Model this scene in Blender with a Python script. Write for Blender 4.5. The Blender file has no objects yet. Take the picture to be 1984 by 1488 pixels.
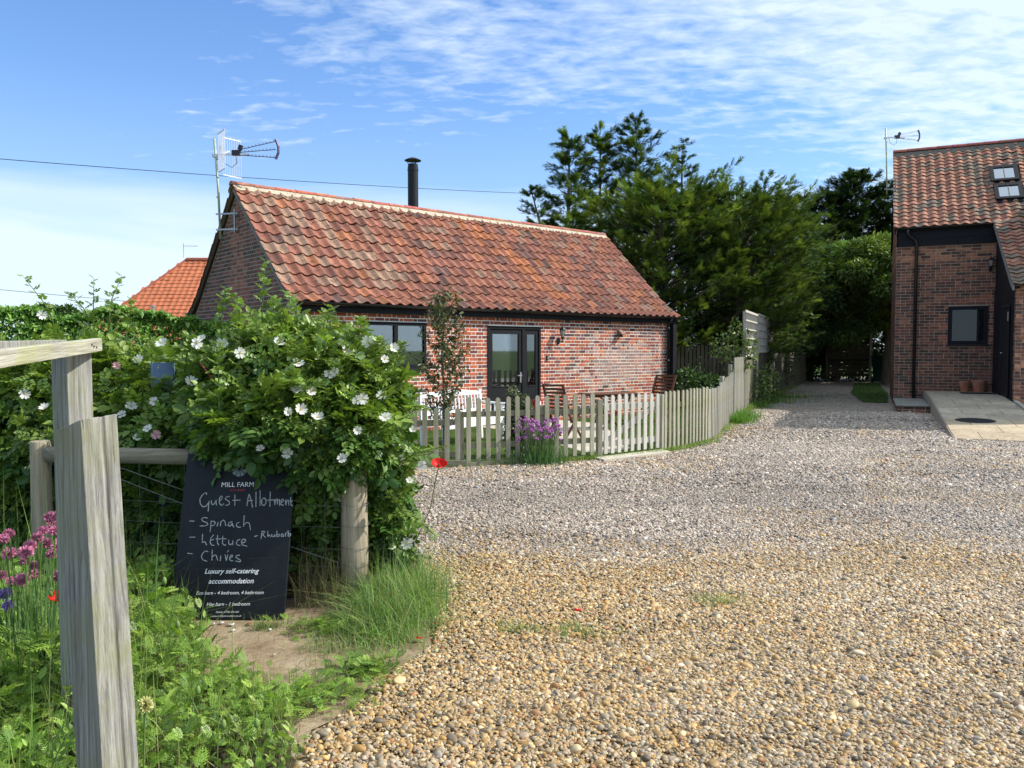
import bpy, math, random
import numpy as np
from mathutils import Vector, Matrix, noise as mnoise

# ---------------------------------------------------------------- camera, sky, sun, exposure
sc = bpy.context.scene
cam_d = bpy.data.cameras.new('camera'); cam = bpy.data.objects.new('camera', cam_d)
sc.collection.objects.link(cam); sc.camera = cam
cam_d.sensor_width = 36.0; cam_d.lens = 36.0*1535.49/1984.0
cam_d.clip_start = 0.05; cam_d.clip_end = 3000
cam.location = (0, 0, 1.58); cam.rotation_euler = (math.pi/2 - 0.0432, 0, 0)
SUN_EL = math.radians(40); SUN_AZ = math.atan2(0.993, 0.12)      # from +Y towards +X
SDIR = Vector((math.sin(SUN_AZ)*math.cos(SUN_EL), math.cos(SUN_AZ)*math.cos(SUN_EL), math.sin(SUN_EL)))
sun_d = bpy.data.lights.new('sun', 'SUN'); sun_d.energy = 5.0; sun_d.angle = math.radians(0.5); sun_d.color = (1.0, 0.955, 0.88)
sun = bpy.data.objects.new('sun', sun_d); sc.collection.objects.link(sun)
sun.rotation_euler = (-SDIR).to_track_quat('-Z', 'Y').to_euler(); sun.location = (20, 5, 30)
sc.view_settings.view_transform = 'Standard'; sc.view_settings.look = 'None'
sc.view_settings.exposure = 0.30; sc.view_settings.gamma = 1.0
sc.cycles.max_bounces = 5; sc.cycles.transparent_max_bounces = 8
sc.cycles.diffuse_bounces = 3; sc.cycles.caustics_reflective = False; sc.cycles.caustics_refractive = False
world = bpy.data.worlds.new("World"); sc.world = world; world.use_nodes = True

class NT:
    def __init__(s, tree): s.t = tree; s.n = tree.nodes; s.l = tree.links
    def add(s, typ, ins=None, **kw):
        n = s.n.new(typ)
        for k, v in kw.items(): setattr(n, k, v)
        if ins:
            for k, v in ins.items():
                i = n.inputs[k]
                if isinstance(v, bpy.types.NodeSocket): s.l.new(v, i)
                else: i.default_value = v
        return n
    def math(s, op, a, b=0.0, c=None, clamp=False):
        n = s.n.new('ShaderNodeMath'); n.operation = op; n.use_clamp = clamp
        for i, v in enumerate((a, b) if c is None else (a, b, c)):
            if isinstance(v, bpy.types.NodeSocket): s.l.new(v, n.inputs[i])
            else: n.inputs[i].default_value = v
        return n.outputs[0]
    def mix(s, f, a, b, mode='MIX'):
        n = s.n.new('ShaderNodeMix'); n.data_type = 'RGBA'; n.blend_type = mode
        for i, v in ((0, f), (6, a), (7, b)):
            if isinstance(v, bpy.types.NodeSocket): s.l.new(v, n.inputs[i])
            else: n.inputs[i].default_value = v if i == 0 else (tuple(v) + (1,) if len(v) == 3 else v)
        return n.outputs[2]
    def ramp(s, f, stops, interp='LINEAR'):
        n = s.n.new('ShaderNodeValToRGB'); s.l.new(f, n.inputs[0]); r = n.color_ramp; r.interpolation = interp
        while len(r.elements) < len(stops): r.elements.new(0.5)
        for e, (p, c) in zip(r.elements, stops):
            e.position = p; e.color = (c, c, c, 1) if isinstance(c, (int, float)) else tuple(c) + (1,)
        return n.outputs[0]
    def noise(s, vec, scale, detail=4, rough=0.55, dist=0.0):
        n = s.add('ShaderNodeTexNoise', {'Scale': scale, 'Detail': detail, 'Roughness': rough, 'Distortion': dist})
        if vec is not None: s.l.new(vec, n.inputs['Vector'])
        return n.outputs[0]
    def mapping(s, vec, scale=(1, 1, 1), rot=(0, 0, 0), loc=(0, 0, 0)):
        n = s.add('ShaderNodeMapping', {'Vector': vec, 'Scale': scale, 'Rotation': rot, 'Location': loc}); return n.outputs[0]

# sky: Nishita daylight with thin high cloud mixed in by direction
w = NT(world.node_tree); w.n.clear()
sky = w.add('ShaderNodeTexSky'); sky.sky_type = 'NISHITA'; sky.sun_disc = False
sky.sun_elevation = SUN_EL; sky.sun_rotation = SUN_AZ; sky.altitude = 0; sky.air_density = 1.0; sky.dust_density = 0.3; sky.ozone_density = 2.5
tc = w.add('ShaderNodeTexCoord')
sep = w.add('ShaderNodeSeparateXYZ', {0: tc.outputs['Generated']})
X, Y, Z = sep.outputs
zz = w.math('ADD', w.math('MAXIMUM', Z, 0.0), 0.10)
pl = w.add('ShaderNodeCombineXYZ', {0: w.math('DIVIDE', X, zz), 1: w.math('DIVIDE', Y, zz), 2: 0.0}).outputs[0]
base = w.mix(1.0, sky.outputs[0], (0.054, 0.114, 0.176), 'MULTIPLY')
rip = w.noise(w.mapping(pl, (2.0, 3.6, 1), (0, 0, 0.35)), 3.0, 5, 0.62, 0.5)
rip2 = w.noise(w.mapping(pl, (1.1, 1.9, 1), (0, 0, 0.35)), 9.0, 3, 0.55, 0.3)
big = w.noise(w.mapping(pl, (0.75, 1.0, 1), (0, 0, 0.2), (3.4, 1.7, 0)), 0.75, 3, 0.55, 0.3)
side = w.math('MULTIPLY_ADD', X, 0.60, 0.045)
cov = w.math('ADD', w.math('ADD', big, side), w.math('MULTIPLY', Z, 0.28))
c1 = w.math('ADD', w.math('MULTIPLY', rip, 0.60), w.math('MULTIPLY', rip2, 0.50))
topw = w.math('MULTIPLY', w.math('SUBTRACT', Z, 0.34), 1.5)
high = w.ramp(w.math('ADD', w.math('SUBTRACT', w.math('ADD', cov, w.math('MAXIMUM', topw, 0.0)), 0.735), c1), [(0.30, 0.0), (0.50, 0.42), (0.76, 1.0)])
lowb = w.noise(w.mapping(tc.outputs['Generated'], (1.2, 1.2, 9.0)), 1.7, 4, 0.5, 0.3)
lw = w.math('SUBTRACT', w.math('MULTIPLY_ADD', lowb, 0.16, 0.095), w.math('MULTIPLY', Z, 1.0))
low = w.ramp(w.math('MULTIPLY_ADD', lw, 6.0, 0.5), [(0.15, 0.0), (0.75, 0.88)])
haze = w.ramp(Z, [(0.0, 0.55), (0.30, 0.16), (0.6, 0.0)])
cl = w.math('MAXIMUM', w.math('MAXIMUM', w.math('MULTIPLY', high, 0.86), low), haze)
fin = w.mix(cl, base, (0.76, 0.87, 0.96))
bg = w.add('ShaderNodeBackground', {'Color': fin, 'Strength': 1.0})
out = w.add('ShaderNodeOutputWorld', {0: bg.outputs[0]})

# ---------------------------------------------------------------- helpers
R0 = random.Random(7)
coll = sc.collection
def link(o, parent=None):
    coll.objects.link(o)
    if parent is not None: o.parent = parent
    return o
def tag(o, label=None, cat=None, group=None, kind=None):
    if label: o['label'] = label
    if cat: o['category'] = cat
    if group: o['group'] = group
    if kind: o['kind'] = kind
    return o
def thing(name, label, cat, loc=(0, 0, 0), rz=0.0, group=None):
    o = bpy.data.objects.new(name, None); o.empty_display_size = 0.1; link(o)
    o.location = loc; o.rotation_euler = (0, 0, rz)
    return tag(o, label, cat, group)
def copy_tree(o, parent=None):
    c = o.copy(); coll.objects.link(c)
    if parent is not None: c.parent = parent
    for ch in list(o.children): copy_tree(ch, c)
    return c

def npmesh(name, V, F, mat, col=None, parent=None, smooth=False, matidx=None):
    """V (n,3); F list of index arrays, each (m,k); col (n,3) point colours"""
    me = bpy.data.meshes.new(name); V = np.asarray(V, np.float32)
    F = [np.asarray(f, np.int32) for f in F if len(f)]
    me.vertices.add(len(V)); me.vertices.foreach_set('co', V.ravel())
    loops = np.concatenate([f.ravel() for f in F]); tot = np.concatenate([np.full(len(f), f.shape[1], np.int32) for f in F])
    st = np.concatenate([[0], np.cumsum(tot)[:-1]]).astype(np.int32)
    me.loops.add(len(loops)); me.loops.foreach_set('vertex_index', loops)
    me.polygons.add(len(tot)); me.polygons.foreach_set('loop_start', st); me.polygons.foreach_set('loop_total', tot)
    if smooth: me.polygons.foreach_set('use_smooth', np.ones(len(tot), bool))
    if matidx is not None: me.polygons.foreach_set('material_index', np.asarray(matidx, np.int32))
    for m in (mat if isinstance(mat, (list, tuple)) else [mat]): me.materials.append(m)
    if col is not None:
        a = me.attributes.new('Col', 'FLOAT_COLOR', 'POINT'); c = np.ones((len(V), 4), np.float32); c[:, :3] = col
        a.data.foreach_set('color', c.ravel())
    me.update(calc_edges=True); me.validate()
    return link(bpy.data.objects.new(name, me), parent)

class MB:
    def __init__(s): s.v = []; s.f = []; s.c = []; s.m = []; s.col = (1, 1, 1); s.mi = 0; s.M = None
    def addv(s, pts):
        i0 = len(s.v)
        for p in pts:
            p = Vector(p)
            if s.M is not None: p = s.M @ p
            s.v.append(tuple(p)); s.c.append(s.col)
        return i0
    def face(s, idx): s.f.append(tuple(idx)); s.m.append(s.mi)
    def poly(s, pts): i = s.addv(pts); s.face(range(i, i+len(pts)))
    def box(s, c, d, rot=None, taper=0.0):
        hx, hy, hz = d[0]/2, d[1]/2, d[2]/2; P = []
        for sx, sy, sz in ((-1,-1,-1),(1,-1,-1),(1,1,-1),(-1,1,-1),(-1,-1,1),(1,-1,1),(1,1,1),(-1,1,1)):
            k = 1-taper if sz > 0 else 1
            p = Vector((sx*hx*k, sy*hy*k, sz*hz))
            if rot is not None: p = rot @ p
            P.append(p + Vector(c))
        i = s.addv(P)
        for q in ((0,3,2,1),(4,5,6,7),(0,1,5,4),(1,2,6,5),(2,3,7,6),(3,0,4,7)): s.face([i+a for a in q])
    def span(s, x0, x1, y0, y1, z0, z1): s.box(((x0+x1)/2, (y0+y1)/2, (z0+z1)/2), (abs(x1-x0), abs(y1-y0), abs(z1-z0)))
    def bar(s, a, b, wd, th, up=(0, 0, 1)):
        a, b = Vector(a), Vector(b); d = (b-a); L = d.length; d.normalize()
        u = Vector(up); x = d.cross(u)
        if x.length < 1e-4: x = d.cross(Vector((1, 0, 0)))
        x.normalize(); u = x.cross(d)
        R = Matrix((x, u, d)).transposed(); s.box((a+b)/2, (wd, th, L), R)
    def tube(s, pts, r, n=8, cap=True):
        pts = [Vector(p) for p in pts]; rs = r if isinstance(r, (list, tuple)) else [r]*len(pts)
        rings = []; prev = None
        for k, p in enumerate(pts):
            d = (pts[min(k+1, len(pts)-1)] - pts[max(k-1, 0)]).normalized()
            x = d.orthogonal().normalized() if prev is None else (prev - d*prev.dot(d)).normalized()
            prev = x; y = d.cross(x)
            rings.append(s.addv([p + (x*math.cos(2*math.pi*j/n) + y*math.sin(2*math.pi*j/n))*rs[k] for j in range(n)]))
        for a, b in zip(rings, rings[1:]):
            for j in range(n): s.face((a+j, a+(j+1) % n, b+(j+1) % n, b+j))
        if cap: s.face([rings[0]+j for j in reversed(range(n))]); s.face([rings[-1]+j for j in range(n)])
    def lathe(s, prof, c=(0, 0, 0), n=16):
        rings = []
        for r, z in prof: rings.append(s.addv([(c[0]+r*math.cos(2*math.pi*j/n), c[1]+r*math.sin(2*math.pi*j/n), c[2]+z) for j in range(n)]))
        for a, b in zip(rings, rings[1:]):
            for j in range(n): s.face((a+j, a+(j+1) % n, b+(j+1) % n, b+j))
        s.face([rings[0]+j for j in reversed(range(n))]); s.face([rings[-1]+j for j in range(n)])
    def prism(s, prof, f0, f1):
        """prof: list of 2D; f0,f1: functions 2D->3D for both ends"""
        n = len(prof); a = s.addv([f0(*p) for p in prof]); b = s.addv([f1(*p) for p in prof])
        s.face(range(a, a+n)); s.face(range(b+n-1, b-1, -1))
        for j in range(n): s.face((a+j, b+j, b+(j+1) % n, a+(j+1) % n))
    def build(s, name, mat, parent=None, smooth=False, bevel=0.0, loc=None):
        me = bpy.data.meshes.new(name); me.from_pydata(s.v, [], s.f)
        for m in (mat if isinstance(mat, (list, tuple)) else [mat]): me.materials.append(m)
        me.polygons.foreach_set('material_index', s.m)
        a = me.attributes.new('Col', 'FLOAT_COLOR', 'POINT'); c = np.ones((len(s.v), 4), np.float32); c[:, :3] = np.array(s.c); a.data.foreach_set('color', c.ravel())
        if smooth: me.polygons.foreach_set('use_smooth', [True]*len(me.polygons))
        me.update(); o = link(bpy.data.objects.new(name, me), parent)
        if loc: o.location = loc
        if bevel:
            b = o.modifiers.new('bevel', 'BEVEL'); b.width = bevel; b.segments = 2; b.limit_method = 'ANGLE'
        if smooth == 'auto': pass
        return o

def new_mat(name):
    m = bpy.data.materials.new(name); m.use_nodes = True; t = NT(m.node_tree); t.n.clear()
    o = t.add('ShaderNodeOutputMaterial'); return m, t, o
def principled(t, o, color, rough=0.7, metal=0.0, spec=0.4, normal=None):
    p = t.add('ShaderNodeBsdfPrincipled')
    for k, v in (('Base Color', color), ('Roughness', rough), ('Metallic', metal), ('Specular IOR Level', spec)):
        if isinstance(v, bpy.types.NodeSocket): t.l.new(v, p.inputs[k])
        else: p.inputs[k].default_value = (tuple(v)+(1,)) if k == 'Base Color' else v
    if normal is not None: t.l.new(normal, p.inputs['Normal'])
    t.l.new(p.outputs[0], o.inputs[0]); return p
def bump(t, h, strength=0.3, dist=0.01):
    return t.add('ShaderNodeBump', {'Height': h, 'Strength': strength, 'Distance': dist}).outputs[0]
def simple(name, color, rough=0.6, metal=0.0, nscale=20.0, var=0.15, bmp=0.15, use_col=False, spec=0.4, bd=0.004, dirt=None, dscale=1.5):
    m, t, o = new_mat(name); tcx = t.add('ShaderNodeTexCoord').outputs['Object']
    n = t.noise(tcx, nscale, 5, 0.6)
    c = t.mix(1.0, color, t.ramp(n, [(0.25, 1-var), (0.75, 1+var)]), 'MULTIPLY') if True else color
    if use_col: c = t.mix(1.0, c, t.add('ShaderNodeAttribute', attribute_name='Col').outputs['Color'], 'MULTIPLY')
    if dirt:
        d = t.ramp(t.noise(tcx, dscale, 5, 0.65), [(0.45, 0.0), (0.7, 1.0)])
        c = t.mix(t.math('MULTIPLY', d, 0.7), c, dirt)
    principled(t, o, c, rough, metal, spec, bump(t, n, bmp, bd)); return m
def colmat(name, rough=0.8, nscale=30.0, var=0.25, bmp=0.4, bd=0.003, spots=None, lich=None, spec=0.3):
    """uses the per-piece colour attribute with grain, dark spots and lichen"""
    m, t, o = new_mat(name); tcx = t.add('ShaderNodeTexCoord').outputs['Object']
    n = t.noise(tcx, nscale, 6, 0.65); n2 = t.noise(tcx, nscale*0.23, 4, 0.6)
    c = t.add('ShaderNodeAttribute', attribute_name='Col').outputs['Color']
    c = t.mix(1.0, c, t.ramp(n, [(0.25, 1-var), (0.75, 1+var)]), 'MULTIPLY')
    c = t.mix(1.0, c, t.ramp(n2, [(0.3, 1-var*0.8), (0.7, 1+var*0.6)]), 'MULTIPLY')
    if spots: c = t.mix(t.ramp(t.noise(tcx, 8.0, 6, 0.72), [(0.56, 0.0), (0.66, 0.85)]), c, spots)
    if lich: c = t.mix(t.ramp(t.noise(tcx, 5.0, 7, 0.75), [(0.60, 0.0), (0.72, 0.75)]), c, lich)
    principled(t, o, c, rough, 0, spec, bump(t, n, bmp, bd)); return m
def leafmat(name, trans=0.3, rough=0.5, spec=0.35, var=0.2, nscale=6.0, tint=(1.15, 1.25, 0.5)):
    m, t, o = new_mat(name); a = t.add('ShaderNodeAttribute', attribute_name='Col').outputs['Color']
    n = t.noise(t.add('ShaderNodeTexCoord').outputs['Object'], nscale, 3, 0.6)
    c = t.mix(1.0, a, t.ramp(n, [(0.3, 1-var), (0.7, 1+var)]), 'MULTIPLY')
    p = t.add('ShaderNodeBsdfPrincipled', {'Base Color': c, 'Roughness': rough, 'Specular IOR Level': spec})
    tr = t.add('ShaderNodeBsdfTranslucent', {'Color': t.mix(1.0, c, tint, 'MULTIPLY')})
    mx = t.add('ShaderNodeMixShader', {0: trans, 1: p.outputs[0], 2: tr.outputs[0]}); t.l.new(mx.outputs[0], o.inputs[0]); return m
def woodmat(name, c1, c2, green=None, gs=0.5, axis=2, scale=1.0, rough=0.8):
    """weathered timber: grain runs along the object's axis"""
    m, t, o = new_mat(name); tcx = t.add('ShaderNodeTexCoord').outputs['Object']
    s = [58*scale, 58*scale, 58*scale]; s[axis] = 2.0*scale
    g = t.noise(t.mapping(tcx, tuple(s)), 1.0, 6, 0.7, 0.6); fine = t.noise(t.mapping(tcx, tuple(v*3.5 for v in s)), 1.0, 4, 0.7)
    c = t.mix(t.ramp(g, [(0.38, 0.0), (0.62, 1.0)]), c1, c2)
    crk = t.ramp(t.noise(t.mapping(tcx, tuple(v*0.8 for v in s), loc=(7, 3, 1)), 1.0, 3, 0.5, 0.8), [(0.70, 0.0), (0.74, 0.85)]); c = t.mix(crk, c, tuple(v*0.22 for v in c1))
    kn = t.add('ShaderNodeTexVoronoi', {'Vector': tcx, 'Scale': 5.5*scale}).outputs['Distance']; c = t.mix(t.ramp(kn, [(0.045, 0.65), (0.11, 0.0)]), c, tuple(v*0.35 for v in c1))
    c = t.mix(t.math('MULTIPLY', t.ramp(fine, [(0.55, 0.0), (0.72, 1.0)]), 0.55), c, tuple(v*0.38 for v in c1))
    c = t.mix(1.0, c, t.add('ShaderNodeAttribute', attribute_name='Col').outputs['Color'], 'MULTIPLY')
    if green: c = t.mix(t.math('MULTIPLY', t.ramp(t.noise(tcx, 3.2*scale, 5, 0.65), [(0.45, 0.0), (0.66, 1.0)]), gs), c, green)
    h = t.math('SUBTRACT', t.math('ADD', g, t.math('MULTIPLY', fine, 0.7)), t.math('MULTIPLY', crk, 0.9))
    principled(t, o, c, rough, 0, 0.25, bump(t, h, 0.8, 0.005)); return m

M = {}
M['brick_red'] = colmat('brick_red', 0.88, 45, 0.30, 0.6, 0.004, spots=(0.05, 0.035, 0.03))
M['mortar'] = simple('lime_mortar', (0.86, 0.81, 0.71), 0.95, nscale=60, var=0.10, bmp=0.6)
M['mortar_grey'] = simple('grey_mortar', (0.40, 0.32, 0.24), 0.95, nscale=60, var=0.25, bmp=0.6)
M['mortar_dark'] = simple('old_mortar', (0.34, 0.29, 0.24), 0.95, nscale=50, var=0.3, bmp=0.6)
M['tile'] = colmat('clay_pantile', 0.92, 26, 0.32, 0.5, 0.006, spots=(0.045, 0.032, 0.022), lich=(0.27, 0.20, 0.14))
M['tile_new'] = colmat('new_clay_tile', 0.75, 26, 0.10, 0.2, 0.004)
M['ridge_mortar'] = simple('ridge_bedding_mortar', (0.52, 0.45, 0.34), 0.95, nscale=18, var=0.40, bmp=0.9, bd=0.02, dirt=(0.30, 0.22, 0.14), dscale=3.0)
M['ridge_mortar_grey'] = simple('grey_bedding_mortar', (0.16, 0.15, 0.12), 0.95, nscale=22, var=0.28, bmp=0.9, bd=0.02)
M['black'] = simple('black_painted_timber', (0.011, 0.012, 0.015), 0.60, nscale=12, var=0.35, bmp=0.15, spec=0.18)
M['blackmetal'] = simple('black_metal', (0.014, 0.015, 0.018), 0.5, nscale=30, var=0.2, bmp=0.05, spec=0.25)
M['plastic_black'] = simple('black_gutter_plastic', (0.013, 0.013, 0.015), 0.25, nscale=30, var=0.2, bmp=0.03, spec=0.5)
M['greyboard'] = simple('grey_verge_board', (0.20, 0.19, 0.17), 0.8, nscale=14, var=0.25, bmp=0.3)
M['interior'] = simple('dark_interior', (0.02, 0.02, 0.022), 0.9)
M['whitepaint'] = simple('white_paint', (0.80, 0.80, 0.79), 0.45, nscale=9, var=0.05, bmp=0.08)
M['curtain'] = simple('curtain_cloth', (0.55, 0.50, 0.44), 0.9, nscale=40, var=0.1)
M['wire'] = simple('dull_fence_wire', (0.16, 0.165, 0.16), 0.6, 0.4)
M['steel'] = simple('galvanised_steel', (0.42, 0.43, 0.43), 0.42, 0.75, nscale=40, var=0.2)
M['alu'] = simple('pale_aluminium', (0.72, 0.73, 0.76), 0.4, 0.25, nscale=30, var=0.08)
M['aerial_pole'] = simple('aerial_pole_paint', (0.42, 0.47, 0.36), 0.5, 0.3, nscale=14, var=0.3)
M['aerial_purple'] = simple('aerial_boom', (0.12, 0.10, 0.17), 0.4, 0.4)
M['chrome'] = simple('bright_handle', (0.7, 0.7, 0.7), 0.2, 0.9, var=0.03)
M['terracotta'] = simple('terracotta', (0.36, 0.13, 0.07), 0.85, nscale=16, var=0.25, bmp=0.2, dirt=(0.4, 0.33, 0.26), dscale=6)
M['green_plastic'] = simple('dark_green_plastic', (0.012, 0.05, 0.035), 0.5, nscale=16, var=0.2)
M['slab'] = colmat('paving_slab', 0.85, 14, 0.30, 0.4, 0.004, lich=(0.16, 0.14, 0.09))
M['stonestep'] = simple('pale_stone', (0.50, 0.46, 0.38), 0.9, nscale=16, var=0.25, bmp=0.4, dirt=(0.28, 0.25, 0.18))
M['cast'] = simple('cast_iron', (0.05, 0.05, 0.052), 0.6, 0.6, nscale=40, var=0.3)
M['darkwood'] = woodmat('stained_hardwood', (0.09, 0.035, 0.018), (0.15, 0.06, 0.03), rough=0.55)
M['picket'] = woodmat('weathered_picket', (0.28, 0.26, 0.20), (0.46, 0.43, 0.34), (0.26, 0.29, 0.11), 0.65)
M['picket_white'] = woodmat('bleached_picket', (0.46, 0.435, 0.38), (0.66, 0.63, 0.56), (0.36, 0.36, 0.22), 0.35)
M['picket_grey'] = woodmat('silver_picket', (0.32, 0.30, 0.26), (0.52, 0.49, 0.43), (0.25, 0.26, 0.12), 0.5)
M['post_grey'] = woodmat('silver_oak', (0.17, 0.165, 0.15), (0.40, 0.39, 0.36), (0.24, 0.25, 0.10), 0.55, scale=1.3)
M['post_round'] = woodmat('round_softwood', (0.24, 0.20, 0.145), (0.40, 0.34, 0.25), (0.26, 0.25, 0.12), 0.35, scale=0.8)
M['rail_x'] = woodmat('rail_softwood', (0.20, 0.17, 0.125), (0.33, 0.28, 0.21), (0.2, 0.2, 0.1), 0.4, axis=0)
M['rail_y'] = woodmat('handrail_oak', (0.28, 0.265, 0.21), (0.50, 0.48, 0.40), (0.36, 0.38, 0.14), 0.75, axis=1)
M['darkfence'] = woodmat('old_fence_board', (0.07, 0.06, 0.045), (0.13, 0.115, 0.085), (0.06, 0.075, 0.03), 0.6)
M['bark'] = woodmat('tree_bark', (0.10, 0.075, 0.05), (0.20, 0.16, 0.115), None, 0, scale=0.5)
M['stem'] = simple('plant_stem', (0.10, 0.17, 0.04), 0.6, use_col=True)
M['redstem'] = simple('red_stem', (0.28, 0.07, 0.045), 0.6)
M['conifer'] = leafmat('conifer_spray', 0.28, 0.6, 0.2)
M['leaf'] = leafmat('green_leaf', 0.28, 0.42, 0.4)
M['roseleaf'] = leafmat('rose_leaf', 0.30, 0.40, 0.45)
M['grassblade'] = leafmat('grass_blade', 0.30, 0.55, 0.3)
M['petal'] = leafmat('white_petal', 0.35, 0.6, 0.2, 0.05, tint=(1, 1, 0.95))
M['redpetal'] = leafmat('poppy_petal', 0.4, 0.5, 0.3, 0.12, tint=(1.2, 0.6, 0.6))
M['floret'] = leafmat('allium_floret', 0.2, 0.6, 0.2, 0.15, tint=(1, 0.8, 1))
M['yellow'] = simple('stamen_yellow', (0.75, 0.50, 0.05), 0.7)
M['tankblue'] = simple('grey_blue_paint', (0.13, 0.20, 0.33), 0.5, nscale=10, var=0.1)
M['chalk'] = simple('chalk_line', (0.40, 0.42, 0.45), 0.95, nscale=400, var=0.45, bmp=0.0)
M['printwhite'] = simple('printed_white', (0.85, 0.86, 0.87), 0.5, var=0.02, bmp=0)
M['printred'] = simple('printed_red', (0.45, 0.03, 0.07), 0.5, var=0.02, bmp=0)
M['printgrey'] = simple('printed_grey', (0.28, 0.34, 0.36), 0.5, var=0.1, bmp=0)
M['lampglass'] = simple('frosted_lamp_glass', (0.35, 0.35, 0.33), 0.15, spec=0.6)

def glassmat(name, tint, refl):
    m, t, o = new_mat(name)
    fr = t.add('ShaderNodeLayerWeight', {0: 0.35}).outputs['Fresnel']
    f = t.math('MULTIPLY_ADD', fr, 0.9, refl, clamp=True)
    tr = t.add('ShaderNodeBsdfTransparent', {0: tint+(1,)}); gl = t.add('ShaderNodeBsdfGlossy', {'Color': (0.85, 0.9, 0.95, 1), 'Roughness': 0.02})
    mx = t.add('ShaderNodeMixShader', {0: f, 1: tr.outputs[0], 2: gl.outputs[0]}); t.l.new(mx.outputs[0], o.inputs[0]); return m
M['glass'] = glassmat('window_glass', (0.75, 0.78, 0.78), 0.16)
M['glass_dim'] = glassmat('tinted_window_glass', (0.5, 0.52, 0.55), 0.0)
M['roofglass'] = glassmat('roof_window_glass', (0.6, 0.6, 0.6), 0.55)
# blackboard: black paint with scuffs
m, t, o = new_mat('blackboard_paint'); tcx = t.add('ShaderNodeTexCoord').outputs['Object']
n = t.noise(tcx, 6, 6, 0.7); n3 = t.noise(tcx, 70, 5, 0.8)
c = t.mix(t.ramp(n, [(0.35, 0.0), (0.75, 1.0)]), (0.006, 0.007, 0.010), (0.013, 0.016, 0.021))
c = t.mix(t.ramp(n3, [(0.64, 0.0), (0.74, 0.5)]), c, (0.10, 0.11, 0.11))
principled(t, o, c, 0.55, 0, 0.3, bump(t, n3, 0.1, 0.001)); M['blackboard'] = m
# ---------------------------------------------------------------- ground
def gravel_mat(name):
    m, t, o = new_mat(name); P = t.add('ShaderNodeTexCoord').outputs['Object']
    def layer(sc_, seed):
        v = t.add('ShaderNodeTexVoronoi', {'Vector': t.mapping(P, loc=(seed, seed*1.7, 0)), 'Scale': sc_, 'Randomness': 1.0})
        s = t.add('ShaderNodeSeparateColor', {0: v.outputs['Color']}); return v.outputs['Distance'], s.outputs[0], s.outputs[1]
    d1, r1, g1 = layer(48, 0.0); d2, r2, g2 = layer(20, 3.1)
    grey = t.ramp(r1, [(0.0, (0.07, 0.062, 0.055)), (0.2, (0.20, 0.175, 0.15)), (0.5, (0.33, 0.29, 0.25)), (0.8, (0.50, 0.45, 0.39)), (1.0, (0.78, 0.72, 0.65))])
    gold = t.ramp(r1, [(0.0, (0.05, 0.035, 0.02)), (0.25, (0.20, 0.13, 0.06)), (0.5, (0.36, 0.24, 0.11)), (0.8, (0.48, 0.36, 0.20)), (1.0, (0.7, 0.62, 0.48))])
    sp = t.add('ShaderNodeSeparateXYZ', {0: P}); wob = t.noise(P, 0.9, 4, 0.6)
    yy = t.math('ADD', sp.outputs[1], t.math('MULTIPLY_ADD', wob, 1.6, -0.8))
    z = t.ramp(t.math('MULTIPLY_ADD', yy, 0.5, -2.55), [(0.25, 0.0), (0.75, 1.0)])
    far = t.ramp(t.noise(P, 0.35, 5, 0.65), [(0.4, 0.0), (0.7, 1.0)])
    c = t.mix(z, gold, grey)
    c = t.mix(t.math('MULTIPLY', far, t.math('MULTIPLY', z, 0.35)), c, t.mix(1.0, gold, (1.15, 1.1, 1.1), 'MULTIPLY'))
    c = t.mix(1.0, c, t.ramp(g2, [(0.0, 0.62), (1.0, 1.36)]), 'MULTIPLY')
    c = t.mix(1.0, c, t.ramp(t.noise(P, 1.1, 6, 0.75), [(0.3, 0.74), (0.7, 1.2)]), 'MULTIPLY')
    c = t.mix(1.0, c, (0.74, 0.735, 0.73), 'MULTIPLY')  # sheet darkened evenly to stand in for shadowing among the loose pebbles
    h = t.math('ADD', t.math('MULTIPLY', t.math('SUBTRACT', 1.0, d1), 0.6), t.math('SUBTRACT', 1.0, d2))
    principled(t, o, c, 0.8, 0, 0.25, bump(t, h, 0.9, 0.016)); return m
M['gravel'] = gravel_mat('gravel_sheet_stones')
m, t, o = new_mat('pebble'); a = t.add('ShaderNodeAttribute', attribute_name='pcol'); a.attribute_type = 'INSTANCER'
pn = t.noise(t.add('ShaderNodeTexCoord').outputs['Object'], 1.5, 3, 0.6)
principled(t, o, t.mix(1.0, a.outputs['Color'], t.ramp(pn, [(0.3, 0.8), (0.7, 1.15)]), 'MULTIPLY'), 0.55, 0, 0.4); M['pebble'] = m
m, t, o = new_mat('soil'); P = t.add('ShaderNodeTexCoord').outputs['Object']
n = t.noise(P, 3.5, 8, 0.72); n2 = t.noise(P, 45, 5, 0.7)
c = t.ramp(n, [(0.3, (0.16, 0.11, 0.065)), (0.5, (0.30, 0.225, 0.145)), (0.7, (0.38, 0.30, 0.21))])
c = t.mix(1.0, c, t.ramp(n2, [(0.3, 0.75), (0.7, 1.2)]), 'MULTIPLY')
principled(t, o, c, 0.95, 0, 0.1, bump(t, t.math('ADD', n, t.math('MULTIPLY', n2, 0.4)), 0.8, 0.02)); M['soil'] = m
m, t, o = new_mat('dark_soil'); P = t.add('ShaderNodeTexCoord').outputs['Object']; n = t.noise(P, 14, 7, 0.75)
principled(t, o, t.ramp(n, [(0.3, (0.035, 0.028, 0.018)), (0.7, (0.11, 0.085, 0.055))]), 0.95, 0, 0.1, bump(t, n, 0.9, 0.03)); M['darksoil'] = m
m, t, o = new_mat('field_grass'); P = t.add('ShaderNodeTexCoord').outputs['Object']; n = t.noise(P, 0.5, 8, 0.7); n2 = t.noise(P, 18, 6, 0.75)
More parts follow.
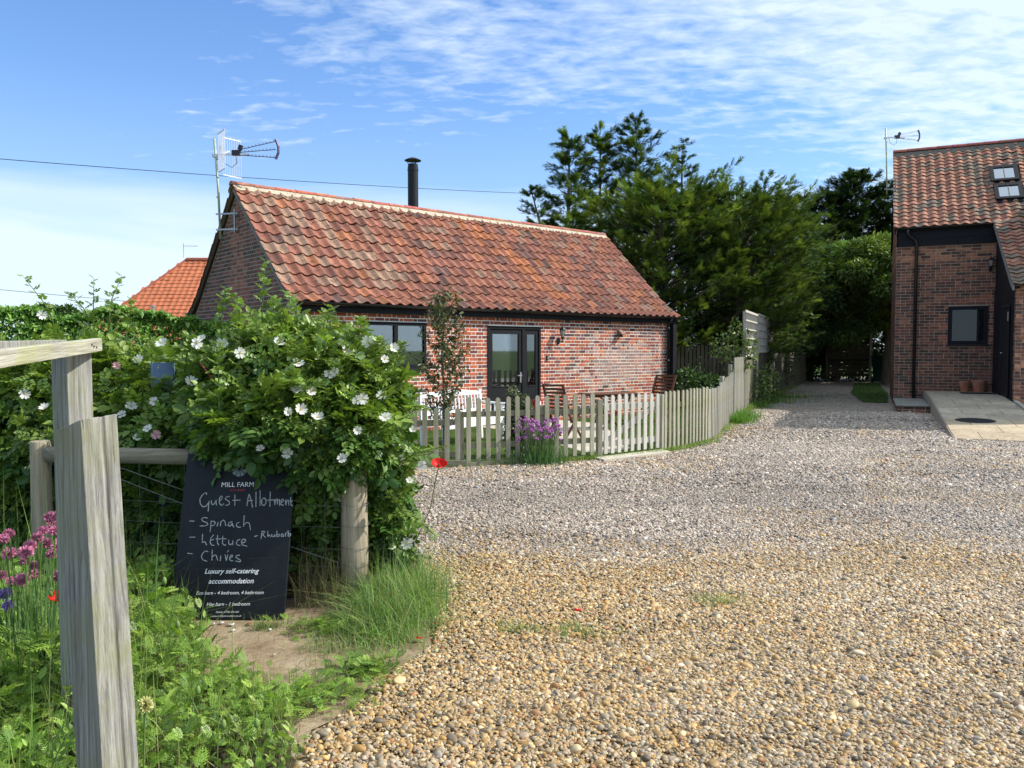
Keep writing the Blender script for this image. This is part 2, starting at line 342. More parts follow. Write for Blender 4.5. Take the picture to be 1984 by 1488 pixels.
c = t.mix(t.ramp(n, [(0.35, 0.0), (0.65, 1.0)]), (0.045, 0.085, 0.018), (0.085, 0.13, 0.03)); c = t.mix(1.0, c, t.ramp(n2, [(0.3, 0.55), (0.7, 1.4)]), 'MULTIPLY')
principled(t, o, c, 0.9, 0, 0.1, bump(t, n2, 0.8, 0.05)); M['field'] = m

def sheet(name, pts, z, mat, ragged=0.0, sub=1):
    P = []
    for i, p in enumerate(pts):
        q = pts[(i+1) % len(pts)]
        for k in range(sub):
            a = k/sub; x = p[0]+(q[0]-p[0])*a; y = p[1]+(q[1]-p[1])*a
            if ragged: x += R0.uniform(-1, 1)*ragged; y += R0.uniform(-1, 1)*ragged
            P.append((x, y, z))
    mb = MB(); mb.poly(P); o = mb.build(name, mat); return tag(o, kind='structure')
sheet('ground', [(-900, -900), (900, -900), (900, 900), (-900, 900)], -0.012, M['field'])
gravel = sheet('gravel_drive', [(-1.6, -8), (14, -8), (18, 8), (30, 14), (30, 46), (13, 46), (9.25, 28.2), (7.1, 23.2), (5.95, 20.35), (4.9, 17.6), (4.2, 15.7), (3.4, 13.6), (2.4, 12.42), (1.3, 11.5), (0.05, 10.98), (-0.7, 10.7), (-1.4, 10.5), (-2.2, 10.2), (-2.6, 6.6), (-1.2, 5.4), (-0.9, 4.9)], 0.0, M['gravel'])
SOIL = [(-2.2, 4.95), (-1.0, 5.3), (-0.5, 5.0), (-0.42, 4.1), (-0.62, 3.72), (-0.72, 3.35), (-0.86, 3.1), (-1.5, 3.2), (-2.0, 4.0)]
sheet('soil_patch', SOIL, 0.010, M['soil'], 0.03, 5)
BED = [(-9, 5.2), (-9, 0.3), (-0.86, 0.3), (-0.80, 2.2), (-0.80, 2.95), (-0.92, 3.25), (-1.18, 3.55), (-1.45, 3.7), (-1.62, 4.1), (-1.82, 4.45), (-1.96, 4.9)]
sheet('bed_soil', BED, 0.016, M['darksoil'], 0.03, 4)
VERGE = [(-9, 5.2), (-1.9, 4.9), (-1.0, 5.0), (-0.6, 5.1), (-0.65, 5.8), (-1.3, 6.6), (-2.2, 8.5), (-2.4, 10.2), (-9, 10.4)]
sheet('verge_ground', VERGE, 0.013, M['darksoil'], 0.02, 4)
def cott(a, b): return (-3.7268+0.7586*a-0.6516*b, 13.6175+0.6516*a+0.7586*b)
sheet('lawn', [(-1.5, 10.62), (-0.7, 10.82), (0.05, 11.1), (1.3, 11.62), (2.35, 12.5), (3.3, 13.7), (4.1, 15.8), (4.8, 17.7), (5.85, 20.4), (7.0, 23.3), (4.9, 23.6), cott(11, 0), cott(0, 0), (-4.5, 12.5)], 0.008, M['field'], 0.02, 3)
sheet('garden_path', [cott(3.9, -0.05), cott(6.3, -0.05), cott(6.3, -1.3), (1.9, 12.6), (1.5, 12.0), (1.1, 12.1), cott(3.9, -1.2)], 0.014, M['stonestep'])
sheet('grass_strip', [(10.5, 23.7), (11.15, 23.45), (13.6, 28.6), (17.2, 37.2), (16.1, 37.2), (12.4, 29)], 0.02, M['field'], 0.03, 4)

def inpoly(x, y, poly):
    x = np.asarray(x); y = np.asarray(y); r = np.zeros(x.shape, bool); n = len(poly)
    for i in range(n):
        x1, y1 = poly[i]; x2, y2 = poly[(i+1) % n]
        c = ((y1 > y) != (y2 > y)) & (x < (x2-x1)*(y-y1)/((y2-y1) if y2 != y1 else 1e-9)+x1); r ^= c
    return r
GRP = [(v.co.x, v.co.y) for v in gravel.data.vertices]
def pebbles(name, pts, scl, rot, col, sub=2):
    me = bpy.data.meshes.new(name); n = len(pts); me.vertices.add(n); me.vertices.foreach_set('co', np.asarray(pts, np.float32).ravel())
    for nm, arr in (('scl', scl), ('rot', rot)):
        a = me.attributes.new(nm, 'FLOAT_VECTOR', 'POINT'); a.data.foreach_set('vector', np.asarray(arr, np.float32).ravel())
    a = me.attributes.new('pcol', 'FLOAT_COLOR', 'POINT'); c = np.ones((n, 4), np.float32); c[:, :3] = col; a.data.foreach_set('color', c.ravel())
    o = link(bpy.data.objects.new(name, me))
    g = bpy.data.node_groups.new(name, 'GeometryNodeTree')
    g.interface.new_socket('Geometry', in_out='INPUT', socket_type='NodeSocketGeometry'); g.interface.new_socket('Geometry', in_out='OUTPUT', socket_type='NodeSocketGeometry')
    N = g.nodes; gi = N.new('NodeGroupInput'); go = N.new('NodeGroupOutput'); ico = N.new('GeometryNodeMeshIcoSphere'); ico.inputs['Subdivisions'].default_value = sub
    ss = N.new('GeometryNodeSetShadeSmooth'); sm = N.new('GeometryNodeSetMaterial'); sm.inputs['Material'].default_value = M['pebble']
    ip = N.new('GeometryNodeInstanceOnPoints')
    def na(nm):
        k = N.new('GeometryNodeInputNamedAttribute'); k.data_type = 'FLOAT_VECTOR'; k.inputs['Name'].default_value = nm; return k.outputs[0]
    L = g.links; L.new(ico.outputs[0], ss.inputs[0]); L.new(ss.outputs[0], sm.inputs[0]); L.new(sm.outputs[0], ip.inputs['Instance'])
    L.new(gi.outputs[0], ip.inputs['Points']); L.new(na('scl'), ip.inputs['Scale']); L.new(na('rot'), ip.inputs['Rotation']); L.new(ip.outputs[0], go.inputs[0])
    md = o.modifiers.new('pebbles', 'NODES'); md.node_group = g; return o
rs = np.random.RandomState(11)
GOLD = np.array([(0.50,0.32,0.13),(0.44,0.27,0.10),(0.46,0.33,0.17),(0.38,0.25,0.12),(0.48,0.34,0.17),(0.42,0.28,0.13),(0.40,0.30,0.18),(0.52,0.40,0.22),(0.44,0.31,0.15),(0.36,0.23,0.10),(0.55,0.43,0.26),(0.30,0.24,0.17),(0.21,0.19,0.16),(0.13,0.125,0.12),(0.50,0.46,0.38),(0.40,0.36,0.30),(0.34,0.17,0.085),(0.62,0.52,0.36),(0.27,0.25,0.22),(0.48,0.35,0.20),(0.42,0.30,0.16),(0.33,0.27,0.20),(0.07,0.065,0.06)])
GREY = np.array([(0.44,0.36,0.29),(0.38,0.31,0.25),(0.36,0.31,0.26),(0.30,0.26,0.22),(0.50,0.45,0.39),(0.21,0.19,0.17),(0.13,0.12,0.115),(0.42,0.35,0.29),(0.62,0.57,0.50),(0.33,0.24,0.18),(0.26,0.26,0.27),(0.40,0.34,0.25),(0.46,0.40,0.34),(0.30,0.22,0.18)])
def lownoise(x, y, s, seed):
    r = np.random.RandomState(seed); v = 0
    for k in range(5):
        a = r.uniform(0, 6.28); f = s*(1.5**k); v = v + np.sin((x*np.cos(a)+y*np.sin(a))*f+r.uniform(0, 6.28)+1.3*np.sin((x*np.sin(a*2)-y*np.cos(a*2))*f*0.6))/(1.25**k)
    return v/2.2
def scatter(y0, y1, dens, size, zone):
    n = int((y1-y0)*(0.70*(y0+y1)/2+4.8)*dens)
    y = rs.uniform(y0, y1, n*2); x = rs.uniform(-2.6, 0.70*y1+2.2, n*2); k = (x < 0.70*y+2.2); x = x[k][:n]; y = y[k][:n]
    k = inpoly(x, y, GRP); x = x[k]; y = y[k]
    edge = lownoise(x, y, 6, 4)*0.05
    insoil = inpoly(x+edge, y, SOIL) | inpoly(x+edge, y, BED) | inpoly(x+edge, y, VERGE)
    k = (~insoil) | (rs.rand(len(x)) < 0.0); x = x[k]; y = y[k]; n = len(x)
    s = size*np.exp(rs.normal(0, 0.36, n)); zb = lownoise(x, y, 0.9, 2)*0.012 + lownoise(x, y, 3.1, 5)*0.006
    ax = rs.uniform(0.75, 1.35, n); az = rs.uniform(0.45, 0.8, n)
    scl = np.stack([s*ax, s/ax*rs.uniform(0.85, 1.1, n), s*az], 1)
    rot = np.stack([rs.normal(0, 0.35, n), rs.normal(0, 0.35, n), rs.uniform(0, 6.28, n)], 1)
    z = s*0.25 + np.maximum(zb, -0.006) + rs.uniform(0, 0.006, n)
    ybound = 6.05 + 0.30*lownoise(x, y, 1.2, 9) + 0.18*lownoise(x, y, 4.5, 19) - 0.0*x + rs.normal(0, 0.30, n)
    gold = y < ybound
    patch = lownoise(x, y, 1.6, 21)
    w_g = np.ones(len(GOLD)); cg = GOLD[rs.choice(len(GOLD), n)]; greyer = ((patch > 0.35) & (rs.rand(n) < 0.45)) | (rs.rand(n) < np.clip(0.10+(x-0.6)*0.14+(4.6-y)*0.12, 0.04, 0.55))
    cr = GREY[rs.choice(len(GREY), n)]; warm = (~gold) & (lownoise(x, y, 0.7, 33) > 0.35) & (rs.rand(n) < 0.35)
    col = np.where((gold & ~greyer)[:, None] | warm[:, None], cg, cr)
    col = (col*0.85+np.where(gold[:, None], [[0.40, 0.26, 0.11]], [[0.37, 0.32, 0.27]])*0.15)*np.where(gold[:, None], [[1.0, 0.94, 0.80]], [[1.0, 0.955, 0.90]])*np.exp(rs.normal(0, 0.18, (n, 1)))*(1+0.13*patch[:, None]+0.10*lownoise(x*0.3, y*1.2, 1.3, 77)[:, None])
    return np.stack([x, y, z], 1), scl, rot, np.clip(col, 0.02, 0.85)
near = [scatter(2.3, 4.2, 9000, 0.0075, 0), scatter(4.2, 6.4, 8200, 0.0075, 0)]
tag(pebbles('golden_pebbles', *[np.concatenate([a[i] for a in near]) for i in range(4)]), kind='stuff')
mid = [scatter(6.4, 9.0, 5200, 0.0086, 1), scatter(9.0, 13.5, 2500, 0.0118, 1), scatter(13.5, 20, 1000, 0.0155, 1)]
tag(pebbles('grey_pebbles', *[np.concatenate([a[i] for a in mid]) for i in range(4)], sub=1), kind='stuff')

# ---------------------------------------------------------------- masonry and roofs
def brickwork(mb, a0, a1, z0, z1, put, holes=(), inside=None, pal=None, rnd=None, course=0.075, joint=0.0150, L=0.215, prot=0.006, bond='flemish', mort_poly=None):
    """mb: material slot 0 = bricks, slot 1 = mortar. put(a, z, out) -> 3D point (out = distance proud of the wall)"""
    mb.mi = 1; mb.col = (1, 1, 1)
    if mort_poly: mb.poly([put(a, z, 0) for a, z in mort_poly])
    else:
        As = sorted({a0, a1, *[h[0] for h in holes], *[h[1] for h in holes]}); Zs = sorted({z0, z1, *[h[2] for h in holes], *[h[3] for h in holes]})
        for p, q in zip(As, As[1:]):
            for r, s_ in zip(Zs, Zs[1:]):
                if any(h[0] <= (p+q)/2 <= h[1] and h[2] <= (r+s_)/2 <= h[3] for h in holes): continue
                mb.poly([put(p, r, 0), put(q, r, 0), put(q, s_, 0), put(p, s_, 0)])
    mb.mi = 0; H = (L-joint)/2+0.0; k = 0; z = z0
    while z < z1 - course*0.5:
        zt = min(z+course, z1); a = a0 + (0 if k % 2 == 0 else -((L+H)/2 if bond == 'flemish' else L*0.5)); j = 0 if bond == 'flemish' else k
        while a < a1:
            ln = L if (bond == 'stretcher' or j % 2 == 0) else H
            if bond == 'garden': ln = L if (j % 4) else H
            p = max(a+joint/2, a0+0.002); q = min(a+ln-joint/2+joint*0, a1-0.002); a += ln + joint*0.0 + 0.0; j += 1
            p += rnd.uniform(-0.003, 0.003); q += rnd.uniform(-0.003, 0.003)
            segs = [(p, q)]
            for h in holes:
                if z+course*0.5 > h[2] and z+course*0.5 < h[3]:
                    ns = []
                    for (u, v) in segs:
                        if v <= h[0] or u >= h[1]: ns.append((u, v))
                        else:
                            if u < h[0]: ns.append((u, h[0]))
                            if v > h[1]: ns.append((h[1], v))
                    segs = ns
            for (u, v) in segs:
                if v-u < 0.03: continue
                if inside and not (inside(u, z+course) and inside(v, z+course)): 
                    if not inside((u+v)/2, z+course*0.5): continue
                    while v-u > 0.04 and not inside(v, z+course): v -= 0.02
                    while v-u > 0.04 and not inside(u, z+course): u += 0.02
                mb.col = pal(u, z, rnd); zb_, zt_ = z+joint/2+rnd.uniform(-0.0015, 0.0015), zt-joint/2+rnd.uniform(-0.0015, 0.0015)
                e = 0.003; pr = prot+rnd.uniform(-0.002, 0.002)
                i = mb.addv([put(u, zb_, -0.001), put(v, zb_, -0.001), put(v, zt_, -0.001), put(u, zt_, -0.001), put(u+e, zb_+e, pr), put(v-e, zb_+e, pr), put(v-e, zt_-e, pr), put(u+e, zt_-e, pr)])
                for f in ((4, 5, 6, 7), (0, 1, 5, 4), (1, 2, 6, 5), (2, 3, 7, 6), (3, 0, 4, 7)): mb.face([i+n_ for n_ in f])
        z += course; k += 1

def pantiles(mb, x0, x1, prof, ncol, nrow, pal, rnd, amp=0.030, lift=0.030, skip=None, over=0.16, m=8, shape=1.3):
    """prof: [(s, y, z)] eave->ridge, s = distance along the slope"""
    S = [p[0] for p in prof]; w_ = (x1-x0)/ncol; g = S[-1]/nrow
    def at(s):
        s = max(0.0, min(S[-1], s))
        for i in range(len(prof)-1):
            if s <= S[i+1]+1e-9:
                f = (s-S[i])/(S[i+1]-S[i]); y = prof[i][1]+(prof[i+1][1]-prof[i][1])*f; z = prof[i][2]+(prof[i+1][2]-prof[i][2])*f
                dy = prof[i+1][1]-prof[i][1]; dz = prof[i+1][2]-prof[i][2]; l = math.hypot(dy, dz); return y, z, -dz/l, dy/l
    for r in range(nrow):
        for c in range(ncol):
            if skip and skip(x0+(c+0.5)*w_, (r+0.5)*g): continue
            mb.col = pal(c, r, rnd); jx = rnd.uniform(-0.006, 0.006); js = rnd.uniform(-0.012, 0.012) if rnd.random() > 0.035 else rnd.uniform(-0.05, -0.02); jl = rnd.uniform(-0.005, 0.008); tw = rnd.uniform(-0.02, 0.02)
            rows = []
            for k, ft in enumerate((0.0, 0.5, 1.0)):
                s = r*g + js + ft*g*1.12
                if k == 0 and r > 0: s -= 0.0
                y, z, ny, nz = at(s); row = []
                for i in range(m+1):
                    u = i/m; x = x0+(c+u*(1+over)-over*0.5)*w_+jx; hh = amp*(math.cos(math.pi*(u*(1+over)-over*0.5))**2)**shape
                    h = hh + (lift+jl)*(1-ft) + tw*(u-0.5)*w_ + 0.004*(u)
                    row.append((x, y+ny*h, z+nz*h))
                rows.append(row)
            y, z, ny, nz = at(r*g+js); th = 0.016
            low = [(p[0], p[1]-ny*th, p[2]-nz*th) for p in rows[0]]
            i0 = mb.addv(low); ids = [mb.addv(rw) for rw in rows]
            for a, b in zip([i0]+ids, ids):
                for i in range(m): mb.face((a+i, a+i+1, b+i+1, b+i))
            # side thickness
            for e_, sgn in ((0, 1), (m, -1)):
                P = [rw[e_] for rw in rows]; Q = [(p[0], p[1]-ny*th, p[2]-nz*th) for p in P]; j = mb.addv(P+Q)
                for i in range(2): mb.face((j+i, j+i+1, j+4+i, j+3+i) if sgn > 0 else (j+i, j+3+i, j+4+i, j+i+1))
def smooth_by_face(o): pass
def profile(pts):
    s = 0; out = [(0, pts[0][0], pts[0][1])]
    for a, b in zip(pts, pts[1:]): s += math.hypot(b[0]-a[0], b[1]-a[1]); out.append((s, b[0], b[1]))
    return out

def slats(mb, items):
    for it in items: mb.bar(*it)

def casement(parent, name, a0, a1, z0, z1, mull=(), depth=0.06, fw=0.06, y=0.0, glass='glass', label=None, sill=True, back=0.5):
    """black framed window in a wall facing -y of the parent's frame"""
    f = MB(); yc = y+depth/2-0.02
    f.span(a0, a1, y-0.02, y+depth, z1-fw, z1); f.span(a0, a1, y-0.02, y+depth, z0, z0+fw)
    f.span(a0, a0+fw, y-0.02, y+depth, z0+fw, z1-fw); f.span(a1-fw, a1, y-0.02, y+depth, z0+fw, z1-fw)
    for (mx, mw) in mull: f.span(mx-mw/2, mx+mw/2, y-0.017, y+depth-0.003, z0+fw, z1-fw)
    o = f.build(name, M['black'], parent, bevel=0.004)
    if label: o['label'] = label
    g = MB(); g.span(a0+fw*0.8, a1-fw*0.8, y+0.016, y+0.022, z0+fw*0.8, z1-fw*0.8); g.build('pane', M[glass], o)
    b = MB(); e = 0.01
    b.poly([(a0+e, y+back, z0+e), (a1-e, y+back, z0+e), (a1-e, y+back, z1-e), (a0+e, y+back, z1-e)])
    for q in (((a0+e, y+depth, z0+e), (a0+e, y+back, z0+e), (a0+e, y+back, z1-e), (a0+e, y+depth, z1-e)), ((a1-e, y+depth, z0+e), (a1-e, y+depth, z1-e), (a1-e, y+back, z1-e), (a1-e, y+back, z0+e)),
              ((a0+e, y+depth, z0+e), (a1-e, y+depth, z0+e), (a1-e, y+back, z0+e), (a0+e, y+back, z0+e)), ((a0+e, y+depth, z1-e), (a0+e, y+back, z1-e), (a1-e, y+back, z1-e), (a1-e, y+depth, z1-e))): b.poly(q)
    b.build('recess', M['interior'], o)
    if sill:
        s_ = MB(); s_.span(a0-0.04, a1+0.04, y-0.06, y+0.02, z0-0.045, z0-0.003); s_.build('sill', M['blackmetal'], o)
    return o

# ================================================================ the cottage (local frame: x along the front wall, y into the building)
TH = 0.7096; CL, CW = 10.285, 4.886; ZE, ZR = 2.40, 4.74
cot = thing('cottage', 'small red brick cottage with an old clay pantile roof and black painted eaves', 'cottage', (-3.7268, 13.6175, 0), TH)
rb = random.Random(3)
def pal_front(a, z, r):
    k = r.random(); wash = math.exp(-((a-8.3)/1.2)**2-((z-1.15)/0.5)**2)
    c = (0.44, 0.115, 0.055) if k < 0.32 else (0.29, 0.075, 0.055) if k < 0.58 else (0.19, 0.065, 0.06) if k < 0.80 else (0.48, 0.17, 0.08) if k < 0.90 else (0.10, 0.06, 0.06)
    if a < 6.6 and r.random() < 0.25: c = (0.50, 0.12, 0.055)
    f = r.uniform(0.8, 1.2); c = [v*f for v in c]
    if r.random() < wash*1.4: c = [v*0.45+w2*0.55 for v, w2 in zip(c, (0.44, 0.33, 0.29))]
    return tuple(c)
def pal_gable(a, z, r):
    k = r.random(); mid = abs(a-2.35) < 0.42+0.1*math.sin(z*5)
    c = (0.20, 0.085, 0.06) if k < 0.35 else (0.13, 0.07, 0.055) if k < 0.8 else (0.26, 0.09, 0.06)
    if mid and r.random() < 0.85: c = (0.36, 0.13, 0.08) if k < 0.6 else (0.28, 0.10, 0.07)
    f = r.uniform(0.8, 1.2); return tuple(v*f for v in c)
DOOR = (4.239, 5.73, 0.0, 2.075); WIN = (1.307, 2.719, 1.246, 2.095)
mb = MB(); brickwork(mb, 0, CL, 0, 2.30, lambda a, z, o_: (a, -o_, z), (DOOR, WIN), None, pal_front, rb)
mb.build('front_wall', [M['brick_red'], M['mortar']], cot)
gp = [(0, 0), (CW, 0), (CW, 2.30), (CW/2, ZR-0.10), (0, 2.30)]
def in_gable(b, z): return z < 2.30 or (z-2.30)/(ZR-0.10-2.30) < 1-abs(b-CW/2)/(CW/2)
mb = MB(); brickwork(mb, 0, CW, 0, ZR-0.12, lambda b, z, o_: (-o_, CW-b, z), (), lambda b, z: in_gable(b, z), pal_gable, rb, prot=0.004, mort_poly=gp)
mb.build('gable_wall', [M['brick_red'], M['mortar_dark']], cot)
mb = MB(); mb.mi = 0
mb.poly([(CL, 0, 0), (CL, CW, 0), (CL, CW, 2.3), (CL, CW/2, ZR-0.1), (CL, 0, 2.3)]); mb.poly([(CL, CW, 0), (0, CW, 0), (0, CW, 2.3), (CL, CW, 2.3)])
mb.col = (0.25, 0.10, 0.07); mb.c = [(0.25, 0.10, 0.07)]*len(mb.v); mb.build('rear_wall', M['brick_red'], cot)
# roof slopes with a sprocketed kick at the eaves
fp = profile([(-0.19, ZE-0.02), (0.10, ZE+0.15), (0.42, ZE+0.40), (CW/2, ZR)])
bp = profile([(CW+0.19, ZE-0.02), (CW-0.10, ZE+0.15), (CW-0.42, ZE+0.40), (CW/2, ZR)])
def pal_tile(c, r, rn):
    k = rn.random()
    q = (0.33, 0.125, 0.08) if k < 0.34 else (0.29, 0.11, 0.075) if k < 0.60 else (0.23, 0.095, 0.07) if k < 0.76 else (0.30, 0.165, 0.115) if k < 0.86 else (0.39, 0.145, 0.075) if k < 0.95 else (0.18, 0.09, 0.075)
    if 20 < c < 30 and abs((c-22)-(11-r)*0.75) < 1.6 and rn.random() < 0.5: q = (0.42, 0.145, 0.065)
    if c < 12 and rn.random() < 0.2: q = (0.33, 0.19, 0.13)
    f = rn.uniform(0.82, 1.15)*(0.93 if r < 4 else 1.0); return (q[0]*f*0.93, q[1]*f*1.0, q[2]*f*1.02)
mb = MB(); pantiles(mb, -0.10, CL+0.08, fp, 45, 12, pal_tile, rb, amp=0.050, lift=0.030)
ro = mb.build('roof', M['tile'], cot)
mb = MB(); mb.col = (0.3, 0.11, 0.07)
for (p, q) in ((fp, 0.012), (bp, 0.03)):
    for a, b in zip(p, p[1:]): mb.poly([(-0.08, a[1], a[2]-q), (CL+0.06, a[1], a[2]-q), (CL+0.06, b[1], b[2]-q), (-0.08, b[1], b[2]-q)])
mb.build('roof_underlay', M['tile'], ro)
mb = MB(); pantiles(mb, -0.10, CL+0.08, bp, 45, 12, pal_tile, rb, amp=0.042, lift=0.026, m=4)
mb.build('rear_roof', M['tile'], cot)
# ridge: half round tiles on a thick lime bedding
mb = MB(); n = 90
for k in range(n):
    x0_, x1_ = -0.11+(CL+0.2)*k/n, -0.11+(CL+0.2)*(k+1)/n
    def low(x): return 0.185+0.040*math.sin(x*27.5)+0.018*math.sin(x*61+1)+0.012*math.sin(x*13)
    for sg in (-1, 1):
        P = []
        for x in (x0_, x1_):
            d = low(x); sl = (ZR-(ZE+0.40))/(CW/2-0.42); h = 0.062; ln = math.hypot(1, sl); P.append([(x, CW/2+sg*d/ln*1.0+sg*h*sl/ln, ZR-d*sl/ln+h/ln), (x, CW/2+sg*0.05, ZR+0.045), (x, CW/2+sg*d/ln, ZR-d*sl/ln-0.02)])
        mb.poly([P[0][0], P[1][0], P[1][1], P[0][1]]); mb.poly([P[0][2], P[1][2], P[1][0], P[0][0]])
mb.build('ridge_bedding', M['ridge_mortar'], cot)
mb = MB(); nr = 24
for k in range(nr):
    x0_ = -0.12+(CL+0.22)*k/nr; x1_ = x0_+(CL+0.22)/nr*1.01; mb.col = tuple(v*rb.uniform(0.8, 1.2) for v in ((0.42, 0.15, 0.10) if rb.random() < 0.8 else (0.3, 0.17, 0.13)))
    dz = rb.uniform(-0.004, 0.006); ia = []
    for x, rr in ((x0_, 0.098), (x1_, 0.092)):
        ia.append(mb.addv([(x, CW/2+rr*math.cos(t_), ZR+0.012+dz+rr*0.72*math.sin(t_)) for t_ in [math.pi*j/8 for j in range(9)]]))
    for j in range(8): mb.face((ia[0]+j, ia[1]+j, ia[1]+j+1, ia[0]+j+1))
    if k == 0: mb.face([ia[0]+j for j in range(9)])
    if k == nr-1: mb.face([ia[1]+j for j in reversed(range(9))])
mb.build('ridge_tiles', M['tile'], cot)
# verge boards
for nm, xx in (('verge_board', -0.085), ('verge_board', CL+0.045)):
    mb = MB()
    for p in (fp, bp):
        for a, b in zip(p, p[1:]):
            P = [(a[1], a[2]-0.006), (b[1], b[2]-0.006), (b[1], b[2]-0.10), (a[1], a[2]-0.085)]
            mb.prism(P, lambda y, z: (xx, y, z), lambda y, z: (xx+0.04, y, z))
    mb.build(nm, M['greyboard'], cot)
# black fascia, soffit, gutter and pipes
mb = MB(); mb.span(-0.03, CL+0.06, -0.115, -0.012, 2.245, 2.385); mb.build('fascia', M['black'], cot, bevel=0.004)
mb = MB()
for yy_, s_ in ((-0.185, -1),):
    ia = []
    pts = [(yy_+0.058*math.cos(t_), 2.405+0.058*math.sin(t_)) for t_ in [math.pi+math.pi*j/8 for j in range(9)]]
    inner = [(yy_+0.053*math.cos(t_), 2.405+0.053*math.sin(t_)) for t_ in [2*math.pi-math.pi*j/8 for j in range(9)]]
    mb.prism(pts+inner, lambda y, z: (-0.05, y, z), lambda y, z: (CL+0.20, y, z))
mb.build('gutter', M['plastic_black'], cot)
mb = MB()
ia = []; yy_ = CW+0.185
pts = [(yy_+0.058*math.cos(t_), 2.385+0.058*math.sin(t_)) for t_ in [math.pi+math.pi*j/8 for j in range(9)]]
mb.prism(pts, lambda y, z: (-0.14, y, z), lambda y, z: (CL+0.1, y, z)); mb.build('rear_gutter', M['plastic_black'], cot)
mb = MB(); mb.tube([(10.06, -0.185, 2.36), (10.06, -0.15, 2.28), (10.06, -0.075, 2.20), (10.06, -0.075, 0.02)], 0.036, 10)
for zc in (0.5, 1.3, 2.12): mb.tube([(10.06, -0.075, zc-0.02), (10.06, -0.075, zc+0.02)], 0.044, 10)
mb.build('downpipe', M['plastic_black'], cot, smooth=True)
mb = MB(); mb.span(10.19, 10.33, -0.14, -0.03, 0.0, 2.245); mb.build('corner_post', M['black'], cot, bevel=0.004)
win = casement(cot, 'window', *WIN, mull=((2.03, 0.085),))
mb = MB(); mb.span(1.29, 2.74, -0.045, 0.03, 2.097, 2.118); mb.build('head_flashing', M['steel'], win)
# front door with a side light
a0, a1, z0, z1 = DOOR
f = MB(); f.span(a0, a0+0.055, -0.02, 0.09, 0, z1); f.span(a1-0.055, a1, -0.02, 0.09, 0, z1); f.span(a0+0.055, a1-0.055, -0.02, 0.09, z1-0.06, z1); f.span(5.19, 5.255, -0.018, 0.087, 0, z1-0.06)
df = f.build('door_frame', M['black'], cot, bevel=0.004)
def leaf(parent, nm, p, q):
    f = MB(); f.span(p, p+0.085, 0.0, 0.05, 0.02, z1-0.065); f.span(q-0.085, q, 0.0, 0.05, 0.02, z1-0.065); f.span(p+0.085, q-0.085, 0.0, 0.05, z1-0.165, z1-0.065); f.span(p+0.085, q-0.085, 0.002, 0.048, 0.02, 0.80)
    f.span(p+0.085, q-0.085, -0.008, 0.0, 0.795, 0.81)
    o = f.build(nm, M['black'], parent, bevel=0.003); g = MB(); g.span(p+0.08, q-0.08, 0.022, 0.028, 0.79, z1-0.16); g.build('pane', M['glass'], o); return o
dl = leaf(cot, 'door', a0+0.058, 5.187); sl_ = leaf(cot, 'side_light', 5.258, a1-0.058)
h = MB(); h.span(5.125, 5.165, -0.018, -0.006, 0.88, 1.10); h.tube([(5.145, -0.015, 1.03), (5.145, -0.055, 1.03), (5.02, -0.058, 1.03)], 0.011, 8); h.build('handle', M['chrome'], dl, smooth=False)
mb = MB(); nf = 26
top = [(4.78+0.38*i/nf, 0.16+0.02*math.sin(i*1.9), 1.93) for i in range(nf+1)]; bot = [(5.0+0.12*i/nf, 0.16+0.012*math.sin(i*1.9), 1.02) for i in range(nf+1)]; low = [(4.93+0.2*i/nf, 0.16+0.012*math.sin(i*1.9), 0.1) for i in range(nf+1)]
for A_, B_ in ((top, bot), (bot, low)):
    for i in range(nf): mb.poly([A_[i], A_[i+1], B_[i+1], B_[i]])
mb.build('curtain', M['curtain'], cot)
b = MB(); e = 0.9
b.poly([(a0, e, 0), (a1, e, 0), (a1, e, z1), (a0, e, z1)]); b.poly([(a0, 0.09, 0), (a0, e, 0), (a0, e, z1), (a0, 0.09, z1)]); b.poly([(a1, 0.09, 0), (a1, e, 0), (a1, e, z1), (a1, 0.09, z1)]); b.poly([(a0, 0.09, 0.01), (a1, 0.09, 0.01), (a1, e, 0.01), (a0, e, 0.01)]); b.poly([(a0, 0.09, z1), (a1, 0.09, z1), (a1, e, z1), (a0, e, z1)])
b.build('doorway_recess', M['interior'], cot)
mb = MB(); mb.span(a0-0.02, a1+0.02, -0.045, 0.02, z1+0.002, z1+0.02); mb.build('door_flashing', M['steel'], df)
# flue
mb = MB(); mb.lathe([(0.125, 0), (0.125, 1.96), (0.118, 1.965), (0.118, 2.02)], (4.66, 3.35, 4.0), 20); mb.lathe([(0.131, 0), (0.131, 0.04)], (4.66, 3.35, 4.78), 20); mb.lathe([(0.131, 0), (0.131, 0.05)], (4.66, 3.35, 5.86), 20)
fl = mb.build('flue', M['blackmetal'], cot, smooth=False); fl['label'] = 'tall round black stove flue with a conical cap'
mb = MB(); mb.lathe([(0.02, 0.0), (0.20, 0.0), (0.20, 0.012), (0.10, 0.06), (0.015, 0.085)], (4.66, 3.35, 6.10), 20)
for k in range(3):
    t_ = k*2.09+0.4; mb.tube([(4.66+0.11*math.cos(t_), 3.35+0.11*math.sin(t_), 6.0), (4.66+0.13*math.cos(t_), 3.35+0.13*math.sin(t_), 6.105)], 0.008, 5)
mb.build('flue_cap', M['blackmetal'], fl)

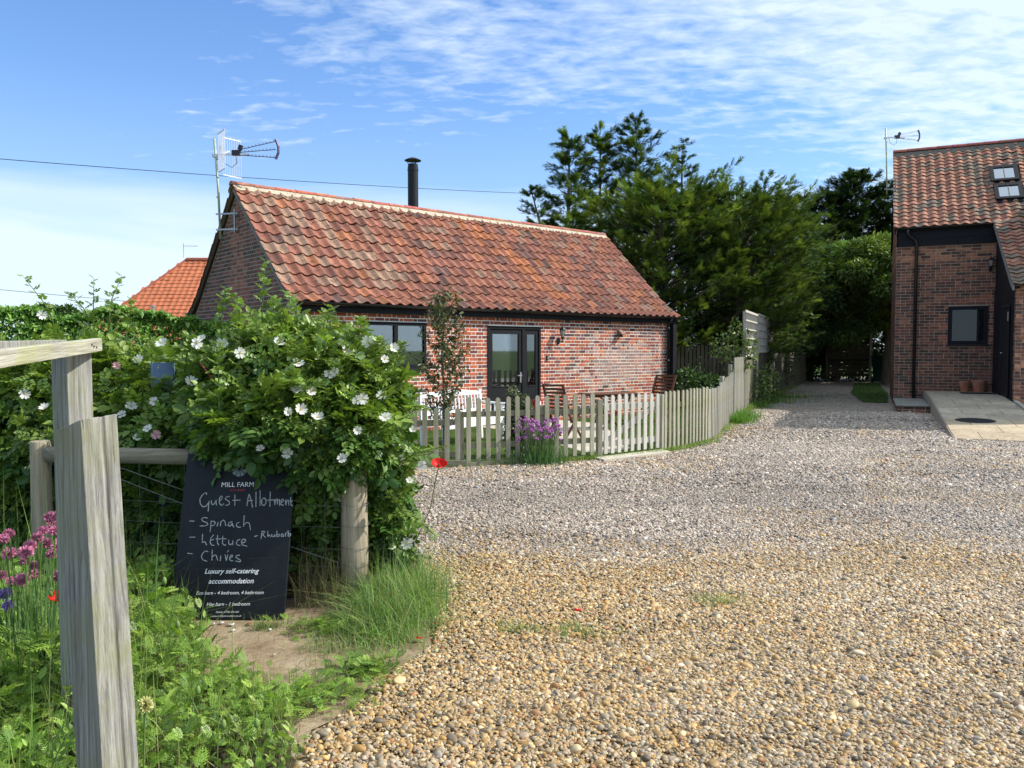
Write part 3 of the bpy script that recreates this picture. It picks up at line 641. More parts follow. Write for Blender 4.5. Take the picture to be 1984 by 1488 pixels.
# ================================================================ barn on the right (local frame: x along its front wall, y into the building)
RA = -0.4276
barn = thing('barn', 'tall brick barn with pantile roof and black boarded eaves, cut by the right edge', 'barn', (11.0, 22.8, 0), RA)
rb2 = random.Random(5)
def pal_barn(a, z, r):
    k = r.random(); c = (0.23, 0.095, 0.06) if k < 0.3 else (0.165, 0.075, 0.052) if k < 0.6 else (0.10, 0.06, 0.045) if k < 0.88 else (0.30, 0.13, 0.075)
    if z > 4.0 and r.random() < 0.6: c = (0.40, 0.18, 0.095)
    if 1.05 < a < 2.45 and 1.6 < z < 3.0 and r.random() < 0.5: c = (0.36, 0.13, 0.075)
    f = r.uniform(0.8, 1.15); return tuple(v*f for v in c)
BWIN = (1.33, 2.30, 1.73, 2.79); BE, BRZ, BW2 = 5.03, 7.78, 2.85; AW = 2.45
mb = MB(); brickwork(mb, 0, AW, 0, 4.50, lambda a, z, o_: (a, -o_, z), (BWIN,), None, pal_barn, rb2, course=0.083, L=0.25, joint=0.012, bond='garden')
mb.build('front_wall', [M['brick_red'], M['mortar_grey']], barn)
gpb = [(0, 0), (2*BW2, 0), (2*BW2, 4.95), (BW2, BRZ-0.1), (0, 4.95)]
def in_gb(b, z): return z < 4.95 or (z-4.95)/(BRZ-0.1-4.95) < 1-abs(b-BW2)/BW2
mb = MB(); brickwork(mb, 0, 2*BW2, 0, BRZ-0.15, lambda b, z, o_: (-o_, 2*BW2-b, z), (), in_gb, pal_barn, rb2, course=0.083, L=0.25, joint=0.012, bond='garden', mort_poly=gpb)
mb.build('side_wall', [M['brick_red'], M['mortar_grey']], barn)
mb = MB(); mb.col = (0.2, 0.08, 0.06)
mb.poly([(0, 2*BW2, 0), (9, 2*BW2, 0), (9, 2*BW2, 5), (0, 2*BW2, 5)]); mb.poly([(9, 0, 0), (9, 2*BW2, 0), (9, 2*BW2, 5), (9, BW2, BRZ-0.1), (9, 0, 5)]); mb.poly([(AW, 0.003, 0), (9, 0.003, 0), (9, 0.003, 5), (AW, 0.003, 5)])
mb.build('rear_wall', M['brick_red'], barn)
def pal_btile(c, r, rn):
    k = rn.random(); q = (0.42, 0.20, 0.13) if k < 0.4 else (0.36, 0.17, 0.115) if k < 0.7 else (0.46, 0.24, 0.155) if k < 0.85 else (0.25, 0.17, 0.12)
    if rn.random() < 0.12+0.25*(c % 4 == 0): q = (0.24, 0.19, 0.14)
    f = rn.uniform(0.85, 1.12); return tuple(v*f for v in q)
fpb = profile([(-0.14, BE-0.02), (BW2, BRZ)]); bpb = profile([(2*BW2+0.14, BE-0.02), (BW2, BRZ)])
SK = [(2.42, 3.12, 1.95, 2.62+0.12), (2.47, 3.15, 1.02, 1.78)]      # roof windows: a0, a1, s0, s1
slp = math.hypot(BW2+0.14, BRZ-BE+0.02)
mb = MB(); pantiles(mb, -0.08, 9.0, fpb, 36, 22, pal_btile, rb2, amp=0.040, lift=0.030, m=8, shape=0.9, skip=lambda x, s: any(k[0]-0.02 < x < k[1]+0.02 and k[2] < s < k[3] for k in SK))
rbf = mb.build('roof', M['tile'], barn)
mb = MB(); mb.col = (0.25, 0.12, 0.08)
for p in (fpb, bpb): mb.poly([(-0.06, p[0][1], p[0][2]-0.015), (9, p[0][1], p[0][2]-0.015), (9, p[1][1], p[1][2]-0.015), (-0.06, p[1][1], p[1][2]-0.015)])
mb.build('roof_underlay', M['tile'], rbf)
mb = MB(); nr = 22
for k in range(nr):
    x0_ = -0.10+9.1*k/nr; x1_ = x0_+9.1/nr*0.99; mb.col = tuple(v*rb2.uniform(0.85, 1.15) for v in (0.34, 0.12, 0.09)); ia = []
    for x, rr in ((x0_, 0.125), (x1_, 0.118)): ia.append(mb.addv([(x, BW2+rr*math.cos(t_), BRZ+0.02+rr*0.8*math.sin(t_)) for t_ in [math.pi*j/8 for j in range(9)]]))
    for j in range(8): mb.face((ia[0]+j, ia[1]+j, ia[1]+j+1, ia[0]+j+1))
    if k == 0: mb.face([ia[0]+j for j in range(9)])
mb.build('ridge_tiles', M['tile'], barn)
mb = MB()
for sg in (-1, 1):
    mb.poly([(-0.09, BW2+sg*0.06, BRZ+0.03), (9, BW2+sg*0.06, BRZ+0.03), (9, BW2+sg*0.24, BRZ-0.16), (-0.09, BW2+sg*0.24, BRZ-0.16)]); mb.poly([(-0.09, BW2+sg*0.24, BRZ-0.16), (9, BW2+sg*0.24, BRZ-0.16), (9, BW2+sg*0.22, BRZ-0.24), (-0.09, BW2+sg*0.22, BRZ-0.24)])
mb.build('ridge_bedding', M['ridge_mortar_grey'], barn)
mb = MB()
for p in (fpb, bpb):
    P = [(p[0][1], p[0][2]-0.01), (p[1][1], p[1][2]-0.01), (p[1][1], p[1][2]-0.2), (p[0][1], p[0][2]-0.17)]; mb.prism(P, lambda y, z: (-0.07, y, z), lambda y, z: (-0.03, y, z))
mb.build('verge_board', M['black'], barn)
mb = MB(); mb.span(0.03, AW, -0.06, 0.0, 4.50, 4.96); mb.span(0.03, AW, -0.075, -0.06, 4.70, 4.96); mb.span(0.0, AW, -0.15, -0.06, 4.93, 4.99); mb.build('fascia', M['black'], barn, bevel=0.003)
mb = MB(); yy_ = -0.20; pts = [(yy_+0.06*math.cos(t_), 5.02+0.06*math.sin(t_)) for t_ in [math.pi+math.pi*j/8 for j in range(9)]]
mb.prism(pts, lambda y, z: (-0.08, y, z), lambda y, z: (AW-0.02, y, z)); mb.build('gutter', M['plastic_black'], barn)
mb = MB(); mb.tube([(0.27, -0.2, 4.98), (0.27, -0.2, 4.86), (0.31, -0.16, 4.78), (0.44, -0.11, 4.70), (0.50, -0.09, 4.58), (0.50, -0.08, 0.2)], 0.045, 10); mb.build('downpipe', M['plastic_black'], barn, smooth=True)
casement(barn, 'window', *BWIN, mull=((2.06, 0.05),), fw=0.10, glass='glass_dim')
# roof windows
nrm = Vector((0, -(BRZ-BE+0.02)/slp, (BW2+0.14)/slp)); sdir = Vector((0, (BW2+0.14)/slp, (BRZ-BE+0.02)/slp)); org = Vector((0, -0.14, BE-0.02))
for ai0, ai1, s0, s1 in SK:
    def P3(a, s, h): return Vector((a, 0, 0))+org+sdir*s+nrm*h
    f = MB(); R = Matrix((Vector((1, 0, 0)), sdir, nrm)).transposed()
    def pc(a0_, a1_, s0_, s1_, h0, h1, M_=f): M_.box(P3((a0_+a1_)/2, (s0_+s1_)/2, (h0+h1)/2), (a1_-a0_, s1_-s0_, h1-h0), R)
    pc(ai0, ai0+0.10, s0, s1, 0, 0.11); pc(ai1-0.10, ai1, s0, s1, 0, 0.11); pc(ai0+0.10, ai1-0.10, s0, s0+0.09, 0, 0.108); pc(ai0+0.10, ai1-0.10, s1-0.12, s1, 0, 0.108); pc(ai0-0.06, ai1+0.06, s0-0.10, s0, 0.02, 0.05)
    pc(ai0+0.10, ai1-0.10, s0+0.09, s1-0.12, 0.0, 0.02)
    o_ = f.build('roof_window', M['blackmetal'], barn); g = MB()
    pc(ai0+0.10, ai1-0.10, s0+0.09, s1-0.12, 0.075, 0.082, g); g.build('pane', M['roofglass'], o_)
    g = MB(); am = (ai0+ai1)/2; pc(am-0.012, am+0.012, s0+0.09, s1-0.12, 0.083, 0.095, g); g.build('glazing_bar', M['greyboard'], o_)
# projecting wing: black boarded side wall with door, brick front, catslide roof; added unseen gabled block beyond shapes the drive shadow
BF = -3.58
mb = MB()
for k in range(24):
    y0_ = BF+0.22 + (0-(BF+0.22))*k/24; y1_ = BF+0.22+(0-(BF+0.22))*(k+1)/24; zt = 5.0+(min(y0_, y1_)+0.0)*0.50
    mb.box((AW-0.012+0.004*(k % 2), (y0_+y1_)/2, 1.6), (0.024, abs(y1_-y0_)-0.006, 3.2))
P = [(0, 0), (0, 4.98), (BF-0.1, 3.08), (BF-0.1, 3.0), (BF+0.22, 3.0), (BF+0.22, 0)]
mb.prism(P, lambda y, z: (AW+0.002, y, z), lambda y, z: (AW+0.05, y, z)); mb.build('boarded_wall', M['black'], barn)
f = MB(); f.span(AW-0.05, AW-0.02, -2.95, -1.75, 0.42, 2.62); do = f.build('door', M['black'], barn, bevel=0.004)
f = MB(); f.span(AW-0.07, AW-0.05, -3.02, -2.95, 0.42, 2.68); f.span(AW-0.07, AW-0.05, -1.75, -1.68, 0.42, 2.68); f.span(AW-0.07, AW-0.05, -2.95, -1.75, 2.62, 2.68); f.build('door_trim', M['blackmetal'], do)
f = MB(); f.tube([(AW-0.05, -1.9, 1.5), (AW-0.10, -1.9, 1.5), (AW-0.10, -2.02, 1.5)], 0.012, 6); f.build('handle', M['chrome'], do)
f = MB(); f.span(AW-0.058, AW-0.0515, -2.98, -2.78, 2.28, 2.50); f.build('notice', M['whitepaint'], do)
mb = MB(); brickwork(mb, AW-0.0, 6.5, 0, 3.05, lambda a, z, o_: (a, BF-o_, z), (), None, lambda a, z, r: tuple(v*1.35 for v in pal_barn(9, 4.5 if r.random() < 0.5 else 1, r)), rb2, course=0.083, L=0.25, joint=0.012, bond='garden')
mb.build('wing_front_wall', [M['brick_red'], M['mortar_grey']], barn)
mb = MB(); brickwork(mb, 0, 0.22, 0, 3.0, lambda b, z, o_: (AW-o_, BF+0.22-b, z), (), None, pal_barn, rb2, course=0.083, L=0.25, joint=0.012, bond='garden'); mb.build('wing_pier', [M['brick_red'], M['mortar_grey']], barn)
fcs = profile([(BF-0.22, 3.06), (BF+0.15, 3.22), (-0.16, 5.06)])
mb = MB(); pantiles(mb, AW-0.08, 6.5, fcs, 16, 18, pal_btile, rb2, amp=0.040, lift=0.032, m=8, shape=0.9); wr = mb.build('catslide_roof', M['tile'], barn)
mb = MB(); mb.col = (0.25, 0.12, 0.08)
for a, b in zip(fcs, fcs[1:]): mb.poly([(AW-0.06, a[1], a[2]-0.015), (6.5, a[1], a[2]-0.015), (6.5, b[1], b[2]-0.015), (AW-0.06, b[1], b[2]-0.015)])
mb.build('roof_underlay', M['tile'], wr)
mb = MB()
for a, b in zip(fcs, fcs[1:]): mb.prism([(a[1], a[2]-0.008), (b[1], b[2]-0.008), (b[1], b[2]-0.11), (a[1], a[2]-0.11)], lambda y, z: (AW-0.11, y, z), lambda y, z: (AW-0.07, y, z))
mb.build('wing_verge_board', M['greyboard'], barn)
mb = MB(); mb.col = (0.27, 0.10, 0.065); x0_, x1_ = 3.75, 8.6  # off-frame block added to throw its shadow across the drive
mb.span(x0_, x1_, -3.55, -0.2, 0, 5.9); mb.build('shade_block_wall', M['brick_red'], barn)
mb = MB(); brickwork(mb, x0_+0.01, x1_, 0, 5.9, lambda a, z, o_: (a, -3.56-o_, z), (), None, pal_barn, rb2, course=0.083, L=0.25, joint=0.012, bond='garden'); mb.build('shade_block_front', [M['brick_red'], M['mortar_grey']], barn)
mb = MB(); brickwork(mb, 0, 3.3, 2.9, 5.9, lambda b, z, o_: (x0_-0.006-o_, -0.25-b, z), (), None, pal_barn, rb2, course=0.083, L=0.25, joint=0.012, bond='garden'); mb.build('shade_block_side', [M['brick_red'], M['mortar_grey']], barn)
mb = MB(); pantiles(mb, -1.0, 3.72, profile([(x0_-0.14, 5.90), ((x0_+x1_)/2, 8.26)]), 19, 18, pal_btile, rb2, amp=0.040, lift=0.030, m=6, shape=0.9); o_ = mb.build('shade_block_tiles', M['tile'], barn); o_.rotation_euler = (0, 0, -math.pi/2)
mb = MB(); mb.col = (0.38, 0.18, 0.12); xm = (x0_+x1_)/2
mb.prism([(x0_-0.1, 5.9), (x1_+0.1, 5.9), (xm, 8.2)], lambda x, z: (x, -3.65, z), lambda x, z: (x, 1.0, z)); mb.build('shade_block_roof', M['tile'], barn)

# step, ramp, pots
st = thing('brick_step', 'low brick step with a flat grey stone top at the barn corner', 'step', (11.0, 22.8, 0), RA)
mb = MB(); brickwork(mb, 0.02, 0.74, 0, 0.166, lambda a, z, o_: (a, -3.2-o_, z), (), None, pal_barn, rb2, course=0.083, L=0.25, joint=0.012, bond='garden'); brickwork(mb, 0.0, 3.2, 0, 0.166, lambda b, z, o_: (0.02-o_, -b, z), (), None, pal_barn, rb2, course=0.083, L=0.25, joint=0.012, bond='garden')
mb.build('riser', [M['brick_red'], M['mortar_grey']], st)
mb = MB(); mb.col = (0.24, 0.235, 0.205); mb.span(-0.02, 0.745, -3.24, -0.02, 0.166, 0.2); mb.build('tread', M['slab'], st, bevel=0.005)
rp = thing('ramp', 'sloping ramp of buff paving slabs leading up to the black barn door', 'ramp', (11.0, 22.8, 0), RA)
def rz_(b): return 0.42 if b > -2.6 else 0.42-(-2.6-b)/(9.5-2.6)*0.39
mb = MB(); bs = [-9.5, -8.6, -7.75, -6.85, -6.0, -5.1, -4.3, -3.4, -2.6, -1.3, -0.02]
for i, (b0, b1) in enumerate(zip(bs, bs[1:])):
    cuts = [0.77, 1.62, 2.42] if i % 2 else [0.77, 1.2, 1.95, 2.42]
    for c0, c1 in zip(cuts, cuts[1:]):
        k = rb2.uniform(0.85, 1.15); mb.col = tuple(v*k for v in ((0.46, 0.37, 0.25) if i < 3 else (0.42, 0.36, 0.27))); j = 0.006
        i0 = mb.addv([(c0+j, b0+j, rz_(b0)), (c1-j, b0+j, rz_(b0)), (c1-j, b1-j, rz_(b1)), (c0+j, b1-j, rz_(b1)), (c0+j, b0+j, rz_(b0)-0.03), (c1-j, b0+j, rz_(b0)-0.03), (c1-j, b1-j, rz_(b1)-0.03), (c0+j, b1-j, rz_(b1)-0.03)])
        for q in ((0, 1, 2, 3), (0, 4, 5, 1), (1, 5, 6, 2), (2, 6, 7, 3), (3, 7, 4, 0)): mb.face([i0+n_ for n_ in q])
mb.build('slabs', M['slab'], rp)
mb = MB(); P = [(-9.5, 0.0), (-9.5, 0.02), (-2.6, 0.405), (-0.02, 0.405), (-0.02, 0.0)]; mb.prism(P, lambda y, z: (0.755, y, z), lambda y, z: (2.44, y, z)); mb.build('base', M['mortar_dark'], rp)
mb = MB(); P = [(-9.45, 0.06), (-3.62, 0.40), (-3.62, 0.0), (-9.45, 0.0)]; mb.prism(P, lambda y, z: (2.445, y, z), lambda y, z: (2.53, y, z)); mb.build('kerb', M['stonestep'], rp)
def R2W(a, b): c, s = math.cos(RA), math.sin(RA); return (11.0+c*a-s*b, 22.8+s*a+c*b)
x_, y_ = R2W(1.32, -7.1); mh = thing('manhole_cover', 'oval looking dark iron manhole cover set in the ramp slabs', 'manhole cover', (x_, y_, rz_(-7.1)), RA)
sl_r = math.atan(0.39/6.9)
mh.rotation_euler = (sl_r, 0, RA)
mb = MB(); mb.lathe([(0.36, -0.02), (0.36, 0.006), (0.33, 0.006), (0.33, 0.001), (0.02, 0.001)], (0, 0, 0), 28); mb.build('frame', M['cast'], mh)
mb = MB()
for k in range(-5, 6): l = math.sqrt(max(0, 0.31**2-(k*0.055)**2)); mb.span(-l, l, k*0.055-0.012, k*0.055+0.012, 0.0012, 0.007)
mb.build('tread_bars', M['cast'], mh)
def pot(nm, a, b, h, r, label, plant):
    x, y = R2W(a, b); o_ = thing('plant_pot', label, 'plant pot', (x, y, 0.42), 0, 'terracotta pots by the barn wall'); mb = MB()
    mb.lathe([(r*0.66, 0), (r*0.92, h*0.8), (r, h*0.8), (r*1.02, h), (r*0.88, h), (r*0.85, h*0.85), (0.01, h*0.85)], (0, 0, 0), 20); mb.build('pot', M['terracotta'], o_)
    return o_
P1 = pot('p', 1.74, -0.32, 0.30, 0.14, 'smaller plain orange terracotta pot, left of the two by the barn wall', 0); P2 = pot('p', 2.08, -0.36, 0.33, 0.19, 'wider pale rimmed terracotta pot, right of the two by the barn wall', 1)
x_, y_ = R2W(2.0, -1.15); mb = MB(); mb.span(-0.42, 0.42, -0.28, 0.28, 0, 0.015); o_ = mb.build('doormat', M['interior'], None, loc=(x_, y_, 0.424)); o_.rotation_euler = (0, 0, RA); tag(o_, 'flat black doormat lying at the top of the ramp', 'doormat')
# ---------------------------------------------------------------- aerials, lamps and boxes on the walls
def C2W(a, b, z=0): c, s = math.cos(TH), math.sin(TH); return Vector((-3.7268+c*a-s*b, 13.6175+s*a+c*b, z))
def aerial(name, label, base, top, yaw, s, grid, boom):
    """pole + log/yagi head; head axis along +x of the thing"""
    t_ = thing(name, label, 'aerial', base, yaw); L_ = top
    mb = MB(); mb.tube([(0.03*s, 0, 0), (0, 0, L_*0.5), (-0.06*s, 0, L_)], 0.022*s, 10)
    for k in (0.42, 0.62, 0.8): mb.tube([(-0.01, 0, L_*k-0.01), (-0.01, 0, L_*k+0.01)], 0.028*s, 8)
    mb.build('pole', M['aerial_pole'], t_, smooth=True)
    hz = L_-0.30*s
    mb = MB(); mb.bar((-0.10*s, 0, hz), (0.62*s, -0.02, hz+0.0), 0.035*s, 0.03*s); mb.bar((-0.1*s, 0, hz-0.02), (0.0, 0, hz-0.02), 0.06*s, 0.06*s); mb.build('boom', M['alu'], t_)
    if grid:
        for yo, nm in ((0.34, 1), (-0.34, 2)):
            mb = MB(); x0_ = 0.04*s
            for k in range(9):
                f_ = k/8; yv = yo*s*(0.35+0.95*f_) if True else 0; mb.tube([(x0_+0.75*s*(abs(yv)/s-0.1), yv, hz+0.36*s), (x0_+0.75*s*(abs(yv)/s-0.1), yv, hz-0.36*s)], 0.0045*s, 5)
            ya, yb = yo*s*0.35, yo*s*1.3
            for zz_ in (0.36, -0.36): mb.bar((x0_+0.75*s*(abs(ya)/s-0.1), ya, hz+zz_*s), (x0_+0.75*s*(abs(yb)/s-0.1), yb, hz+zz_*s), 0.012*s, 0.02*s)
            mb.bar((x0_, 0, hz), (x0_+0.1*s, yo*s*0.7, hz+0.12*s), 0.01*s, 0.02*s); mb.build('reflector', M['alu'], t_)
    mb = MB(); ex = 1.12*s
    for k, dz_ in enumerate((0.22, 0.02, -0.06)):
        a_ = Vector((0.42*s, 0, hz+0.09*s-0.05*s*k)); b_ = Vector((ex, 0.0, hz+0.25*s-0.155*s*k)); mb.tube([a_, b_], 0.008*s, 5)
        for q in range(9):
            p_ = a_.lerp(b_, 0.15+q*0.1); mb.tube([p_+Vector((0, -0.04*s, 0.022*s)), p_+Vector((0, 0.04*s, 0.022*s))], 0.004*s, 4); mb.tube([p_, p_+Vector((0, 0, 0.024*s))], 0.003*s, 4)
    mb.build('elements', M['aerial_purple'] if grid else M['alu'], t_)
    mb = MB(); mb.tube([(ex, 0, hz+0.29*s), (ex+0.05*s, 0, hz+0.16*s), (ex+0.05*s, 0, hz+0.03*s), (ex, 0, hz-0.09*s)], 0.028*s, 6); mb.build('end_cap', M['aerial_purple'], t_)
    mb = MB(); mb.box((0.36*s, 0, hz+0.03*s), (0.16*s, 0.07*s, 0.10*s)); mb.box((0.44*s, 0, hz+0.13*s), (0.07*s, 0.06*s, 0.10*s), Matrix.Rotation(0.3, 3, 'Y'))
    mb.tube([(0.06*s, 0, hz), (0.12*s, 0.02, hz-0.16*s), (0.26*s, 0.03, hz-0.24*s), (0.36*s, 0.02, hz-0.16*s), (0.35*s, 0, hz)], 0.006*s, 5); mb.build('dipole_box', M['plastic_black'], t_)
    mb = MB()
    for zz_ in (0.18, 0.48): mb.bar((-0.05*s, 0, zz_*s), (0.40*s, -0.10 if grid else 0.0, zz_*s), 0.02*s, 0.03*s)
    mb.bar((0.34*s, -0.09 if grid else 0, 0.12*s), (0.34*s, -0.09 if grid else 0, 0.56*s), 0.05*s, 0.02*s); mb.build('bracket', M['steel'], t_)
    return t_
p = C2W(-0.28, CW/2+0.22, 3.72); A1 = aerial('aerial', 'grey television aerial with grid reflectors on the cottage gable', p, 1.92, 0.0, 1.0, True, 1.0)
x_, y_ = R2W(-0.30, 1.0); A2 = aerial('aerial', 'thin television aerial on a tall pole beside the barn roof', (x_, y_, 6.2), 1.95, 0.15, 0.9, False, 1.0)
A3 = thing('aerial', 'tiny distant aerial above the orange tiled roof', 'aerial', (-14.0, 34.0, 5.5)); mb = MB(); mb.tube([(0, 0, 0), (0, 0, 0.62)], 0.012, 5); mb.build('pole', M['steel'], A3); mb = MB(); mb.tube([(-0.02, 0, 0.5), (0.62, 0, 0.49)], 0.01, 5)
for k in range(6): mb.tube([(0.05+k*0.1, -0.1, 0.5), (0.05+k*0.1, 0.1, 0.5)], 0.006, 4)
mb.build('boom', M['steel'], A3)
def lantern(label, loc, rz, s=1.0):
    t_ = thing('wall_lantern', label, 'wall lamp', loc, rz)
    mb = MB(); mb.prism([(0.045*math.cos(k*0.5236), 0.0+0.075*math.sin(k*0.5236)) for k in range(12)], lambda x, z: (x, -0.004, z), lambda x, z: (x, -0.03, z)); mb.tube([(0, -0.02, -0.01), (0, -0.07, -0.045), (0, -0.13, -0.02), (0, -0.15, 0.06)], 0.011, 7); mb.tube([(0, -0.02, 0.03), (0, -0.08, 0.015), (0, -0.11, -0.02)], 0.006, 6); mb.build('bracket', M['blackmetal'], t_)
    c = (0, -0.15, 0); mb = MB(); mb.lathe([(0.012, 0.03), (0.034, 0.06), (0.034, 0.075), (0.028, 0.08)], c, 6); mb.lathe([(0.072, 0.235), (0.074, 0.245), (0.055, 0.275), (0.03, 0.30), (0.012, 0.31), (0.014, 0.325), (0.003, 0.35)], c, 6)
    for k in range(6): a_ = k*math.pi/3; mb.tube([(0.031*math.cos(a_), -0.15+0.031*math.sin(a_), 0.078), (0.062*math.cos(a_), -0.15+0.062*math.sin(a_), 0.238)], 0.004, 4)
    mb.build('cage', M['blackmetal'], t_)
    mb = MB(); mb.lathe([(0.027, 0.08), (0.057, 0.234)], c, 6); mb.build('glass', M['lampglass'], t_)
    return t_
lantern('small black lantern on the sunny cottage wall right of the door', C2W(6.26, 0, 1.78), TH)
x_, y_ = R2W(2.32, 0); lantern('black lantern high on the shaded barn wall beside the black boards', (x_, y_, 3.78), RA)
t_ = thing('sensor_box', 'small sloping brown box fixed high on the cottage brickwork', 'sensor', C2W(8.3, 0, 2.0), TH); mb = MB()
mb.prism([(0, 0.06), (-0.03, 0.06), (-0.16, -0.05), (-0.16, -0.07), (0, -0.07)], lambda y, z: (-0.07, y, z), lambda y, z: (0.07, y, z)); mb.build('hood', simple('brown_plastic', (0.22, 0.13, 0.10), 0.6), t_); mb = MB(); mb.lathe([(0.03, -0.12), (0.035, -0.07)], (0, -0.07, 0), 10); mb.build('sensor_head', M['blackmetal'], t_)
t_ = thing('key_safe', 'small grey key box on the bricks right of the cottage door', 'key box', C2W(5.93, 0, 1.40), TH); mb = MB(); mb.span(-0.03, 0.03, -0.035, 0, -0.05, 0.05); mb.build('body', M['blackmetal'], t_, bevel=0.006); mb = MB(); mb.span(-0.02, 0.02, -0.041, -0.0355, -0.03, 0.035); mb.build('front_plate', M['steel'], t_)
t_ = thing('door_ornament', 'small red and white box standing at the cottage door', 'box', C2W(5.50, -0.14, 0), TH); mb = MB(); mb.span(-0.11, 0.11, -0.08, 0.08, 0.0, 0.5); mb.build('body', simple('red_cloth', (0.30, 0.02, 0.03), 0.8), t_, bevel=0.015)
mb = MB(); mb.span(-0.045, 0.05, -0.085, -0.081, 0.30, 0.47); mb.span(-0.06, 0.03, -0.0845, -0.0812, 0.2, 0.28); mb.build('white_patch', M['whitepaint'], t_)

# ---------------------------------------------------------------- overhead cables
def cable(label, a, b, sag, r):
    a, b = Vector(a), Vector(b); P = [a.lerp(b, k/24)-Vector((0, 0, sag*4*(k/24)*(1-k/24))) for k in range(25)]
    mb = MB(); mb.tube(P, r, 5); o_ = mb.build('overhead_cable', M['blackmetal']); return tag(o_, label, 'cable')
cable('thin overhead cable crossing the sky behind the cottage flue', (-22, 14.5, 6.15), (12, 51.3, 11.4), 0.5, 0.011)
cable('thin overhead cable in front of the dark conifers, reaching the barn', (4.0, 45, 10.3), (34, 64, 13.0), 0.25, 0.016)
cable('faint low cable left of the orange tiled roof', (-30, 22, 4.9), (-14, 37, 3.5), 0.1, 0.010)

# ---------------------------------------------------------------- orange roofed house behind the hedge
ho = thing('house', 'distant house with bright orange tiled hipped roof behind the hedge', 'house', (0, 0, 0)); rh = random.Random(2)
def ntile(c, r, rn): f = rn.uniform(0.93, 1.07); return (0.52*f, 0.165*f, 0.075*f)
HX0, HY, HZ, HR = -17.6, 31.0, 1.6, 5.5; RX = -14.25
hp = profile([(0, HZ), (3.9, HR)])
mb = MB(); pantiles(mb, HX0+0.0, -6.0, [(s, HY+y, z) for s, y, z in hp], 46, 24, ntile, rh, amp=0.02, lift=0.02, m=6, skip=lambda x, s: x < HX0+(RX-HX0)*s/hp[-1][0]-0.06); mb.build('roof', M['tile_new'], ho)
mb = MB(); mb.col = (0.5, 0.16, 0.07); mb.poly([(HX0, HY, HZ-0.03), (-6, HY, HZ-0.03), (-6, HY+3.9, HR-0.03), (RX, HY+3.9, HR-0.03)]); mb.poly([(HX0, HY, HZ), (RX, HY+3.9, HR), (HX0, HY+7.8, HZ)]); mb.poly([(HX0, HY+7.8, HZ), (RX, HY+3.9, HR), (-6, HY+3.9, HR), (-6, HY+7.8, HZ)]); mb.build('rear_slopes', M['tile_new'], ho)
mb = MB(); mb.col = (0.33, 0.10, 0.06); mb.tube([(RX, HY+3.9, HR), (-6, HY+3.9, HR)], 0.11, 8); mb.tube([(RX, HY+3.9, HR), (HX0, HY, HZ)], 0.07, 6); mb.build('ridge_tiles', M['tile_new'], ho)
mb = MB(); mb.span(HX0+0.4, -6.2, HY+0.4, HY+7.4, 0, HZ+0.2); mb.build('wall', M['mortar_dark'], ho)
mb = MB(); mb.tube([(-14.45, HY+1.0, 2.4), (-14.45, HY+1.0, 3.33)], 0.07, 8); mb.tube([(-14.45, HY+1.0, 3.30), (-14.45, HY+1.0, 3.37)], 0.10, 8); mb.build('vent_pipe', M['steel'], ho)

# ---------------------------------------------------------------- picket fences and gate
def picket_mb(mb, p, d, h, z0, w_=0.066, th=0.02, point=True, lean=0.0):
    nx, ny = -d[1], d[0]; P = [(-w_/2, z0), (w_/2, z0), (w_/2, h-w_*0.42), (w_*0.28, h-w_*0.1), (0, h), (-w_*0.28, h-w_*0.1), (-w_/2, h-w_*0.42)] if point else [(-w_/2, z0), (w_/2, z0), (w_/2, h), (-w_/2, h)]
    mb.prism(P, lambda u, z: (p[0]+d[0]*(u+lean*z)-nx*th/2, p[1]+d[1]*(u+lean*z)-ny*th/2, z), lambda u, z: (p[0]+d[0]*(u+lean*z)+nx*th/2, p[1]+d[1]*(u+lean*z)+ny*th/2, z))
rp_ = random.Random(12)
def fence_run(parent, path, spacing, hfun, mat, z0=0.05, rails=(0.22, 0.66), w_=0.066, railoff=0.032, railmat=None, point=True, wfun=None):
    pts = [Vector((x, y, 0)) for x, y in path]; seg = [(b-a).length for a, b in zip(pts, pts[1:])]; tot = sum(seg); s = spacing*0.5; n = 0
    def at(s):
        for a, b, l in zip(pts, pts[1:], seg):
            if s <= l: return a.lerp(b, s/l), (b-a).normalized()
            s -= l
        return pts[-1], (pts[-1]-pts[-2]).normalized()
    while s < tot:
        p, d = at(s); mb = MB(); k = rp_.uniform(0.82, 1.15); mb.col = (k, k, k*rp_.uniform(0.93, 1.0)); h = hfun(s/tot, p)+rp_.uniform(-0.012, 0.012)
        picket_mb(mb, (0, 0), (d.x, d.y), h, z0+rp_.uniform(-0.01, 0.01), w_*rp_.uniform(0.95, 1.05), point=point, lean=rp_.uniform(-0.012, 0.012))
        mb.build('picket', mat(s/tot) if callable(mat) else mat, parent, loc=(p.x, p.y, 0)); s += spacing; n += 1
    for i, (a, b) in enumerate(zip(pts, pts[1:])):
        d = (b-a).normalized(); nrm_ = Vector((-d.y, d.x, 0))
        for r_ in rails:
            rz = r_ if not callable(r_) else None
            za, zb = (rz, rz) if rz is not None else (r_(a), r_(b))
            mb = MB(); k = rp_.uniform(0.8, 1.05); mb.col = (k, k, k); mb.bar(a+nrm_*railoff+Vector((0, 0, za)), b+nrm_*railoff+Vector((0, 0, zb)), 0.035, 0.075); mb.build('rail', railmat or M['picket_railmat'], parent)
    return n
M['picket_railmat'] = woodmat('fence_rail', (0.19, 0.18, 0.13), (0.31, 0.29, 0.225), (0.2, 0.24, 0.07), 0.7, axis=0)
f1 = thing('picket_fence', 'weathered picket fence left of the gate, in front of the white bench', 'fence', (0, 0, 0))
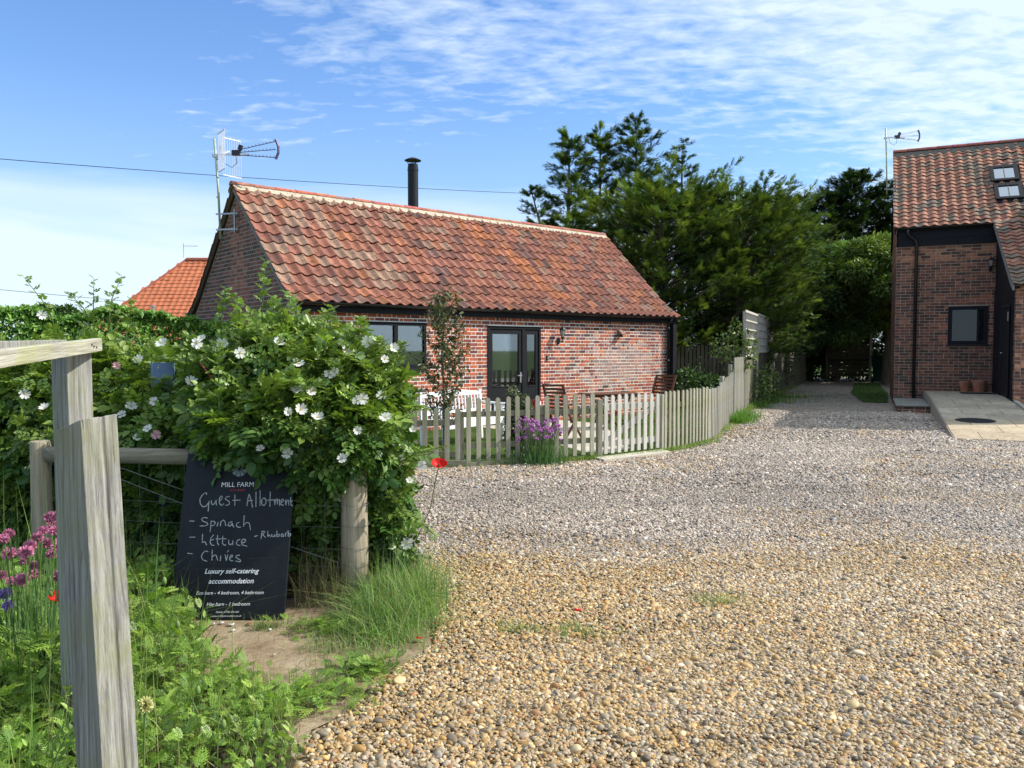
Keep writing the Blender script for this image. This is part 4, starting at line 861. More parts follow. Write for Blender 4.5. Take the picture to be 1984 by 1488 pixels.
fence_run(f1, [(-1.95, 10.45), (-0.72, 10.66)], 0.145, lambda s, p: 0.80, M['picket'], z0=0.02, rails=(0.17, 0.60))
fence_run(f1, [(-0.66, 10.69), (0.05, 10.98), (0.80, 11.24), (1.24, 11.46)], 0.145, lambda s, p: 0.93+0.02*s, M['picket'], z0=0.06, rails=(0.27, 0.70))
for (x, y, h) in ((-1.9, 10.53, 0.72), (-0.70, 10.75, 0.74), (0.42, 11.19, 0.80), (1.27, 11.50, 0.86)):
    mb = MB(); k = 0.8; mb.col = (k, k, k); mb.box((0, 0, h/2), (0.075, 0.075, h), Matrix.Rotation(0.35, 3, 'Z')); mb.build('post', M['picket'], f1, bevel=0.004, loc=(x, y, 0))
mb = MB(); mb.bar((-1.95, 10.42, 0.045), (-0.62, 10.63, 0.045), 0.03, 0.09); mb.bar((-0.62, 10.632, 0.03), (0.15, 10.93, 0.03), 0.03, 0.06); mb.build('gravel_board', M['picket_railmat'], f1)
gt = thing('garden_gate', 'paler bleached picket gate with diagonal brace between the fences', 'gate', (0, 0, 0))
ga, gb = Vector((1.34, 11.50, 0)), Vector((2.28, 12.26, 0)); gd = (gb-ga).normalized(); gn = Vector((-gd.y, gd.x, 0)); gl = (gb-ga).length
for k in range(9):
    p = ga+gd*(0.035+k*(gl-0.07)/8); mb = MB(); q = rp_.uniform(0.9, 1.1); mb.col = (q, q, q); picket_mb(mb, (0, 0), (gd.x, gd.y), 0.93+rp_.uniform(-0.008, 0.008)-0.006*abs(k-4), 0.06, 0.068); mb.build('picket', M['picket_white'], gt, loc=(p.x, p.y, 0))
for z_ in (0.20, 0.74): mb = MB(); mb.bar(ga+gn*0.028+Vector((0, 0, z_)), gb+gn*0.028+Vector((0, 0, z_)), 0.032, 0.085); mb.build('rail', M['picket_white'], gt)
mb = MB(); mb.bar(ga+gn*0.030+gd*0.08+Vector((0, 0, 0.24)), gb+gn*0.030-gd*0.08+Vector((0, 0, 0.70)), 0.028, 0.085); mb.build('brace', M['picket_white'], gt)
sheetp = [(1.18, 11.36), (2.33, 12.28), (2.42, 12.02), (1.30, 11.12)]; mb = MB(); mb.prism(sheetp, lambda x, y: (x, y, 0.0), lambda x, y: (x, y, 0.035)); o_ = mb.build('threshold_slab', M['stonestep'], bevel=0.004); tag(o_, 'pale stone slab set under the garden gate', 'stone slab')
f2 = thing('picket_fence', 'curving picket fence right of the gate, rising taller towards the trellis', 'fence', (0, 0, 0))
fence_run(f2, [(2.36, 12.33), (2.9, 12.95), (3.38, 13.62)], 0.135, lambda s, p: 0.94, M['picket'], z0=0.03, rails=(0.25, 0.70))
fence_run(f2, [(3.42, 13.70), (3.8, 14.55), (4.22, 15.70), (4.92, 17.62)], 0.150, lambda s, p: 0.90+0.06*(int(s*4)), M['picket_grey'], z0=0.03, rails=(0.25, 0.68), point=False)
fence_run(f2, [(4.97, 17.72), (5.42, 18.95), (5.95, 20.32)], 0.140, lambda s, p: 1.40, M['picket_grey'], z0=0.03, rails=(0.3, 1.1), point=False)
fence_run(f2, [(6.0, 20.42), (6.55, 21.75), (6.75, 22.2)], 0.150, lambda s, p: 1.30, M['picket'], z0=0.03, rails=(0.3, 1.0), point=False)
for (x, y, h) in ((2.34, 12.37, 0.88), (3.40, 13.74, 0.9), (4.2, 15.85, 1.05), (4.90, 17.78, 1.25)):
    mb = MB(); mb.box((0, 0, h/2), (0.08, 0.08, h), Matrix.Rotation(0.8, 3, 'Z')); mb.build('post', M['picket'], f2, bevel=0.004, loc=(x, y, 0))
def trellis(label, a, b, z0, z1):
    t_ = thing('trellis_panel', label, 'trellis', (0, 0, 0)); a, b = Vector(a+(0,)), Vector(b+(0,)); L_ = (b-a).length; d = (b-a).normalized(); n_ = Vector((-d.y, d.x, 0))
    mb = MB(); nb = int(L_/0.165)
    for k in range(nb+1): p = a+d*(L_*k/nb); mb.bar(p+Vector((0, 0, z0)), p+Vector((0, 0, z1)), 0.022, 0.022, up=(d.x, d.y, 0))
    nz = int((z1-z0)/0.22)
    mb.build('uprights', M['picket_grey'], t_); mb = MB()
    for k in range(nz+1): z = z0+(z1-z0)*k/nz; mb.bar(a-n_*0.024+Vector((0, 0, z)), b-n_*0.024+Vector((0, 0, z)), 0.018, 0.06 if k in (0, nz) else 0.04)
    mb.build('cross_slats', M['picket_white'], t_)
    for p in (a-d*0.03, b+d*0.03): mb = MB(); mb.box((0, 0, (z1)/2), (0.07, 0.07, z1-0.02)); mb.build('post', M['picket_grey'], t_, loc=(p.x, p.y, 0))
    return t_
trellis('pale square trellis panel above the picket fence, nearer of the two', (6.0, 20.5), (7.12, 23.1), 1.42, 2.58)
trellis('greyer trellis panel behind the first, partly hidden by branches', (7.2, 23.3), (9.1, 27.8), 1.52, 2.62)
f3 = thing('board_fence', 'dark close boarded fence beneath the trellis, running along the drive', 'fence', (0, 0, 0)); rf = random.Random(4)
for (a, b) in (((6.8, 22.35), (9.2, 28.0)), ((9.3, 28.2), (14.2, 38.3))):
    a, b = Vector(a+(0,)), Vector(b+(0,)); L_ = (b-a).length; d = (b-a).normalized(); mb = MB(); n_ = int(L_/0.13)
    for k in range(n_): p = a+d*(k*0.13); q = rf.uniform(0.7, 1.3); mb.col = (q, q, q); mb.box(tuple(p+Vector((0, 0, 0.74))), (0.12, 0.02, 1.48+rf.uniform(-0.02, 0.02)), Matrix.Rotation(math.atan2(d.y, d.x), 3, 'Z'))
    mb.build('boards', M['darkfence'], f3)
f4 = thing('board_fence', 'dark fence in deep shade at the back of the cottage garden', 'fence', (0, 0, 0)); mb = MB()
for k in range(30): x = 3.6+k*0.12; q = rf.uniform(0.7, 1.3); mb.col = (q, q, q); mb.box((x, 24.0, 0.85), (0.09, 0.02, 1.7+rf.uniform(-0.03, 0.03)))
mb.build('boards', M['darkfence'], f4); mb = MB(); mb.span(3.5, 7.3, 24.02, 24.06, 1.2, 1.3); mb.span(3.5, 7.3, 24.02, 24.06, 0.4, 0.5); mb.build('rail', M['darkfence'], f4)
f5 = thing('slatted_screen', 'slatted timber screen with a pale post at the dark end of the drive', 'screen', (0, 0, 0)); mb = MB()
for k in range(13): q = rf.uniform(0.6, 1.4); mb.col = (q*0.8, q*0.78, q*0.7); mb.box((16.5, 39.0, 0.35+k*0.175), (2.2, 0.03, 0.15))
mb.build('slats', M['darkfence'], f5)
for x, mt in ((15.45, 'darkfence'), (17.6, 'picket_grey')): mb = MB(); mb.box((x, 38.93, 1.3), (0.10, 0.10, 2.6)); mb.build('post', M[mt], f5)
mb = MB(); mb.box((16.9, 38.9, 2.58), (1.4, 0.06, 0.05)); mb.build('top_rail', M['picket_grey'], f5)
def bin_(label, x, y, s, h):
    t_ = thing('wheeled_bin', label, 'bin', (x, y, 0), 0.1, 'bins at the end of the drive'); mb = MB(); a, b = s*0.42, s*0.5
    i = mb.addv([(-a, -a, 0.08), (a, -a, 0.08), (a, a, 0.08), (-a, a, 0.08), (-b, -b, h-0.12), (b, -b, h-0.12), (b, b, h-0.12), (-b, b, h-0.12)])
    for q in ((0, 3, 2, 1), (4, 5, 6, 7), (0, 1, 5, 4), (1, 2, 6, 5), (2, 3, 7, 6), (3, 0, 4, 7)): mb.face([i+n_ for n_ in q])
    mb.span(-b-0.02, b+0.02, -b-0.025, -b, h-0.2, h-0.12); mb.build('body', M['green_plastic'], t_, bevel=0.015)
    mb = MB(); P = [(-b-0.05, h-0.115), (b+0.03, h-0.115), (b+0.03, h-0.05), (0, h), (-b-0.05, h-0.07)]; mb.prism(P, lambda y_, z: (-b-0.03, y_, z), lambda y_, z: (b+0.03, y_, z)); mb.build('lid', M['green_plastic'], t_, bevel=0.01)
    for sx in (-1, 1): mb = MB(); mb.tube([(sx*(a-0.02), a+0.05, 0.1), (sx*(a+0.04), a+0.05, 0.1)], 0.1, 12); mb.build('wheel', M['plastic_black'], t_)
bin_('large dark green wheeled bin beside the slatted screen', 17.75, 37.6, 0.95, 1.36); bin_('blackish green bin tucked between the other bin and the barn', 18.75, 38.0, 0.8, 1.28)

# ---------------------------------------------------------------- garden furniture
bc = thing('bench', 'white painted slatted garden bench behind the picket fence', 'bench', (-0.60, 13.22, 0), math.atan2(1.35, 0.98))
bl, bd_ = 1.62, 0.50     # local x along the bench, seat front at y=0, back at y=+bd_
mb = MB()
for k in range(7): y0_ = 0.01+k*0.066; mb.span(-bl/2+0.04, bl/2-0.04, y0_, y0_+0.052, 0.415+0.0*k, 0.437)
mb.build('seat', M['whitepaint'], bc, bevel=0.003)
mb = MB(); mb.span(-bl/2+0.06, bl/2-0.06, 0.0, 0.025, 0.30, 0.413); mb.span(-bl/2+0.06, bl/2-0.06, bd_-0.05, bd_-0.02, 0.33, 0.413); mb.build('apron', M['whitepaint'], bc, bevel=0.003)
mb = MB()
prt = lambda f: (-bl/2+0.06+(bl-0.12)*f)
for k in range(8):
    u0, u1 = prt(k/8), prt((k+1)/8); h0, h1 = [0.84+0.06*math.sin(math.pi*q) for q in (k/8, (k+1)/8)]
    mb.prism([(u0, h0), (u1, h1), (u1, 0.79), (u0, 0.79)], lambda x, z: (x, bd_+0.03, z), lambda x, z: (x, bd_+0.06, z))
mb.span(-bl/2+0.06, bl/2-0.06, bd_, bd_+0.028, 0.50, 0.55)
for k in range(17): x = prt((k+0.5)/17); mb.bar((x, bd_+0.012, 0.55), (x, bd_+0.045, 0.80), 0.028, 0.016, up=(1, 0, 0))
mb.build('backrest', M['whitepaint'], bc, bevel=0.002)
for sx in (-1, 1):
    for yy_, h in ((0.03, 0.62), (bd_+0.0, 0.88)): mb = MB(); mb.bar((sx*(bl/2-0.03), yy_, 0), (sx*(bl/2-0.03), yy_+(0.05 if h > 0.7 else 0), h), 0.05, 0.05, up=(1, 0, 0)); mb.build('leg', M['whitepaint'], bc, bevel=0.003)
    mb = MB(); mb.bar((sx*(bl/2-0.03), -0.03, 0.64), (sx*(bl/2-0.03), bd_+0.02, 0.66), 0.065, 0.03)
    for k in range(4): mb.bar((sx*(bl/2-0.03), 0.10+k*0.1, 0.43), (sx*(bl/2-0.03), 0.10+k*0.1, 0.64), 0.022, 0.022)
    mb.build('armrest', M['whitepaint'], bc, bevel=0.003)
def fold_chair(label, loc, rz, rec=0.28):
    t_ = thing('folding_chair', label, 'chair', loc, rz, 'dark slatted folding chairs')
    mb = MB()
    for k in range(6): mb.span(-0.20, 0.20, -0.20+k*0.072, -0.20+k*0.072+0.052, 0.44, 0.458)
    mb.build('seat', M['darkwood'], t_, bevel=0.002)
    mb = MB()
    for sx in (-1, 1): mb.bar((sx*0.215, 0.06, 0.30), (sx*0.215, 0.22+rec*0.5, 0.98), 0.022, 0.045, up=(1, 0, 0))
    for k in range(7): f = k/6; y = 0.17+rec*0.12+(0.05+rec*0.38)*f; mb.bar((-0.205, y, 0.56+0.40*f), (0.205, y, 0.56+0.40*f), 0.014, 0.042)
    mb.build('backrest', M['darkwood'], t_, bevel=0.002)
    for sx in (-1, 1):
        mb = MB(); mb.bar((sx*0.235, -0.24, 0.0), (sx*0.235, 0.20, 0.48), 0.022, 0.045, up=(1, 0, 0)); mb.build('leg', M['darkwood'], t_); mb = MB(); mb.bar((sx*0.212, 0.27, 0.0), (sx*0.212, -0.20, 0.46), 0.022, 0.045, up=(1, 0, 0)); mb.build('leg', M['darkwood'], t_)
    return t_
ch1 = fold_chair('dark slatted folding chair left of the table, seen from behind', (0.92, 14.05, 0), 2.45, 0.22)
ch2 = copy_tree(ch1); ch2.location = (3.05, 16.75, 0); ch2.rotation_euler = (0, 0, -0.75); ch2['label'] = 'reddish brown slatted chair right of the table, leaning back by the drainpipe'
ch2.scale = (1.08, 1.2, 1.06)
tb = thing('garden_table', 'dark slatted folding table between two chairs by the brick wall', 'table', (1.95, 15.7, 0), 0.30)
mb = MB()
for k in range(9): mb.span(-0.56, 0.56, -0.34+k*0.076, -0.34+k*0.076+0.062, 0.705, 0.722)
mb.build('tabletop', M['darkwood'], tb, bevel=0.002); mb = MB(); mb.span(-0.5, 0.5, -0.30, -0.275, 0.655, 0.705); mb.span(-0.5, 0.5, 0.275, 0.30, 0.655, 0.705); mb.build('apron', M['darkwood'], tb)
for sy in (-1, 1):
    for sx in (-1, 1): mb = MB(); mb.bar((sx*0.34, sy*0.29+sx*0.013, 0), (-sx*0.34, sy*0.26+sx*0.013, 0.68), 0.05, 0.022); mb.build('leg', M['darkwood'], tb)

# ---------------------------------------------------------------- near posts, handrail, round rail and wires
np_ = thing('oak_post', 'thick weathered square post with slanted top, nearest the camera', 'post', (0, 0, 0))
def leanpost(name, base, top, phi, s, topz, notch, mat, parent, zb=0.0):
    """square post with corners; phi rotates it; topz gives the height of each corner"""
    c, sn = math.cos(phi), math.sin(phi); h = s/2; prof = [(-h, -h), (h*0.0, -h), (h*0.14, -h+0.007), (h*0.24, -h+0.007), (h*0.34, -h+0.001), (h, -h), (h, h), (-h, h)] if notch else [(-h, -h), (h, -h), (h, h), (-h, h)]
    mb = MB(); nz = 9; rings = []
    for k in range(nz+1):
        f = k/nz; P = []
        for (u, v) in prof:
            x = c*u-sn*v; y = sn*u+c*v; zt = topz(u/h, v/h); P.append((x+base[0]+(top[0]-base[0])*f-base[0], y+(top[1]-base[1])*f, zb+(zt-zb)*f))
        rings.append(mb.addv(P))
    n_ = len(prof)
    for a, b in zip(rings, rings[1:]):
        for j in range(n_): mb.face((a+j, a+(j+1) % n_, b+(j+1) % n_, b+j))
    mb.face([rings[0]+j for j in reversed(range(n_))]); mb.face([rings[-1]+j for j in range(n_)])
    return mb.build(name, mat, parent, loc=(base[0], base[1], 0), bevel=0.002)
leanpost('timber', (-0.968, 1.90), (-1.045, 1.94), 1.10, 0.097, lambda u, v: 1.402+0.016*(0.454*u-0.891*v)-0.004*(0.891*u+0.454*v), True, M['post_grey'], np_)
gp_ = thing('handrail', 'weathered square post carrying a sloping rail of two boards', 'handrail', (0, 0, 0))
leanpost('post', (-1.685, 3.05), (-1.695, 3.05), 1.065, 0.100, lambda u, v: 1.598, False, M['post_grey'], gp_)
def board(a, b, th, h, mat, parent, nm='rail_board'):
    a, b = Vector(a), Vector(b); L_ = (b-a).length; d = (b-a).normalized(); mb = MB(); mb.span(-th/2, th/2, -L_/2, L_/2, -h/2, h/2); o_ = mb.build(nm, mat, parent, bevel=0.003); o_.location = (a+b)/2
    o_.rotation_euler = d.to_track_quat('Y', 'Z').to_euler(); return o_
board((-1.618, 3.10, 1.600), (-1.20, 1.35, 1.520), 0.032, 0.050, M['rail_y'], gp_)
board((-1.745, 3.08, 1.594), (-1.34, 1.38, 1.560), 0.032, 0.050, M['post_grey'], gp_)
mb = MB()
for x, z in ((0, 0), (0.035, 0.003), (0.06, 0.01)): mb.tube([(-1.580+x*0.24, 3.02-x, 1.592+z-0.003), (-1.586+x*0.24, 3.02-x, 1.592+z-0.003)], 0.004, 8)
mb.build('nail', M['cast'], gp_)
rfn = thing('post_and_wire_fence', 'round post and rail fence strung with wire under the rose bush', 'fence', (0, 0, 0))
def roundpost(x, y, r0, r1, h, nm='post'):
    mb = MB(); q = rf.uniform(0.9, 1.1); mb.col = (q, q, q); mb.lathe([(r0, 0), (r0*1.01, h*0.3), ((r0+r1)/2, h*0.6), (r1, h-0.008), (r1*0.9, h)], (0, 0, 0), 24); o_ = mb.build(nm, M['post_round'], rfn, smooth=False, loc=(x, y, 0)); o_.data.polygons.foreach_set('use_smooth', [len(p.vertices) == 4 for p in o_.data.polygons]); return o_
roundpost(-0.983, 4.90, 0.084, 0.078, 1.08); roundpost(-3.06, 5.12, 0.064, 0.060, 0.99)
mb = MB(); mb.tube([(-3.0, 5.10, 0.905), (-2.2, 5.03, 0.900), (-1.0, 4.96, 0.885)], 0.052, 14); o_ = mb.build('rail', M['rail_x'], rfn, smooth=True)
mb = MB(); wr_ = 0.0016
for P in ([(-2.99, 5.04, 0.95), (-2.77, 4.95, 0.87), (-2.38, 4.84, 0.775), (-2.0, 4.90, 0.60), (-1.32, 4.80, 0.365), (-1.07, 4.815, 0.275)], [(-3.0, 5.045, 0.935), (-2.38, 4.85, 0.845), (-1.99, 4.92, 0.68)]): mb.tube(P, wr_*1.5, 5)
for z in (0.87, 0.625, 0.495, 0.36, 0.25, 0.14, 0.06):
    mb.tube([(-3.0, 5.05, z+0.01), (-2.0, 4.93, z-0.004), (-1.05, 4.80, z)], wr_*0.8, 4)
    mb.tube([(-0.983+0.091*math.cos(t__), 4.90+0.091*math.sin(t__), z+0.004*math.sin(t__*2)) for t__ in [math.pi*2*k/20 for k in range(21)]], wr_, 4, cap=False)
for k in range(13): x = -2.95+k*0.15; mb.tube([(x, 5.045-(x+3)*0.12, 0.88), (x+0.004, 5.045-(x+3)*0.12, 0.02)], wr_*0.7, 4)
mb.build('wire', M['wire'], rfn)
tag_blue = thing('blue_panel', 'small blue grey panel glimpsed through the roses behind the rail', 'panel', (-2.42, 5.49, 0), 0.1); mb = MB(); mb.span(-0.065, 0.065, -0.01, 0.01, 0.0, 1.49); mb.build('face', M['tankblue'], tag_blue); mb = MB(); mb.span(-0.075, -0.065, -0.015, 0.015, 0, 1.495); mb.span(0.065, 0.075, -0.015, 0.015, 0, 1.495); mb.build('edge', M['tankblue'], tag_blue)

# ---------------------------------------------------------------- blackboard sign leaning on the rail
ln_ = math.atan2(0.333, 0.943)
sg = thing('blackboard_sign', 'leaning blackboard sign with chalked list of vegetables and printed lettering', 'sign', (-1.99, 4.535, 0.012)); sg.rotation_euler = (-ln_, -0.010, 0)
# local: x right, z up the board, y into the board
SW, SH = 0.668, 0.985
mb = MB(); mb.span(0, SW, 0, 0.018, 0, SH); mb.build('board', M['blackboard'], sg, bevel=0.003)
def stroke_mesh(segs, w_, yo):
    mb = MB(); r_ = random.Random(3)
    for pl_ in segs:
        P = []
        for a, b in zip(pl_, pl_[1:]):
            n_ = max(1, int(math.hypot(b[0]-a[0], b[1]-a[1])/0.004))
            for k in range(n_): f = k/n_; P.append((a[0]+(b[0]-a[0])*f, a[1]+(b[1]-a[1])*f))
        P.append(pl_[-1])
        Q = [P[0]]+[((P[i-1][0]+2*P[i][0]+P[i+1][0])/4, (P[i-1][1]+2*P[i][1]+P[i+1][1])/4) for i in range(1, len(P)-1)]+[P[-1]]
        L_, R_ = [], []
        for i, p in enumerate(Q):
            a, b = Q[max(i-1, 0)], Q[min(i+1, len(Q)-1)]; dx, dz = b[0]-a[0], b[1]-a[1]; l = math.hypot(dx, dz) or 1; ww = w_*r_.uniform(0.6, 1.25)/2
            L_.append((p[0]-dz/l*ww, yo, p[1]+dx/l*ww)); R_.append((p[0]+dz/l*ww, yo, p[1]-dx/l*ww))
        i0 = mb.addv(L_); i1 = mb.addv(R_)
        for i in range(len(Q)-1): mb.face((i0+i, i1+i, i1+i+1, i0+i+1))
    return mb
CH = "0.114,0.739;0.117,0.750;0.106,0.754;0.089,0.739;0.077,0.714;0.083,0.685;0.102,0.666;0.120,0.672;0.134,0.695;0.134,0.706;0.134,0.672;0.135,0.638|0.148,0.706;0.149,0.689;0.159,0.678;0.171,0.689;0.177,0.710;0.178,0.693;0.182,0.676|0.196,0.701;0.210,0.714;0.213,0.729;0.202,0.733;0.195,0.714;0.198,0.689;0.210,0.674;0.226,0.685|0.257,0.729;0.238,0.727;0.229,0.714;0.244,0.706;0.260,0.695;0.258,0.680;0.237,0.674|0.287,0.741;0.293,0.672|0.276,0.705;0.324,0.706|0.366,0.670;0.368,0.714;0.373,0.744;0.390,0.701;0.401,0.661|0.369,0.701;0.400,0.703|0.414,0.756;0.421,0.664|0.438,0.765;0.446,0.670|0.464,0.718;0.453,0.706;0.455,0.680;0.469,0.670;0.480,0.685;0.478,0.710;0.464,0.718|0.501,0.756;0.505,0.664|0.489,0.703;0.531,0.706|0.528,0.710;0.536,0.672;0.535,0.701;0.545,0.714;0.550,0.676;0.550,0.701;0.560,0.710;0.564,0.668|0.570,0.689;0.586,0.695;0.583,0.710;0.571,0.706;0.571,0.676;0.588,0.672|0.596,0.706;0.601,0.670;0.603,0.697;0.613,0.706;0.620,0.670|0.626,0.722;0.632,0.676;0.644,0.666|0.620,0.697;0.642,0.697|0.136,0.599;0.113,0.605;0.099,0.593;0.111,0.580;0.135,0.572;0.143,0.561;0.127,0.553;0.093,0.553|0.159,0.584;0.160,0.555;0.159,0.516|0.158,0.576;0.174,0.582;0.186,0.570;0.177,0.555;0.162,0.553|0.202,0.574;0.198,0.549|0.217,0.551;0.218,0.580;0.220,0.576;0.232,0.588;0.243,0.576;0.250,0.551|0.287,0.576;0.267,0.572;0.262,0.555;0.277,0.549;0.288,0.568;0.291,0.555;0.299,0.543|0.329,0.572;0.315,0.568;0.313,0.551;0.328,0.542;0.340,0.545|0.355,0.613;0.357,0.545|0.358,0.555;0.371,0.572;0.390,0.568;0.401,0.526|0.027,0.583;0.058,0.582|0.116,0.506;0.118,0.453;0.133,0.461;0.148,0.438|0.183,0.500;0.168,0.481;0.165,0.457;0.177,0.438;0.192,0.438|0.168,0.467;0.186,0.473|0.206,0.498;0.209,0.453;0.219,0.438|0.198,0.475;0.227,0.475|0.238,0.493;0.240,0.448;0.252,0.437;0.262,0.440|0.229,0.477;0.260,0.475|0.275,0.469;0.278,0.444;0.289,0.440;0.300,0.448;0.300,0.469;0.303,0.438|0.344,0.471;0.328,0.467;0.322,0.448;0.331,0.436;0.347,0.436|0.354,0.448;0.376,0.457;0.377,0.469;0.360,0.473;0.351,0.457;0.359,0.438;0.389,0.430|0.039,0.487;0.072,0.487|0.427,0.487;0.447,0.493|0.470,0.520;0.468,0.473|0.468,0.514;0.482,0.520;0.489,0.512;0.474,0.500;0.494,0.481|0.505,0.520;0.507,0.483;0.512,0.496;0.520,0.493;0.523,0.481|0.530,0.500;0.531,0.485;0.544,0.485;0.547,0.500;0.550,0.483|0.559,0.520;0.560,0.485;0.575,0.487;0.576,0.500;0.561,0.498|0.596,0.502;0.586,0.498;0.587,0.485;0.600,0.489;0.598,0.502;0.602,0.484|0.612,0.485;0.611,0.506;0.621,0.506|0.626,0.522;0.629,0.485;0.643,0.489;0.644,0.500;0.630,0.502|0.161,0.400;0.143,0.406;0.127,0.391;0.122,0.371;0.133,0.353;0.159,0.345|0.183,0.412;0.187,0.349|0.186,0.367;0.200,0.383;0.210,0.379;0.221,0.349|0.237,0.377;0.237,0.347|0.262,0.383;0.273,0.345;0.278,0.383|0.273,0.396;0.283,0.408|0.293,0.363;0.308,0.371;0.305,0.381;0.293,0.375;0.291,0.355;0.303,0.345;0.313,0.347|0.349,0.379;0.332,0.377;0.325,0.369;0.338,0.359;0.358,0.349;0.357,0.339;0.327,0.345|0.037,0.393;0.068,0.389"
segs = [[tuple(float(v) for v in p_.split(',')) for p_ in s_.split(';')] for s_ in CH.split('|')]
off = 0.028
segs = [[(a+off, b-0.012) for a, b in s_] for s_ in segs]
stroke_mesh(segs, 0.0050, -0.0012).build('chalk_writing', M['chalk'], sg)
def lettering(body, u0, u1, v, mat, shear=0.0, bold=0.0, name='lettering'):
    cu = bpy.data.curves.new(name, 'FONT'); cu.body = body; cu.size = 0.05; cu.shear = shear; cu.offset = bold; cu.resolution_u = 3; tmp = bpy.data.objects.new('tmp', cu); coll.objects.link(tmp)
    me = bpy.data.meshes.new_from_object(tmp.evaluated_get(bpy.context.evaluated_depsgraph_get())); bpy.data.objects.remove(tmp)
    n_ = len(me.vertices); c = np.empty(n_*3, np.float32); me.vertices.foreach_get('co', c); c = c.reshape(-1, 3); mn, mx = c.min(0), c.max(0); s = (u1-u0)/(mx[0]-mn[0]); capc = 0.018
    o3 = np.stack([(c[:, 0]-mn[0])*s+u0, np.full(n_, -0.0014), (c[:, 1]-capc)*s+v], 1).astype(np.float32); me.vertices.foreach_set('co', o3.ravel()); me.materials.clear(); me.materials.append(mat); me.name = name
    return link(bpy.data.objects.new(name, me), sg)
lettering('MILL FARM', 0.229, 0.424, 0.790, M['printwhite'])
lettering('ECO BARN', 0.286, 0.374, 0.755, M['printred'])
lettering('Luxury self-catering', 0.180, 0.500, 0.276, M['printwhite'], 0.25, 0.0007)
lettering('accommodation', 0.208, 0.474, 0.219, M['printwhite'], 0.25, 0.0007)
lettering('Eco barn - 4 bedroom, 4 bathroom', 0.143, 0.538, 0.152, M['printwhite'], 0.25, 0.0002)
lettering('Hay barn - 1 bedroom', 0.210, 0.463, 0.088, M['printwhite'], 0.25, 0.0002)
lettering('Mobile: 07900 376 462', 0.268, 0.402, 0.043, M['printwhite'], 0.25)
lettering('www.millfarm-ecobarn.co.uk', 0.248, 0.418, 0.021, M['printwhite'], 0.25)
mb = MB(); cx, cz = 0.330, 0.885
for k in range(9):
    a0_, a1_ = 2*math.pi*k/9+0.06, 2*math.pi*(k+1)/9-0.04; mb.poly([(cx+0.006*math.cos((a0_+a1_)/2), -0.0014, cz+0.006*math.sin((a0_+a1_)/2)), (cx+0.046*math.cos(a0_), -0.0014, cz+0.046*math.sin(a0_)), (cx+0.048*math.cos((a0_+a1_)/2), -0.0014, cz+0.048*math.sin((a0_+a1_)/2)), (cx+0.046*math.cos(a1_), -0.0014, cz+0.046*math.sin(a1_))])
mb.build('emblem', M['printgrey'], sg)
# ---------------------------------------------------------------- vegetation kit
def nrmv(a): return a/np.maximum(np.linalg.norm(a, axis=-1, keepdims=True), 1e-9)
def basis(t, n):
    y = nrmv(t); x = nrmv(np.cross(y, n)); z = np.cross(x, y); return np.stack([x, y, z], -1)      # columns x,y,z
def instance(tv, R, S, T): return (np.einsum('nij,vj->nvi', R, tv)*np.asarray(S)[:, None, None] + T[:, None, :])
def multi(tv, tf, R, S, T, C, jit=0.0, r=None):
    n = len(T); V = instance(tv, R, S, T).reshape(-1, 3); nv = len(tv); F = [(np.asarray(f)[None] + (np.arange(n)*nv)[:, None, None]).reshape(-1, np.asarray(f).shape[1]) for f in tf]
    return V, F, np.repeat(C, nv, 0)
def merge(parts):
    Vs, Fs, Cs, o = [], {}, [], 0
    for V, F, C in parts:
        Vs.append(V); Cs.append(C)
        for f in F: Fs.setdefault(f.shape[1], []).append(f+o)
        o += len(V)
    return np.concatenate(Vs), [np.concatenate(v) for v in Fs.values()], np.concatenate(Cs)
def leaflet(c, d, L, w, lift=0.12):
    d = np.array([d[0], d[1], 0.0]); d /= np.linalg.norm(d); s = np.array([-d[1], d[0], 0]); c = np.array(c, float)
    P = [c, c+d*L*0.3-s*w*0.42+[0, 0, lift*w], c+d*L*0.68-s*w*0.36+[0, 0, lift*w*0.7], c+d*L+[0, 0, -0.10*L], c+d*L*0.68+s*w*0.36+[0, 0, lift*w*0.7], c+d*L*0.3+s*w*0.42+[0, 0, lift*w]]
    return P, [(0, 1, 2, 3), (0, 3, 4, 5)]
def compound(n=3, L=0.42, w=0.30, droop=0.25):
    V, F = [], []
    for k in range(n):
        y = 0.22+0.24*k
        for sx in (-1, 1): P, f = leaflet((sx*0.02, y, -droop*y*y), (sx*0.9, 0.45), L*(0.85+0.1*k), w); F += [tuple(i+len(V) for i in q) for q in f]; V += P
    P, f = leaflet((0, 0.22+0.24*n-0.12, -droop*0.6), (0, 1), L*1.1, w*1.1); F += [tuple(i+len(V) for i in q) for q in f]; V += P
    b = len(V); V += [(-0.008, 0, 0), (0.008, 0, 0), (0.004, 0.85, -droop*0.6), (-0.004, 0.85, -droop*0.6)]; F.append((b, b+1, b+2, b+3))
    return np.array(V, float), [np.array(F)]
ROSE_T = compound(); ROSE_S = compound(2, 0.5, 0.36)
def single_leaf(w=0.5): P, f = leaflet((0, 0, 0), (0, 1), 1.0, w, 0.15); return np.array(P, float), [np.array(f)]
LEAF1 = single_leaf()
